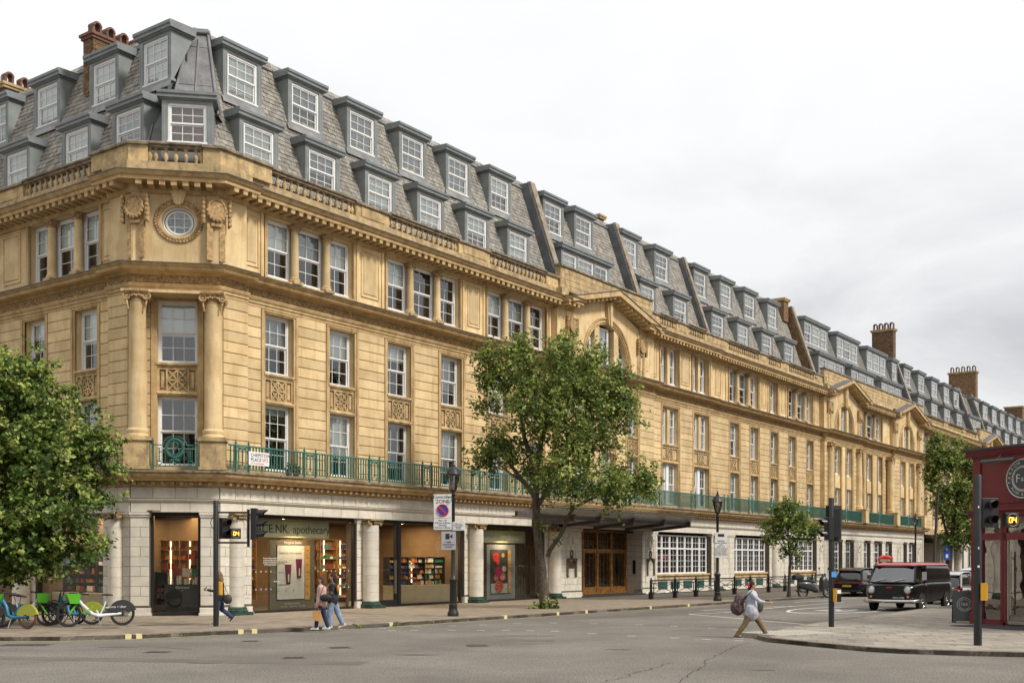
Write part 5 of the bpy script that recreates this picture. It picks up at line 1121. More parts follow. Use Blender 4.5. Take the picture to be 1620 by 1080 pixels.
# basement plinth with green grilles
P(MB().box(34.4, 42.2, -.1, .05, .12, 1.0).box(45.9, 52.2, -.1, .05, .12, 1.0).box(55.9, 62.1, -.1, .05, .12, 1.0).box(65.9, 90.3, -.1, .05, .12, .9), 'basement_plinth', TILE, 'R')
gm_ = MB().box(-.6, .6, -.14, -.1, .38, .86); gi = MB()
for i in range(5): gi.box(-.58, .58, -.16, -.14, .42+i*.09, .46+i*.09)
gme, gie = gm_.mesh('grille', MARB), gi.mesh('grille_bars', GREEN)
for s in (35.5, 37.2, 39.0, 40.8, 46.9, 48.8, 50.8, 57, 59, 61): g = PI_(gme, 'basement_grille', 'R', s, 0, 0); O('grille_bars', gie, g)
# far end: second porch and plain white wall
P(MB().box(92.9, 99.5, 2.4, 2.5, .1, 5), 'porch_back', STONED, 'R'); P(MB().box(99.3, 99.8, -.4, 2.4, .1, 5).box(92.5, 92.9, -.4, 2.4, .1, 5), 'porch_side', TILE, 'R'); P(MB().box(93.5, 108, -3.4, -.3, 4.6, 4.85), 'far_canopy', IRON, 'R')
P(MB().box(99.8, REND, -.2, .5, .1, 5.0), 'far_ground_wall', TILE, 'R')
for s in (100.3, 103, 106.5): gcolumn('R', s, -.5, .4)
for s in (104.8, 109, 113, 117, 121): P(MB().box(s-1, s+1, -.26, -.2, .9, 3.9).box(s-.04, s+.04, -.3, -.26, .9, 3.9), 'ground_floor_window', WHITE, 'R'); P(MB().box(s-.9, s-.08, -.29, -.262, 1, 3.8).box(s+.08, s+.9, -.29, -.262, 1, 3.8), 'window_pane', ROOM, 'R')
for f, mb in tst.items():
    if mb.v: P(mb, 'glazed_blocks', TILE, f, kind='stuff')
# solid rear so that no light leaks in and the roof has a building under it
P(MB().box(3, REND, 9, 9.1, 0, 23.4), 'rear_wall', BRICK, 'R'); P(MB().box(LEND, -4, 9, 9.1, 0, 23.4), 'rear_wall', BRICK, 'L')
P(MB().box(LEND, -.8, 3.7, 9, 4.1, 4.2), 'floor_slab', ROOM, 'L'); P(MB().box(1, REND, .3, 9, 4.1, 4.2), 'floor_slab', ROOM, 'R'); P(MB().box(REND-.1, REND, 0, 9, 0, 23.4), 'end_wall', BRICK, 'R')

# ---------------- the other sides of the street, out of frame but lighting and mirrored in the windows
def plainblock(label, a, b, depth, h, base, rz, wallm, n, floors):
    t = thing('street_terrace', label, 'building', base, rz); L = b-a
    ops = [(a+L*(i+.5)/n-.6, a+L*(i+.5)/n+.6, 1+3.3*k, 3+3.3*k) for i in range(n) for k in range(floors)]
    m = MB(); wall(m, a, b, 0, h, 0, ops, .25); m.box(a, b, .3, depth, 0, h); m.obj('wall', wallm, t)
    q = MB()
    for o in ops: q.add([(o[0], .2, o[2]), (o[1], .2, o[2]), (o[1], .2, o[3]), (o[0], .2, o[3])], [(0, 1, 2, 3)])
    q.obj('window_panes', bpy.data.materials['dark_room'], t, kind='stuff'); MB().box(a, b, -.3, 0, h-.3, h).box(a, b, -.1, 0, 3.6, 3.9).obj('cornice', STONED, t)
b_ = Wp(16, -30.5)
plainblock('low brick terrace along the other side of the street, beyond the red shop', -150, 0, 9, 9.0, (b_.x, b_.y, 0), AR+pi, BRICK, 34, 2)
plainblock('cream stucco terrace behind the camera', -34, 34, 9, 13, (2, -13, 0), pi, M('cream_stucco', (.42, .38, .31), .8), 16, 4)
# ---------------- ground: asphalt, raised pavements with slabs and kerb stones, markings
ASPH = M('asphalt', (.152, .139, .121), .92, var=.20, scale=.28, bump=1.2, bscale=55, grime=.30, gcol=(.085, .076, .066), detail=8)
def speckle(m, sc=90, lo=.55, amt=.35):      # stone chips in the asphalt
    nt = m.node_tree; p = nt.nodes['Principled BSDF']; old = p.inputs['Base Color'].links[0].from_socket
    g = N(nt, 'ShaderNodeNewGeometry'); v = N(nt, 'ShaderNodeTexNoise'); v.inputs['Scale'].default_value = sc; v.inputs['Detail'].default_value = 2; nt.links.new(g.outputs['Position'], v.inputs['Vector'])
    r = N(nt, 'ShaderNodeValToRGB'); e = r.color_ramp.elements; e[0].position = .35; e[1].position = .68; e[0].color = (.45, .45, .45, 1); e[1].color = (1.65, 1.6, 1.5, 1); nt.links.new(v.outputs['Fac'], r.inputs[0])
    x = N(nt, 'ShaderNodeMixRGB', blend_type='MULTIPLY'); x.inputs[0].default_value = amt*2; nt.links.new(old, x.inputs[1]); nt.links.new(r.outputs[0], x.inputs[2]); nt.links.new(x.outputs[0], p.inputs['Base Color'])
speckle(ASPH, 26, amt=.45)
MB().add([(-900, -300, 0), (900, -300, 0), (900, 1500, 0), (-900, 1500, 0)], [(0, 1, 2, 3)]).obj('road', ASPH, kind='structure')
PAVE = M('paving_stone', (.235, .19, .138), .85, var=.14, scale=2.2, bump=.35, bscale=35, objvar=.20, grime=.2, gcol=(.13, .11, .09)); PJ = M('paving_joint', (.11, .09, .066), .95, var=.2)
PAVEY = M('york_stone', (.275, .242, .195), .85, var=.16, scale=2, bump=.35, bscale=35, objvar=.2, grime=.25, gcol=(.15, .13, .11))
KERB = M('granite_kerb', (.20, .165, .125), .8, var=.25, scale=8, bump=.5, bscale=60, objvar=.16, grime=.45, gcol=(.055, .048, .04))
KB = [(-60, 61), (-30, 39), (-22, 33.6), (-17, 31.3), (-13.94, 30.71), (-12.34, 30.78), (-10.67, 31.5), (-9.75, 32.2), (-8.72, 33.15), (-7.56, 34.0), (-6.43, 34.9), (-4.79, 36.6), (-4.25, 37.15), (-3.29, 38.4), (-.98, 41.4), (1.13, 44.0), (1.91, 45.1), (5.26, 49.5), (7.22, 52.0), (11.08, 57.0), (13.77, 60.3), (16.39, 63.6), (18.56, 66.4), (26, 76.5)]
e = Wp(60, -9.6); KB += [(e.x, e.y)]; e = Wp(190, -9.6); KB += [(e.x, e.y)]
def sub(pl, step):      # resample a polyline at about equal steps
    out = [Vector(pl[0])]; 
    for a, b in zip(pl, pl[1:]):
        a, b = Vector(a), Vector(b); n = max(1, round((b-a).length/step)); out += [a+(b-a)*(i+1)/n for i in range(n)]
    return out
def inside(p, poly):
    c = False; n = len(poly)
    for i in range(n):
        a, b = poly[i], poly[i-1]
        if (a[1] > p[1]) != (b[1] > p[1]) and p[0] < (b[0]-a[0])*(p[1]-a[1])/(b[1]-a[1])+a[0]: c = not c
    return c
def dist_pl(p, pl):
    d = 1e9; P_ = Vector(p)
    for a, b in zip(pl, pl[1:]):
        a, b = Vector(a), Vector(b); t = max(0, min(1, (P_-a).dot(b-a)/max((b-a).length_squared, 1e-9))); d = min(d, (P_-a-(b-a)*t).length)
    return d
def kerb(parent, pl, side, top=.125, drop=None, near=40, wd=.16, cnt=[0]):
    pts = sub(pl, .92); far = MB()
    for i, (a, b) in enumerate(zip(pts, pts[1:])):
        d = (b-a); L = d.length; an = atan2(d.y, d.x); mid = (a+b)/2; h = top
        if drop: h = drop(mid, top)
        y0, y1 = (0, wd) if side > 0 else (-wd, 0)
        q = MB().tbox(-L/2+.005, L/2-.005, y0, y1, -.02, h+random.uniform(-.004, .004), .014)
        if cnt[0] < 290 and mid.length < 62: q.obj('kerb_stone', KERB, parent, (mid.x, mid.y, 0), an); cnt[0] += 1
        else: n0 = len(far.v); far.v += [tuple(Matrix.Translation((mid.x, mid.y, 0)) @ Matrix.Rotation(an, 4, 'Z') @ Vector(v)) for v in q.v]; far.f += [tuple(k+n0 for k in f) for f in q.f]; far.m += q.m
    if far.v: O('far_kerb', far.mesh('kerb_stones', KERB), parent, kind='stuff')
def pavement(name, poly, kerbline, origin, ang, near, mt, sw, sh, z=.12, limit=295, hole=None, skip=None, kside=1):
    pv = O(name, MB().prism([tuple(p) for p in poly], .0, z-.012, 'z').mesh(name, PJ), kind='structure')
    ca, sa = cos(ang), sin(ang); slabs = []; far = MB()
    for r in range(-90, 240):
        off_ = (r % 2)*sw*.5+((r*37) % 11)*.03
        for c in range(-60, 260):
            u0, v0 = c*sw+off_, r*sh; cor = [(origin[0]+u*ca-v*sa, origin[1]+u*sa+v*ca) for u, v in ((u0, v0), (u0+sw, v0), (u0+sw, v0+sh), (u0, v0+sh))]
            cx, cy = sum(p[0] for p in cor)/4, sum(p[1] for p in cor)/4
            if hypot(cx, cy) > near or abs(cx) > cy*.62+4: continue
            if not inside((cx, cy), poly) and not any(inside(p, poly) for p in cor): continue
            if skip and skip(cx, cy): continue
            dk = dist_pl((cx, cy), kerbline)
            if dk > 1.0:
                if not all(inside(p, poly) for p in cor): continue
                slabs.append((hypot(cx, cy), cx, cy, None)); continue
            g_ = .006; pc = [(origin[0]+u*ca-v*sa, origin[1]+u*sa+v*ca) for u, v in ((u0+g_, v0+g_), (u0+sw-g_, v0+g_), (u0+sw-g_, v0+sh-g_), (u0+g_, v0+sh-g_))]
            for a_, b_2 in zip(kerbline, kerbline[1:]):
                A_, B_ = Vector(a_), Vector(b_2)
                if dist_pl((cx, cy), [a_, b_2]) > 1.0: continue
                nn_ = Vector((-(B_-A_).y, (B_-A_).x)).normalized()*kside; out_ = []
                for i_ in range(len(pc)):
                    p_, q_ = Vector(pc[i_-1]), Vector(pc[i_]); dp, dq = (p_-A_).dot(nn_)-.175, (q_-A_).dot(nn_)-.175
                    if (dp > 0) != (dq > 0): out_.append(tuple(p_+(q_-p_)*(dp/(dp-dq))))
                    if dq > 0: out_.append(tuple(q_))
                pc = out_
                if len(pc) < 3: break
            if len(pc) < 3: continue
            ar_ = abs(sum(pc[i_-1][0]*pc[i_][1]-pc[i_][0]*pc[i_-1][1] for i_ in range(len(pc))))/2
            if ar_ > .02: slabs.append((hypot(cx, cy), cx, cy, pc))
    slabs.sort(key=lambda q: q[0]); g = .006
    vm = [MB().tbox(-sw/2+g, sw/2-g, -sh/2+g, sh/2-g, -.02, 0, .005).mesh('paving_slab', mt) for _ in range(1)]
    for i, (d, cx, cy, pc) in enumerate(slabs):
        if pc is not None:
            if i < limit: O('paving_slab', MB().prism([(p[0]-cx, p[1]-cy) for p in pc], -.02, 0, 'z').mesh('paving_slab', mt), pv, (cx, cy, z+random.uniform(-.003, .003)))
            else: far.prism(pc, z-.02, z+random.uniform(-.003, .003), 'z')
            continue
        if i < limit: O('paving_slab', vm[0], pv, (cx, cy, z+random.uniform(-.003, .003)), rot=(random.uniform(-.003, .003), random.uniform(-.003, .003), ang))
        else:
            n0 = len(far.v); far.tbox(-sw/2+g, sw/2-g, -sh/2+g, sh/2-g, -.02, 0, .005); MM = Matrix.Translation((cx, cy, z+random.uniform(-.003, .003))) @ Matrix.Rotation(ang, 4, 'Z'); far.v[n0:] = [tuple(MM @ Vector(v)) for v in far.v[n0:]]
    if far.v: O('far_paving', far.mesh('paving_slabs', mt), pv, kind='stuff')
    return pv
e1, e2, e3, e4 = Wp(190, 0), Wp(0, 1), Wp(-1, 3), Wp(-3, 9)
bl_ = [(e1.x, e1.y), (CR.x+NIN.x*.5, CR.y+NIN.y*.5), (CLp.x+.1, CLp.y+.6), (-60+8, 61+14)]
poly1 = [tuple(k) for k in KB]+bl_
dropf = lambda p, t: .03 if (-7.6 < p.x < -4.3 and p.y < 37.2) else (.07 if (-8.1 < p.x < -3.7 and p.y < 38) else t)
pv1 = pavement('pavement', poly1, KB, (-11, 30), AR, 60, PAVE, .9, .6)
kerb(pv1, KB, 1, drop=dropf)
IS = [(40, 12), (18, 24.2), (14, 25.1), (12.6, 25.4), (11.66, 25.55), (10.5, 25.9), (9.11, 26.55), (8.53, 27.16), (7.57, 28.86), (6.88, 30.3), (6.85, 31.5), (7.4, 33.0), (8.58, 35.2), (10.35, 37.92), (13.85, 43.1), (17.4, 48.2), (20.5, 52.4), (27, 61.6), (45, 86.7), (110, 177)]
poly2 = IS+[(150, 160), (60, 20)]
pv2 = pavement('pavement', poly2, IS, (8, 28), radians(-12), 52, PAVEY, .95, .68, skip=lambda x, y: inside((x, y), [(7.35, 31.1), (9.34, 32.25), (8.49, 33.72), (6.5, 32.57)]), kside=-1)
kerb(pv2, IS, -1, drop=lambda p, t: .035 if (p.x < 8.2 and 30.0 < p.y < 34.2) else t, near=45, cnt=[150])
# blistered ramp at the dropped kerb on the near corner
tp = MB(); a = radians(58)
ramp = MB().tbox(0, 2.3, 0, 1.7, -.1, .02, .006).obj('tactile_paving', M('tactile_paving', (.33, .30, .25), .85, var=.1, objvar=.1), pv2, (7.35, 31.1, .105), radians(30))
q = MB()
for i in range(14):
    x = .1+i*.16
    for j in range(11): q.lathe(x, .12+j*.148, [(.035, .02), (.022, .028), (0, .028)], 6)
O('blisters', q.mesh('blisters', M('tactile_blister', (.36, .33, .27), .85, var=.1)), ramp, kind='stuff')
# road markings: white lines and dots, yellow kerb ticks and line
WP_ = M('white_road_paint', (.62, .60, .56), .8, var=.12, scale=3, grime=.35, gcol=(.2, .19, .17)); YP = M('yellow_road_paint', (.55, .45, .14), .8, var=.15, scale=5, grime=.3, gcol=(.25, .2, .1)); YPK = M('yellow_kerb_paint', (.62, .55, .28), .8, var=.1, scale=5, grime=.2, gcol=(.3, .25, .15))
def strip(pl, w, z=.004, mb=None):
    mb = mb or MB(); pts = [Vector(p) for p in pl]; L, R_ = [], []
    for i, p in enumerate(pts):
        d = (pts[min(i+1, len(pts)-1)]-pts[max(i-1, 0)]).normalized(); n = Vector((-d.y, d.x))*w/2; L.append((p.x+n.x, p.y+n.y, z)); R_.append((p.x-n.x, p.y-n.y, z))
    k = len(pts); mb.add(L+R_, [(i, i+1, k+i+1, k+i) for i in range(k-1)]); return mb
def mark(nm, mb, mt=WP_): return O(nm, mb.mesh(nm, mt), kind='structure')
mark('road_line', strip([(7.2, 45.9), (10.0, 39.9), (10.42, 37.95)][:1]+[(8.2, 43.4), (10.25, 38.05)], .12))
mark('road_line', strip([(8.22, 49.37), (9.99, 48.4), (13.3, 46.9)], .1)); mark('road_line', strip([(7.2, 45.9), (8.9, 47.3), (13.4, 54.0)], .12)); mark('road_line', strip([(8.4, 49.5), (10.4, 51.4), (13.05, 54.14)], .1)); mark('road_line', strip([(13.11, 53.4), (17.37, 59.02)], .1)); mark('road_line', strip([(14.6, 58.4), (20, 65.5)], .09))
d0, d1 = DRv.to_2d(), Vector((-NIN.x, -NIN.y))
cen = Vector((14.3, 49.6)); el = [tuple(cen+d0*(3.6*cos(t))+d1*(1.75*sin(t))) for t in np.linspace(0, 2*pi, 41)]; mark('speed_roundel', strip(el, .16))
t20 = O('speed_numerals', text_mesh('20', 1.5, WP_, .001), None, (cen.x, cen.y, .005), kind='structure'); t20.rotation_euler = (0, 0, AR-pi/2); t20.scale = (1, 2.2, 1)
dots = [(-3.75, 35.2), (-3.07, 35.42), (-1.9, 35.4), (-.97, 35.36), (-.2, 35.3), (.57, 35.2), (1.33, 34.89), (2.4, 33.8), (3.47, 32.75), (4.6, 31.9), (5.4, 31.3), (6.21, 30.78), (-5.42, 35.84), (-4.2, 36.5), (-3.13, 37.2), (-2, 37.8), (-.97, 38.29), (.2, 39.1), (1.44, 39.45), (2.85, 39.05), (4.33, 38.4), (5.4, 37.6), (6.45, 36.51), (7.1, 35.6)]
m = MB()
for i, (x, y) in enumerate(dots): strip([(x-.13, y-.03*(i > 12)), (x+.13, y)], .1, mb=m)
mark('crossing_studs', m)
m = MB(); off2 = lambda pl, d: [tuple(Vector(p)+Vector(((Vector(pl[min(i+1, len(pl)-1)])-Vector(pl[max(i-1, 0)])).normalized().y, -(Vector(pl[min(i+1, len(pl)-1)])-Vector(pl[max(i-1, 0)])).normalized().x))*d) for i, p in enumerate(pl)]
strip(off2(KB[3:9], .22), .07, mb=m); mark('yellow_line', m, YP); mark('yellow_line', strip(off2(KB[12:20], .22), .07), YP)
def tick(i0, t, wd=.17):
    a, b = Vector(KB[i0]), Vector(KB[i0+1]); p = a+(b-a)*t; an = atan2((b-a).y, (b-a).x)
    q = MB(); q.box(-wd/2, wd/2, -.006, .18, .0, .1295); q.obj('kerb_tick', YPK, pv1, (p.x, p.y, 0), an)
for i0, t in ((6, -.04), (6, .22), (8, .55), (8, .85), (12, .25), (14, .35), (15, .9), (16, .35), (17, .5), (18, .3)): tick(i0, t)
# drain and manhole covers, patched asphalt, cracks
IR = M('cast_iron_cover', (.085, .074, .062), .6, var=.3, scale=20, bump=.5)
def cover(x, y, w, h, an=0, z=.001, label=None, rnd=False):
    c = thing('drain_cover', label, 'drain cover', (x, y, z), an)
    q = MB()
    if rnd: q.lathe(0, 0, [(w/2, 0), (w/2, .006), (0, .007)], 20)
    else: q.box(-w/2, w/2, -h/2, h/2, 0, .006)
    q.obj('cover_plate', IR, c); g = MB()
    for i in range(5): yy = -h/2*.8+h*.8*i/4; g.box(-w*.42, w*.42, yy-.012, yy+.012, .007, .011)
    g.obj('cover_ribs', IR, c)
cover(-.89, 28.97, .62, .6, .2, label='round iron cover in the road, centre, nearest the camera side of the junction', rnd=True); cover(-4.32, 28.34, .55, .5, .3, label='small iron drain cover in the road left of the round one', rnd=False); cover(-4.91, 25.4, .5, .42, .1, label='iron cover in the road nearest the bottom edge, left of centre'); cover(-8.47, 26.97, .6, .4, 0, label='flat iron cover in the road below the yellow kerb marks on the left'); cover(-12.6, 29.2, 1.3, .6, .05, label='long street grating in the gutter at the far left edge')
cover(-7.1, 30.6, .45, .4, .1, label='small iron cover in the road below the traffic light with the countdown')
cover(-11.2, 36.2, 1.6, .35, .17, .121, label='long rusty cover plate in the pavement before the corner window')
cover(-12.6, 34.6, 1.1, .3, .1, .121, label='brown inspection cover in the pavement under the white bicycle')
CRK = M('crack_tar', (.035, .03, .027), .9, var=.2); r_ = random.Random(2)
pl = [(2.2, 16.5), (2.94, 20.18), (3.3, 21.4), (3.89, 23.16), (4.3, 25.0), (5.18, 27.16), (5.6, 28.6), (6.37, 30.2)]; pp = [tuple(p+Vector((r_.uniform(-.06, .06), r_.uniform(-.05, .05)))) for p in sub(pl, .22)]
mark('road_crack', strip(pp, .022, .003), CRK); pp = [tuple(Vector(p)+Vector((r_.uniform(-.09, .09), r_.uniform(-.05, .05)))) for p in sub([(1.7, 20.5), (2.6, 22.3), (3.4, 24.2)], .2)]; mark('road_crack', strip(pp, .025, .003), CRK)
mark('road_joint', strip([(-13, 27.4), (-9.6, 27.6), (-8.2, 28.2), (-3, 29.2), (3, 30.2)], .03, .003), M('road_joint', (.10, .09, .08), .9, var=.3)); mark('road_joint', strip([(-9.6, 29.0), (-7.9, 27.8)], .03, .003), CRK)
PT = M('asphalt_patch', (.115, .103, .087), .93, var=.12, scale=1, bump=1, bscale=60)
speckle(PT, 45)
OIL = M('oil_stain', (.075, .066, .056), .75, var=.25, scale=3)
for x_, y_, a_, b_2 in ((-2.2, 26.2, .5, .22), (2.6, 27.8, .35, .16), (-6.5, 24.2, .4, .2), (5.0, 22.6, .3, .15), (9.4, 41.5, .5, .6), (-10, 28.6, .5, .2), (.4, 32.8, .9, .16)):
    mark('oil_stain', MB().add([(x_+a_*(1+.25*random.uniform(-1, 1))*cos(t), y_+b_2*(1+.25*random.uniform(-1, 1))*sin(t), .0025) for t in np.linspace(0, 2*pi, 15)[:-1]], [tuple(range(14))]), OIL)
mark('trench_repair', MB().add([(-14, 25.4, .0028), (-3.2, 23.6, .0028), (-3.1, 24.4, .0028), (-14, 26.2, .0028)], [(0, 1, 2, 3)]), PT)
mark('trench_repair', MB().add([(-.6, 30.6, .0028), (1.1, 30.4, .0028), (1.2, 31.2, .0028), (-.5, 31.5, .0028)], [(0, 1, 2, 3)]), PT)
mark('asphalt_patch', MB().add([(1.6, 41.4, .002), (9.5, 47.0, .002), (16.6, 57, .002), (15.5, 61, .002), (11.9, 56.8, .002), (7.4, 50.2, .002)], [(0, 1, 2, 3, 4, 5)]), PT)
# ---------------- trees: trunk and limbs as tubes, crowns of many small leaves in twig clusters
BARK = M('bark', (.085, .065, .045), .95, var=.35, scale=7, bump=1.2, bscale=25, grime=.3)
BARKD = M('dark_bark', (.05, .042, .032), .95, var=.3, scale=7, bump=1)
def leafmat(n, c, c2):
    m = M(n, c, .55, var=.2, scale=3, col2=c2, spec=.35); p = m.node_tree.nodes['Principled BSDF']; nt = m.node_tree
    # thin leaves let some light through
    out = [x for x in nt.nodes if x.type == 'OUTPUT_MATERIAL'][0]; t = N(nt, 'ShaderNodeBsdfTranslucent'); x = N(nt, 'ShaderNodeMixShader'); x.inputs[0].default_value = .35
    nt.links.new(p.inputs['Base Color'].links[0].from_socket, t.inputs[0]); nt.links.new(p.outputs[0], x.inputs[1]); nt.links.new(t.outputs[0], x.inputs[2]); nt.links.new(x.outputs[0], out.inputs[0]); return m
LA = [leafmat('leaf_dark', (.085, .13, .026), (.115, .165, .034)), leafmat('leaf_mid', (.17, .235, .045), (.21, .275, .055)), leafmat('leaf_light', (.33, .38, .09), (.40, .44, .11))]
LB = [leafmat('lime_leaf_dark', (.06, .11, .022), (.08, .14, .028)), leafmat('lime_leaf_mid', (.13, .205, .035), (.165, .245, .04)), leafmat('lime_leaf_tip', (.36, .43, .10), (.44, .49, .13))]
def leaves(name, parent, blobs, ncl, per, size, mats, seed, spread=.24, org=(0, 0, 0), light=.16, droop=.3):
    g = np.random.default_rng(seed); B = np.array(blobs, float); vol = (B[:, 3]*B[:, 4]*B[:, 5])**.72; idx = g.choice(len(B), ncl, p=vol/vol.sum())
    d = g.normal(size=(ncl, 3)); d /= np.linalg.norm(d, axis=1)[:, None]; r = g.random(ncl)**.40*(1+.20*g.normal(size=ncl)); C = B[idx, :3]+d*r[:, None]*B[idx, 3:6]
    up = (d[:, 2]*r)[:, None]; n = ncl*per; ci = np.repeat(np.arange(ncl), per)
    # each cluster is an elongated twig spray
    ax = d+g.normal(size=(ncl, 3))*.5; ax[:, 2] -= droop*.3; ax /= np.linalg.norm(ax, axis=1)[:, None]
    t = g.random(n)-.3; P0 = C[ci]+ax[ci]*(t*spread*2.6)[:, None]+g.normal(size=(n, 3))*spread*.36
    nr = g.normal(size=(n, 3))*.75+np.array([0, 0, .8])+d[ci]*.5; nr /= np.linalg.norm(nr, axis=1)[:, None]
    a = g.normal(size=(n, 3)); a[:, 2] -= droop; a -= nr*(a*nr).sum(1)[:, None]; a /= np.linalg.norm(a, axis=1)[:, None]; b = np.cross(nr, a); sz = size*(.65+.7*g.random(n))
    L = a*sz[:, None]; Wd = b*(sz*.36)[:, None]; fold = nr*(sz*.12)[:, None]
    V = np.stack([P0-L*.5, P0+Wd+fold-L*.05, P0+L*.55, P0-Wd+fold-L*.05], 1).reshape(-1, 3)-np.array(org)
    F = np.arange(n*4).reshape(-1, 4); F = np.concatenate([F[:, [0, 1, 2]], F[:, [0, 2, 3]]])
    me = bpy.data.meshes.new(name); me.vertices.add(len(V)); me.vertices.foreach_set('co', V.ravel()); me.loops.add(F.size); me.loops.foreach_set('vertex_index', F.ravel().astype(np.int32))
    me.polygons.add(len(F)); me.polygons.foreach_set('loop_start', np.arange(0, F.size, 3, dtype=np.int32)); me.polygons.foreach_set('loop_total', np.full(len(F), 3, np.int32))
    for m_ in mats: me.materials.append(m_)
    lit = g.random(ncl)+.25*up[:, 0]; mi = np.where(lit > 1-light, 2, np.where(lit > .45, 1, 0)); ml = mi[ci]; fl = g.random(n); ml = np.where(fl < .12, 2, np.where(fl > .85, 0, ml)); me.polygons.foreach_set('material_index', np.concatenate([ml, ml]).astype(np.int32))  # clusters high on a clump get lighter greens: top light put into leaf colour
    me.update(); me.validate(); return O(name, me, parent)
def tree(label, base, Y, blobs_px, limbs_px, ncl, per, size, mats, seed, bark=BARK, group=None, depth=1., light=.16, spread=.24, droop=.3, name='plane_tree', cat='tree'):
    k = 1784/Y; rg = random.Random(seed)
    def W3(u, v, dy=0): return ((u-810)/k, Y+dy, 2.2+(885.5-v)/k)
    t = thing(name, label, cat, base, group=group); org = base; m = MB()
    for i, (pts, r0, r1) in enumerate(limbs_px):
        P3 = [Vector(W3(*p))-Vector(org) for p in pts]; pts2 = []
        for a, b in zip(P3, P3[1:]):
            for q in range(3): pts2.append(a+(b-a)*q/3+Vector((rg.uniform(-1, 1), rg.uniform(-1, 1), rg.uniform(-.4, .4)))*(.035 if q or i else 0)*(3-2*(i == 0))*.6)
        pts2.append(P3[-1]); n = len(pts2); rs = [r0+(r1-r0)*j/(n-1) for j in range(n)]
        if i == 0: rs[0] *= 1.35; 
        mm = MB().tube(pts2, rs, 9 if i < 2 else 6); mm.obj('trunk' if i == 0 else 'limb', bark, t, smooth=70)
    bl = []
    for (u, v, r, dy) in blobs_px: x, y, z = W3(u, v, dy); R_ = r/k; bl.append((x, y, z, R_, R_*depth, R_*.85))
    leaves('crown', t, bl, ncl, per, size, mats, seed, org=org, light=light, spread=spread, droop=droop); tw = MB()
    for b in bl:       # twigs reaching into each clump
        c = Vector(b[:3])-Vector(org); 
        for _ in range(5):
            e_ = c+Vector((rg.uniform(-1, 1)*b[3], rg.uniform(-1, 1)*b[4], rg.uniform(-.8, .9)*b[5]))*.85; s_ = c+Vector((rg.uniform(-.2, .2), rg.uniform(-.2, .2), -b[5]*.5)); tw.tube([s_, (s_+e_)/2+Vector((0, 0, .08)), e_], [.03, .018, .008], 4)
    O('twigs', tw.mesh('twigs', bark), t, kind='stuff'); return t
bz = .12
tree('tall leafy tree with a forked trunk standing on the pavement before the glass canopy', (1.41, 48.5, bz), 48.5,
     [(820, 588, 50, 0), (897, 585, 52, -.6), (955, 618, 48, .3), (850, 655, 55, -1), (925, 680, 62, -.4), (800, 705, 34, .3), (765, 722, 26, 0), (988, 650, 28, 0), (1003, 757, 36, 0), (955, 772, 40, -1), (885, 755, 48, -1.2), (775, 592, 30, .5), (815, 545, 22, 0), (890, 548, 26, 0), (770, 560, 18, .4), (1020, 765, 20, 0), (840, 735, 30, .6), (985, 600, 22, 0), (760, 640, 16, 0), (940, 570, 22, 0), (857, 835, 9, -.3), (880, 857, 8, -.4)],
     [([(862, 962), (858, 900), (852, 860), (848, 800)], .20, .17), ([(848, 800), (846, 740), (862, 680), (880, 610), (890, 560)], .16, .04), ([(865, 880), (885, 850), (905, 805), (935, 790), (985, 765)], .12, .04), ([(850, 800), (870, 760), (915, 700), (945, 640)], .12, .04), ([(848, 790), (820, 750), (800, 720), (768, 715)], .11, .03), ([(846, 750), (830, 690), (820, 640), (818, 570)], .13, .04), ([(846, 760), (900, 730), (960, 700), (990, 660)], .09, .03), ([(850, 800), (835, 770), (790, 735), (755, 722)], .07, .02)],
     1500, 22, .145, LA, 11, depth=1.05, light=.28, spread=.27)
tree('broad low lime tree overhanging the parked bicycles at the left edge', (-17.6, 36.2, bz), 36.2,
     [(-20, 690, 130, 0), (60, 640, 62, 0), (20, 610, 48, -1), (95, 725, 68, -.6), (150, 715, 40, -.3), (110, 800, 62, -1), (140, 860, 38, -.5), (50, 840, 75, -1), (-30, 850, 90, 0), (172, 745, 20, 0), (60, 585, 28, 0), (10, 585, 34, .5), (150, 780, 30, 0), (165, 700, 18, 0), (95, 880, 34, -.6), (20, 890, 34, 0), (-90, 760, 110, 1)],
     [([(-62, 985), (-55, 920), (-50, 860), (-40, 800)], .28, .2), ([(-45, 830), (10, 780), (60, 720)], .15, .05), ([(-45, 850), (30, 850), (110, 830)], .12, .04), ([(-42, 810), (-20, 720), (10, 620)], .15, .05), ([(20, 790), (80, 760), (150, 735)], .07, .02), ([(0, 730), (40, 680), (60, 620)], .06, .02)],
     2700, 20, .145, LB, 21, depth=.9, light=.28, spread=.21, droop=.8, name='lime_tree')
x, y = 15.57, 63.4
tree('small round street tree behind the crossing woman, beside the black railing', (x, y, bz), y,
     [(1243, 828, 24, 0), (1222, 842, 18, 0), (1270, 838, 20, 0), (1248, 803, 14, 0), (1250, 866, 14, 0), (1265, 815, 14, 0), (1232, 812, 14, 0), (1284, 845, 10, 0), (1262, 882, 7, 0), (1212, 832, 8, 0)],
     [([(1248, 944), (1249, 910), (1250, 880)], .1, .07), ([(1250, 885), (1247, 850), (1245, 815)], .06, .02), ([(1250, 880), (1262, 855), (1272, 835)], .04, .015), ([(1250, 880), (1235, 860), (1222, 845)], .04, .015)], 300, 18, .14, LA, 31, bark=BARKD, light=.12, spread=.22)
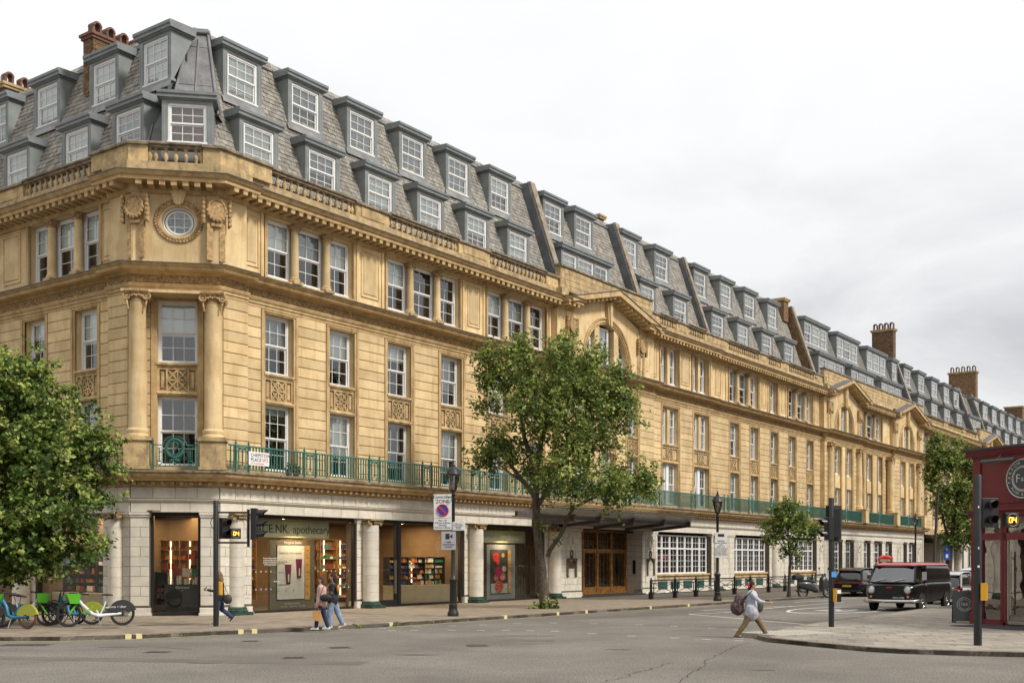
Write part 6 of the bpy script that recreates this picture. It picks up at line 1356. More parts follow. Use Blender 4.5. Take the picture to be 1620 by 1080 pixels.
tree('dense street tree with dark trunk beyond the van, right by the red shop', (36.9, 95.4, bz), 95.4,
     [(1500, 800, 22, 0), (1518, 770, 24, 0), (1530, 735, 18, 0), (1522, 715, 12, 0), (1490, 790, 14, 0), (1520, 820, 24, 0), (1540, 790, 22, 0), (1508, 850, 16, 0), (1535, 850, 18, 0), (1478, 775, 8, 0), (1548, 750, 14, 0), (1516, 700, 8, 0)],
     [([(1499, 930), (1500, 900), (1503, 860)], .34, .26), ([(1503, 865), (1510, 810), (1522, 740)], .2, .05), ([(1503, 860), (1492, 820), (1488, 790)], .12, .04)], 620, 17, .23, LA, 41, bark=BARKD, light=.1, spread=.36)
tree('slender tree with thin upper crown just left of the dense tree by the red shop', (34.06, 91.4, bz), 91.4,
     [(1486, 716, 16, 0), (1478, 735, 11, 0), (1497, 735, 12, 0), (1484, 695, 9, 0), (1506, 722, 9, 0), (1482, 752, 9, 0), (1470, 757, 7, 0)],
     [([(1475, 935), (1479, 860), (1484, 780)], .13, .09), ([(1484, 785), (1486, 740), (1487, 705)], .08, .02), ([(1484, 785), (1494, 750), (1503, 730)], .05, .02)], 300, 16, .22, LA, 51, bark=BARKD, light=.1, spread=.32)
# weeds round the foot of the tall tree and in the gutter
wd = thing('weeds', 'tuft of green weeds round the foot of the forked tree', 'weeds', (1.41, 48.3, .12))
leaves('weed_leaves', wd, [(1.41, 48.3, .22, .5, .4, .25), (1.75, 48.3, .35, .22, .2, .32), (1.0, 48.2, .17, .3, .25, .15)], 42, 12, .11, LA, 61, org=(1.41, 48.3, .12), spread=.12)
wd['kind'] = 'stuff'
wd = thing('weeds', 'small weeds growing along the kerb by the dropped crossing', 'weeds', (-3.9, 37.4, .1)); wd['kind'] = 'stuff'
leaves('weed_leaves', wd, [(-3.9, 37.4, .08, .12, .08, .06), (-2.7, 39.0, .08, .15, .06, .05), (-9.4, 32.4, .08, .1, .05, .05), (-5.1, 36.4, .05, .2, .1, .03)], 14, 10, .06, LA, 62, org=(-3.9, 37.4, .1), spread=.05)
# ---------------- street lamps, signs, signals, railings, phone box, red shop
LG = GL('lantern_glass', base=.12, tint=(.75, .73, .68))
def lamp(pos, h, label, rz=0):
    t = thing('street_lamp', label, 'street lamp', (*pos, .12), rz, group='black lantern street lamps'); H = h-.12
    q = MB().lathe(0, 0, [(.21, 0), (.21, .12), (.17, .2), (.15, .38), (.17, .42), (.13, .46), (.125, 1.25), (.16, 1.3), (.16, 1.36), (.11, 1.42), (.075, 1.5), (.065, H-1.35), (.1, H-1.3), (.06, H-1.26), (.06, H-1.18)], 14); q.obj('post', BLACK, t, smooth=35)
    q = MB().lathe(0, 0, [(.05, 0), (.12, .04), (.12, .08)], 12); q.box(-.03, .03, -.35, .35, -.3, -.26)
    for i in range(6):
        a = 2*pi*i/6; q.tube([(.12*cos(a), .12*sin(a), .06), (.23*cos(a), .23*sin(a), .62)], .014, 4)
    q.lathe(0, 0, [(.25, .6), (.30, .63), (.27, .68), (.2, .82), (.11, .92), (.08, .93), (.08, .98), (.03, 1.02), (.045, 1.08), (.01, 1.2)], 12); q.obj('lantern_frame', BLACK, t, (0, 0, H-1.18), smooth=30)
    MB().lathe(0, 0, [(.115, .07), (.225, .6)], 12).obj('lantern_glass', LG, t, (0, 0, H-1.18)); MB().lathe(0, 0, [(.03, 0), (.05, .1), (.04, .25), (0, .28)], 8).obj('bulb', PCOL[0], t, (0, 0, H-1.05)); return t
lamp((-2.19, 41.93), 5.93, 'black lantern lamp post carrying the Controlled ZONE sign, left of the forked tree'); lamp((10.48, 57.5), 5.73, 'black lantern lamp post in front of the railing, left of the crossing woman'); lamp((33.6, 93.9), 6.17, 'far black lantern lamp post behind the black van, by the thick columns')
SGG = M('sign_grey_back', (.25, .25, .25), .5, metal=.5); SBL = M('sign_blue', (.02, .06, .35), .5, var=0)
def sign(name, label, loc, w, h, rz=0, mt=None): t = thing(name, label, 'sign', loc, rz); MB().box(-w/2, w/2, -.008, .008, 0, h, bev=.003).obj('plate', mt or SIGNW, t); return t
t = sign('parking_zone_sign', 'white Controlled ZONE no-waiting sign with blue and red disc on the lamp post', (-2.57, 41.78, 3.32), .68, 1.32, radians(-8)); s_ = t
MB().box(-.36, .36, .002, .03, -.02, 1.34).obj('sign_back', BLACKM, t)
text('Controlled', .155, SIGNK, t, (0, -.012, 1.22)); text('ZONE', .19, SIGNK, t, (0, -.012, 1.05))
q = MB(); q.lathe(0, 0, [(0, 0), (.2, 0), (.2, .004)], 28); q.xf(Matrix.Rotation(pi/2, 4, 'X')); q.obj('blue_disc', SBL, t, (0, -.010, .72)); q = MB(); q.torus((0, 0, 0), .215, .022, 'y', 28, 4); q.prism([(-.17, .12), (-.12, .17), (.17, -.12), (.12, -.17)], -.012, 0); q.obj('red_ring', SIGNR, t, (0, -.018, .72))
MB().box(-.34, .34, -.0115, -.008, .425, .432).obj('divider', SIGNK, t)
text('Mon - Fri\n8.30 am-6.30 pm\nSaturday\n8.30 am-1.30 pm', .088, SIGNK, t, (0, -.012, .215))
t = sign('bay_sign', 'small white plate with tiny black lettering right of the zone sign', (-1.98, 41.8, 3.3), .5, .32, radians(-8)); text('Mon - Fri\nPay at machine\nMax stay\n4 hours', .06, SIGNK, t, (0, -.012, .16))
t = sign('camera_sign', 'grey traffic enforcement cameras sign below the zone sign', (-2.35, 41.75, 2.58), .54, .68, radians(-8), M('sign_grey', (.38, .37, .40), .5, var=0)); text('Traffic\nenforcement\ncameras', .085, SIGNK, t, (0, -.012, .2))
q = MB(); q.box(-.11, .04, -.014, -.008, .4, .6); q.prism([(.05, .5), (.15, .58), (.15, .42)], -.014, -.008); q.torus((-.04, -.013, .5), .05, .012, 'y', 12, 4); q.obj('camera_symbol', SIGNK, t)
t = sign('parking_sign', 'white parking plate with small print on the lamp post left of the crossing woman', (10.62, 57.3, 2.33), .62, 1.28, 0); text('Resident\npermit holders\nonly\nMon - Fri\n8.30 am-6.30 pm\nPay at machine\nDisplay ticket\nMax stay 4 hours', .1, SIGNK, t, (0, -.012, .5), ); MB().box(-.16, .16, -.014, -.008, 1.06, 1.2).obj('sign_symbol', SIGNK, t)
t = sign('blue_direction_sign', 'small blue and white sign on the dark trunk beyond the van', (36.6, 94.9, 2.2), .55, 1.25, 0, SBL); MB().box(-.1, .1, -.012, -.008, .2, .5).obj('arrow', SIGNW, t)
# signal heads
LENS = M('dark_lens', (.03, .008, .006), .15, var=.2); AMB = EM('amber_digits', (1, .33, .03), 4.0); AMBD = M('digit_off', (.05, .02, .01), .5)
def head(parent, loc, rz, n, w=.30, hgt=.30, board=0, visor=.22, name='signal_head'):
    h = O(name, MB().box(-w/2, w/2, 0, .18, 0, n*hgt, bev=.02).mesh('signal_body', BLACK), parent, loc, rz)
    if board: O('backboard', MB().box(-w/2-board, w/2+board, .1, .12, -board, n*hgt+board).mesh('backboard', BLACKM), h)
    for i in range(n):
        z = hgt*(n-i-.5); q = MB(); q.torus((0, -visor/2, 0), .115, .006, 'y', 18, 4); k = 18; vs = []
        for j in range(k+1):
            a = -pi*.2+pi*1.4*j/k
            vs += [(.12*cos(a), 0, .12*sin(a)), (.12*cos(a), -visor*(.55+.45*max(0, sin(a))), .12*sin(a)), (.108*cos(a), -visor*(.55+.45*max(0, sin(a))), .108*sin(a)), (.108*cos(a), 0, .108*sin(a))]
        q = MB(); q.add(vs, [(4*j+c, 4*j+4+c, 4*j+4+(c+1) % 4, 4*j+(c+1) % 4) for j in range(k) for c in range(4)]); O('visor', q.mesh('visor', BLACK), h, (0, 0, z))
        q = MB(); q.lathe(0, 0, [(0, .02), (.07, .012), (.108, 0)], 18); q.xf(Matrix.Rotation(pi/2, 4, 'X')); O('lens', q.mesh('lens', LENS), h, (0, -.002, z))
    return h
def countdown(parent, loc, rz, sc=1):
    h = O('countdown_unit', MB().box(-.16, .16, 0, .16, 0, .32, bev=.02).mesh('countdown_body', BLACK), parent, loc, rz, scale=(sc,)*3); q = MB(); q.torus((0, -.01, .16), .135, .008, 'y', 24, 4); O('rim', q.mesh('rim', SGG), h)
    q = MB(); q.lathe(0, 0, [(0, 0), (.13, 0)], 24); q.xf(Matrix.Rotation(pi/2, 4, 'X')); O('dark_face', q.mesh('dark_face', M('countdown_face', (.03, .025, .02), .4)), h, (0, -.003, .16))
    SEG = {'0': 'abcdef', '4': 'bcfg'}
    def seg(c, x):
        b = MB(); W_, H_ = .032, .05
        D = {'a': (-W_, H_, W_, H_), 'b': (W_, H_, W_, 0), 'c': (W_, 0, W_, -H_), 'd': (-W_, -H_, W_, -H_), 'e': (-W_, -H_, -W_, 0), 'f': (-W_, 0, -W_, H_), 'g': (-W_, 0, W_, 0)}
        for k in SEG[c]:
            x0, z0, x1, z1 = D[k]; b.box(min(x0, x1)-.007, max(x0, x1)+.007, -.012, -.006, min(z0, z1)-.007, max(z0, z1)+.007)
        O('digit', b.mesh('digit', AMB), h, (x, 0, .16))
    seg('0', -.045); seg('4', .05); return h
def pbox_(parent, loc, rz, yel=True):
    b = O('push_button_box', MB().box(-.11, .11, -.08, .08, 0, .42, bev=.01).mesh('push_button_box', M('signal_yellow', (.65, .33, .02), .45, var=.05) if yel else BLACK), parent, loc, rz); return b
def pole(pos, h, label, r=.085):
    t = thing('traffic_signal', label, 'traffic light', (*pos, .12), group='black traffic signals'); MB().lathe(0, 0, [(r, 0), (r, h-.12), (r*.9, h-.1), (0, h-.1)], 16).obj('pole', BLACK, t, smooth=35); return t
def px(u, Y): return (u-810)/1784*Y
t = pole((-9.32, 35.5), 4.06, 'traffic signal with bracketed side arm and orange 04 countdown in front of the corner window')
X0 = -9.32
q = MB(); q.tube([(0, 0, 3.58), (1.02, 0, 3.58)], .03, 8); q.tube([(0, 0, 2.63), (1.02, 0, 2.63)], .03, 8); q.tube([(1.02, 0, 2.5), (1.02, 0, 3.68)], .045, 10); q.tube([(0, 0, 3.5), (-.12, 0, 3.4), (-.17, -.02, 3.25), (-.12, 0, 3.1), (0, 0, 3.02)], .012, 5); q.obj('side_arm', BLACK, t)
head(t, (.34, -.05, 2.75), radians(50), 2, w=.3, hgt=.33, visor=.2); countdown(t, (.68, -.2, 2.75), radians(28), 1.0); head(t, (1.3, 0, 2.72), radians(88), 3, w=.3, hgt=.33, visor=.34); q = MB(); q.tube([(1.02, 0, 3.5), (1.3, 0, 3.45)], .02, 5); q.obj('head_bracket', BLACK, t)
pbox_(t, (.06, .1, .98), 0)
t = pole((9.96, 35.17), 4.12, 'traffic signal seen from behind with tall black backboard, by the island kerb')
head(t, (-.16, .0, 2.7), radians(-75), 2, w=.3, hgt=.36, visor=.26); q = MB(); q.box(-.14, .34, .08, .14, 2.73, 3.78).obj('backboard', BLACKM, t); MB().box(-.05, .26, -.02, .1, 2.78, 3.7, bev=.02).obj('signal_body', BLACK, t)
b = pbox_(t, (.16, -.06, .78), radians(30), False); MB().box(-.125, -.105, -.09, .06, 0, .42).obj('yellow_edge', M('signal_yellow_edge', (.65, .33, .02), .45), b); MB().box(-.08, .08, -.09, -.08, .26, .38).obj('instruction_plate', SIGNW, b)
MB().box(-.02, .13, -.1, -.085, 1.55, 1.72).obj('blue_sticker', M('blue_sticker', (.08, .3, .7), .5, var=0), t, rz=0)
t = pole((11.40, 27.6), 4.26, 'traffic signal nearest the camera, with orange 04 countdown beside the red shop', .095)
hd = head(t, (.31, -.02, 2.88), radians(12), 2, w=.46, hgt=.36, visor=.24); countdown(t, (.83, -.05, 2.88), radians(6), 1.12)
q = MB(); q.tube([(.05, 0, 3.15), (.2, 0, 3.12)], .025, 6); q.tube([(.05, 0, 3.6), (.14, -.05, 3.5), (.2, -.02, 3.3)], .012, 5); q.box(.08, .14, -.04, .04, 3.3, 3.55); q.obj('head_bracket', BLACK, t); pbox_(t, (.13, -.05, 1.1), radians(70))
for z_, w_ in ((3.35, .03), (1.9, .05), (2.35, .03)): MB().box(-w_/2-.02, w_/2-.02, -.1, -.096, z_, z_+.05).obj('sticker', SIGNW, t)
# pedestrian guard rail
BK = thing('guard_rail', 'black pedestrian guard rail with crossed bars before the tiled windows', 'railing', (0, 0, .12)); posts = []
us = [1030, 1068, 1101, 1134, 1162, 1187, 1216, 1242, 1264, 1285, 1305]
def rail_s(u, m_=-4.9):
    t_ = (u-810)/1784; ox_, oy_ = CR.x+NIN.x*m_, CR.y+NIN.y*m_; s = (t_*oy_-ox_)/(DRv.x-t_*DRv.y); return s
ss = [rail_s(u) for u in us]; PM = MB().box(-.05, .05, -.05, .05, 0, 1.05).box(-.1, .1, -.1, .1, 0, .38).lathe(0, 0, [(.05, 1.05), (.03, 1.08), (.045, 1.12), (0, 1.17)], 8).mesh('post', BLACK)
for s in ss: p = Wp(s, -4.9); O('post', PM, BK, (p.x, p.y, 0), AR)
for a, b in zip(ss, ss[1:]):
    L = b-a; q = MB(); q.box(0, L, -.03, .03, .95, 1.02); q.box(.08, L-.08, -.02, .02, .83, .87); q.box(.08, L-.08, -.02, .02, .27, .31)
    for x in (.3, L-.3): q.box(x-.02, x+.02, -.02, .02, .3, .85)
    q.bar((.3, 0, .3), (L-.3, 0, .85), .02); q.bar((.3, .004, .85), (L-.3, .004, .3), .02); p = Wp(a, -4.9); O('rail_panel', q.mesh('rail_panel', BLACK), BK, (p.x, p.y, 0), AR)
# red telephone box
PR = M('telephone_red', (.55, .035, .02), .4, var=.08, coat=.3); tb = thing('telephone_box', 'red telephone box with domed roof behind the black van', 'telephone box', (26.7, 80.6, .12), AR-pi/2+.25)
w = .46; q = MB(); q.box(-w, w, -w, w, 0, .12)
for sx in (-1, 1):
    for sy in (-1, 1): q.box(sx*w-.06*(sx > 0), sx*w+.06*(sx < 0), sy*w-.06*(sy > 0), sy*w+.06*(sy < 0), .12, 1.95)
q.box(-w-.02, w+.02, -w-.02, w+.02, 1.95, 2.2); q.obj('box_frame', PR, tb)
q = MB(); n = 10
for sx in (0, 1):
    for sg in (-1, 1):
        pts = [(-w, 2.2)]+[(-w+2*w*i/n, 2.2+.16*sin(pi*i/n)) for i in range(n+1)]+[(w, 2.2)]; a0, b0 = sorted((sg*w, sg*(w+.04))); q.prism(pts, a0, b0, 'y' if sx == 0 else 'x')
q.add([(-w, -w, 2.24), (w, -w, 2.24), (w, w, 2.24), (-w, w, 2.24), (-.25, -.25, 2.42), (.25, -.25, 2.42), (.25, .25, 2.42), (-.25, .25, 2.42)], [(0, 1, 5, 4), (1, 2, 6, 5), (2, 3, 7, 6), (3, 0, 4, 7), (4, 5, 6, 7)]); q.obj('domed_roof', PR, tb)
for k in range(4):
    a = k*pi/2; q = MB(); q.box(-.32, .32, -w-.03, -w-.02, 2.0, 2.13); o = O('sign_panel', q.mesh('sign_panel', PCOL[0]), tb, rot=(0, 0, a)); text('TELEPHONE', .1, SIGNK, tb, (sin(a)*(w+.036), -cos(a)*(w+.036), 2.065), rz=a)
    q = MB(); q.box(-w+.06, w-.06, -w+.01, -w+.04, .3, .34)
    for i in range(8): z = .4+.2*i; q.box(-w+.06, w-.06, -w+.01, -w+.04, z-.012, z+.012)
    for x in (-.25, .25): q.box(x-.012, x+.012, -w+.008, -w+.042, .3, 1.95)
    O('door_bars', q.mesh('door_bars', PR), tb, rot=(0, 0, a)); O('glass', MB().add([(-w+.06, -w+.03, .3), (w-.06, -w+.03, .3), (w-.06, -w+.03, 1.95), (-w+.06, -w+.03, 1.95)], [(0, 1, 2, 3)]).mesh('glass', WGLASS), tb, rot=(0, 0, a))
# ---------------- red paint shop on the right corner
RED = M('shop_red_paint', (.125, .010, .014), .38, var=.1, scale=1.5, coat=.15); RED_D = M('roof_felt', (.07, .05, .05), .8)
ra = radians(-64); shp = thing('red_shop', 'dark red painted paint shop with round F&B medallion on its fascia', 'shop', (15.1, 37.0, .12), ra); LW = 7.5
def SP(mb, nm, mt, **k): return mb.obj(nm, mt, shp, **k)
SP(MB().box(0, LW, 0, 9, 5.35, 5.6), 'upper_wall', RED); SP(MB().box(0, LW, .02, 9, 3.7, 5.4).box(0, .03, .02, 9, 0, 3.7), 'fascia_wall', RED)
SP(MB().sweep([(9, 5.6), (-.2, 5.6), (-.24, 5.64), (-.24, 5.7), (9, 5.72)], -.2, LW), 'roof_edge', RED_D); SP(MB().sweep([(.1, 5.42), (-.1, 5.42), (-.16, 5.55), (-.18, 5.6), (.1, 5.6)], -.12, LW), 'top_cornice', RED)
SP(MB().box(.3, LW, -.03, .02, 5.25, 5.3).box(.3, .35, -.03, .02, 3.95, 5.25).box(.3, LW, -.03, .02, 3.9, 3.95), 'fascia_moulding', RED); SP(MB().sweep([(.1, 3.5), (-.08, 3.5), (-.14, 3.6), (-.22, 3.66), (-.22, 3.72), (.1, 3.74)], -.05, LW), 'lower_cornice', RED)
SP(MB().box(0, .34, -.05, .3, 0, 3.5).box(-.03, .37, -.09, .3, 0, .38).box(.06, .28, -.07, 0, .5, 3.3, bev=.015), 'corner_pilaster', RED)
m = MB(); m.box(.34, LW, 0, .12, 2.72, 2.95); m.box(.34, 1.2, 0, .12, .0, .18)
for x in (.36, 1.16, 1.28, 2.2, 3.5, 5.0): m.box(x-.05, x+.05, 0, .12, .1, 3.5)
m.box(.34, LW, 0, .12, 3.42, 3.5); SP(m, 'shopfront_frame', RED)
STEEL = M('brushed_steel', (.5, .48, .44), .25, metal=1, var=.1); SGL2 = GL('clear_shop_glass', base=.22, f0=1.2)
for a, b, z0, z1 in ((.41, 1.11, .18, 2.72), (1.33, 2.15, .05, 2.72), (2.25, 3.45, .05, 2.72), (3.55, 4.95, .05, 2.72), (.41, 1.11, 2.95, 3.42), (1.33, 2.15, 2.95, 3.42), (2.25, 3.45, 2.95, 3.42)): SP(MB().add([(a, .06, z0), (b, .06, z0), (b, .06, z1), (a, .06, z1)], [(0, 1, 2, 3)]), 'shop_glass', SGL2)
q = MB(); q.box(1.33, 1.4, .03, .09, .05, 2.7); q.box(1.52, 1.56, -.06, -.02, .35, 2.35); q.box(1.52, 1.56, -.05, .05, .6, .64); q.box(1.52, 1.56, -.05, .05, 2.1, 2.14); q.box(1.33, 2.15, .03, .09, .05, .15); SP(q, 'steel_door_frame', STEEL)
SP(MB().box(.1, LW, 5, 5.1, 0, 3.6), 'back_wall', M('shop_back_wall', (.35, .33, .28), .8)); SP(MB().box(0, LW, .1, 5, .01, .02), 'floor', M('shop_floor_pale', (.35, .3, .24), .5)); SP(MB().box(0, LW, .15, 5, 3.6, 3.7), 'ceiling', M('shop_ceiling_white', (.6, .6, .58), .8)); SP(MB().box(0, LW, 8.9, 9, 0, 5.5).box(LW-.05, LW, 0, 9, 0, 5.5), 'rear_walls', BRICK)
# interior bench and shelf
bn = thing('display_bench', 'wooden-topped bench inside the glass door of the red shop', 'bench', shp.matrix_basis @ Vector((2.6, 1.2, 0))+Vector((15.1, 37.0, .12))*0, ra)
bn.location = Vector((15.1, 37.0, .13))+Matrix.Rotation(ra, 3, 'Z') @ Vector((2.1, .9, 0)); MB().box(-.5, .9, -.3, .3, .98, 1.04).obj('bench_top', WOODW, bn)
for x, y in ((-.4, -.25), (-.4, .25), (.8, -.25), (.8, .25)): MB().tube([(x, y, 0), (x*.92, y*.9, .98)], .03, 5).obj('leg', BLACKM, bn)
MB().lathe(0, 0, [(.1, 0), (.14, .2), (.1, .3), (.12, .34)], 12).obj('vase', TERR, bn, (.1, 0, 1.04))
# medallion
GR1 = M('medallion_charcoal', (.045, .05, .05), .45, var=.05); SILV = M('medallion_silver', (.45, .45, .44), .4, var=.03)
md = SP(MB().lathe(0, 0, [(0, .05), (.6, .05), (.62, .02), (.62, -.03)], 48).xf(Matrix.Rotation(pi/2, 4, 'X')), 'medallion', GR1); md.location = (2.05, -.06, 4.62)
q = MB(); q.torus((0, -.055, 0), .60, .02, 'y', 48, 5); q.torus((0, -.055, 0), .385, .018, 'y', 48, 5); q.torus((0, -.055, 0), .345, .01, 'y', 48, 4); O('medallion_rings', q.mesh('medallion_rings', SILV), md)
O('letter', text_mesh('F', .36, SILV, .008), md, (-.17, -.06, .0), rot=(pi/2, 0, 0)); O('letter', text_mesh('B', .36, SILV, .008), md, (.17, -.06, 0), rot=(pi/2, 0, 0)); O('letter', text_mesh('&', .17, SILV, .008), md, (0, -.062, -.03), rot=(pi/2, 0, 0))
def arc_text(s, R, a0, a1, flip, size, parent, mt, y=-.06):
    for i, ch in enumerate(s):
        if ch == ' ': continue
        a = a0+(a1-a0)*(i+.5)/len(s); O('letter', text_mesh(ch, size, mt, .004), parent, (R*cos(a), y, R*sin(a)), rot=(pi/2, (pi/2-a)+(pi if flip else 0), 0))
arc_text('FARROW & BALL', .49, radians(200), radians(-20), False, .145, md, SILV); arc_text('PAINT & PAPER', .49, radians(212), radians(328), True, .12, md, SILV)
q = MB(); q.tube([(.75, -.42, 5.22), (2.0, -.42, 5.22)], .055, 10); q.tube([(1.35, -.42, 5.25), (1.35, -.25, 5.42), (1.35, -.0, 5.3)], .015, 5); SP(q, 'picture_light', M('lamp_tube_grey', (.06, .065, .065), .4))
# A-board and door mat
ab = thing('pavement_board', 'charcoal A-board with round F&B logo standing behind the nearest signal pole', 'a-board', (15.1, 37.0, .12)); ab.location = (15.05, 37.55, .12); ab.rotation_euler = (0, 0, radians(-14))
for sg, nm in ((1, 'front_board'), (-1, 'back_board')):
    q = MB(); q.box(-.36, .36, -.012, .012, .06, 1.08); q.box(-.36, -.26, -.012, .012, 0, .06); q.box(.26, .36, -.012, .012, 0, .06); o = q.obj(nm, GR1, ab, (0, -.2*sg, 0)); o.rotation_euler = (radians(-10*sg), 0, 0)
    if sg == 1:
        q = MB(); q.torus((0, -.014, .62), .23, .008, 'y', 36, 4); q.torus((0, -.014, .62), .16, .006, 'y', 36, 4); O('logo_rings', q.mesh('logo_rings', SILV), o); O('letter', text_mesh('F&B', .13, SILV, .002), o, (0, -.016, .62), rot=(pi/2, 0, 0)); n0 = O('logo_text', None, o, (0, -.0, .62)); bpy.data.objects.remove(n0)
        for s_, a0, a1, fl in (('FARROW & BALL', 200, -20, False), ('PAINT & PAPER', 212, 328, True)):
            for i, ch in enumerate(s_):
                if ch != ' ': a = radians(a0+(a1-a0)*(i+.5)/len(s_)); O('letter', text_mesh(ch, .055, SILV, .002), o, (.195*cos(a), -.016, .62+.195*sin(a)), rot=(pi/2, (pi/2-a)+(pi if fl else 0), 0))
mt_ = thing('door_mat', 'dark door mat on the pavement at the red shop door', 'door mat', (15.1, 37, .127), ra); mt_.location = Vector((15.1, 37.0, .128))+Matrix.Rotation(ra, 3, 'Z') @ Vector((1.7, -.95, 0)); MB().tbox(-1.1, 1.5, -.7, .7, 0, .012).obj('mat', M('rubber_mat', (.03, .03, .035), .9), mt_)
# litter and small street clutter by the tiled wall
cl = thing('downpipe_foot', 'small white curved downpipe foot at the left end of the guard rail', 'pipe', Wp(34.3, -.9, .12), AR); MB().tube([(0, 0, .05), (.3, -.1, .12), (.7, -.2, .1), (.85, -.2, .02)], .06, 8).obj('pipe', WHITE, cl)  # white pipe foot, not part of any lamp
# ---------------- vehicles: bodies lofted from cross-sections, x forward
def loft(st, nseg=20, m=None, mb=None, cap=True):
    # st: list of (x, zbot, ztop, half width bottom, half width top, corner exponent)
    mb = mb or MB(); vs = []; n = nseg
    for x, z0, z1, wb, wt, ex in st:
        for i in range(n):
            a = 2*pi*i/n+pi/n; c, s_ = cos(a), sin(a); cc = abs(c)**(2/ex)*(1 if c > 0 else -1); ss = abs(s_)**(2/ex)*(1 if s_ > 0 else -1); z = (z0+z1)/2+ss*(z1-z0)/2; t = (ss+1)/2; vs.append((x, cc*(wb+(wt-wb)*t), z))
    fs = [(i*n+j, i*n+(j+1) % n, (i+1)*n+(j+1) % n, (i+1)*n+j) for i in range(len(st)-1) for j in range(n)]
    if cap: fs += [tuple(reversed(range(n))), tuple(range((len(st)-1)*n, len(st)*n))]
    return mb.add(vs, fs, m)
TYRE = M('tyre_rubber', (.018, .018, .018), .85); CHROME = M('chrome', (.5, .5, .48), .25, metal=1, var=.05); HUB = M('alloy', (.3, .3, .3), .5, metal=.7); CGLASS = GL('car_glass', base=.14, tint=(.25, .27, .27)); CBLK = M('gloss_black_paint', (.006, .006, .007), .25, var=.1, coat=.35, spec=.3); CSIL = M('silver_paint', (.42, .42, .41), .3, metal=.5, var=.03, coat=.8); CWHT = M('white_car_paint', (.55, .55, .53), .3, var=.03, coat=.8)
LAMPR = M('red_lamp', (.35, .01, .01), .2, var=0, coat=1); LAMPO = M('amber_lamp', (.7, .16, .02), .25, var=0, coat=1); LAMPC = M('clear_lamp', (.6, .62, .62), .1, var=.1, coat=1)
def wheel(parent, x, y, r, w=.2, steel=False):
    s = 1 if y > 0 else -1; h = O('wheel', MB().mesh('wheel_hub', HUB), parent, (x, y, r)); bpy.data.objects.remove(h)
    q = MB(); q.lathe(0, 0, [(r*.62, -w/2), (r*.93, -w/2), (r, -w*.3), (r, w*.3), (r*.93, w/2), (r*.62, w/2)], 28); q.xf(Matrix.Rotation(pi/2, 4, 'X')); wh = O('wheel', q.mesh('tyre', TYRE, smooth=40), parent, (x, y-s*w/2, r))
    q = MB(); q.lathe(0, 0, [(r*.63, .0), (r*.6, .03), (r*.45, -.02), (r*.2, .01), (r*.12, .04), (0, .045)], 24); 
    if not steel:
        for i in range(5): a = 2*pi*i/5; q.prism([(r*.1*cos(a+1.5), r*.1*sin(a+1.5)), (r*.62*cos(a+.16), r*.62*sin(a+.16)), (r*.62*cos(a-.16), r*.62*sin(a-.16)), (r*.1*cos(a-1.5), r*.1*sin(a-1.5))], 0, .05, 'z')
    q.xf(Matrix.Rotation(-s*pi/2, 4, 'X')); O('rim', q.mesh('rim', CHROME if steel else HUB, smooth=40), wh, (0, s*w*.42, 0)); return wh
def plate(parent, txt, loc, rz, bg, w=.5, h=.11, fg=SIGNK): p = O('number_plate', MB().box(-w/2, w/2, -.008, .008, 0, h).mesh('number_plate', bg), parent, loc, rz); text(txt, h*.85, fg, p, (0, -.010, h/2)); return p
# black sixties panel van with red roof
vn = thing('panel_van', 'black old panel van with red roof and round chrome headlights, facing the camera', 'van', (18.0, 48.1, 0)); th = radians(90-39)+pi      # nose points towards the camera
vn.location = (17.85, 50.55, 0); vn.rotation_euler = (0, 0, th)
hw, L = 1.08, 5.1; NX = L/2
VB = [(-NX, .42, 1.2, hw*.93, hw*.9, 5), (-NX+.1, .36, 1.28, hw*.98, hw*.96, 6), (-NX+.5, .33, 1.3, hw, hw*.98, 6), (0, .33, 1.3, hw, hw*.98, 6), (NX-.9, .33, 1.28, hw, hw*.98, 6), (NX-.35, .35, 1.24, hw, hw*.96, 5), (NX-.1, .40, 1.2, hw*.95, hw*.92, 4.5), (NX, .46, 1.12, hw*.85, hw*.85, 4)]
loft(VB, 28).obj('body', CBLK, vn, smooth=35)
VU = [(-NX+.04, 1.15, 1.98, hw*.93, hw*.82, 6), (-NX+.3, 1.15, 2.03, hw*.96, hw*.85, 6), (NX-1.55, 1.15, 2.04, hw*.96, hw*.86, 6)]
loft(VU, 28).obj('rear_body_side', CBLK, vn, smooth=35)
RP = M('red_van_roof', (.33, .012, .012), .35, var=.08, coat=.4)
loft([(-NX+.02, 1.93, 2.03, hw*.84, hw*.74, 4), (-NX+.35, 1.93, 2.09, hw*.87, hw*.76, 4), (NX-1.2, 1.93, 2.10, hw*.87, hw*.76, 4), (NX-.72, 1.93, 2.06, hw*.84, hw*.72, 4), (NX-.56, 1.94, 1.99, hw*.80, hw*.7, 4)], 24).obj('roof', RP, vn, smooth=40)
MB().box(-.6, 1.5, -.5, .5, 2.1, 2.112).obj('roof_panel', M('roof_vinyl', (.03, .03, .03), .6), vn)
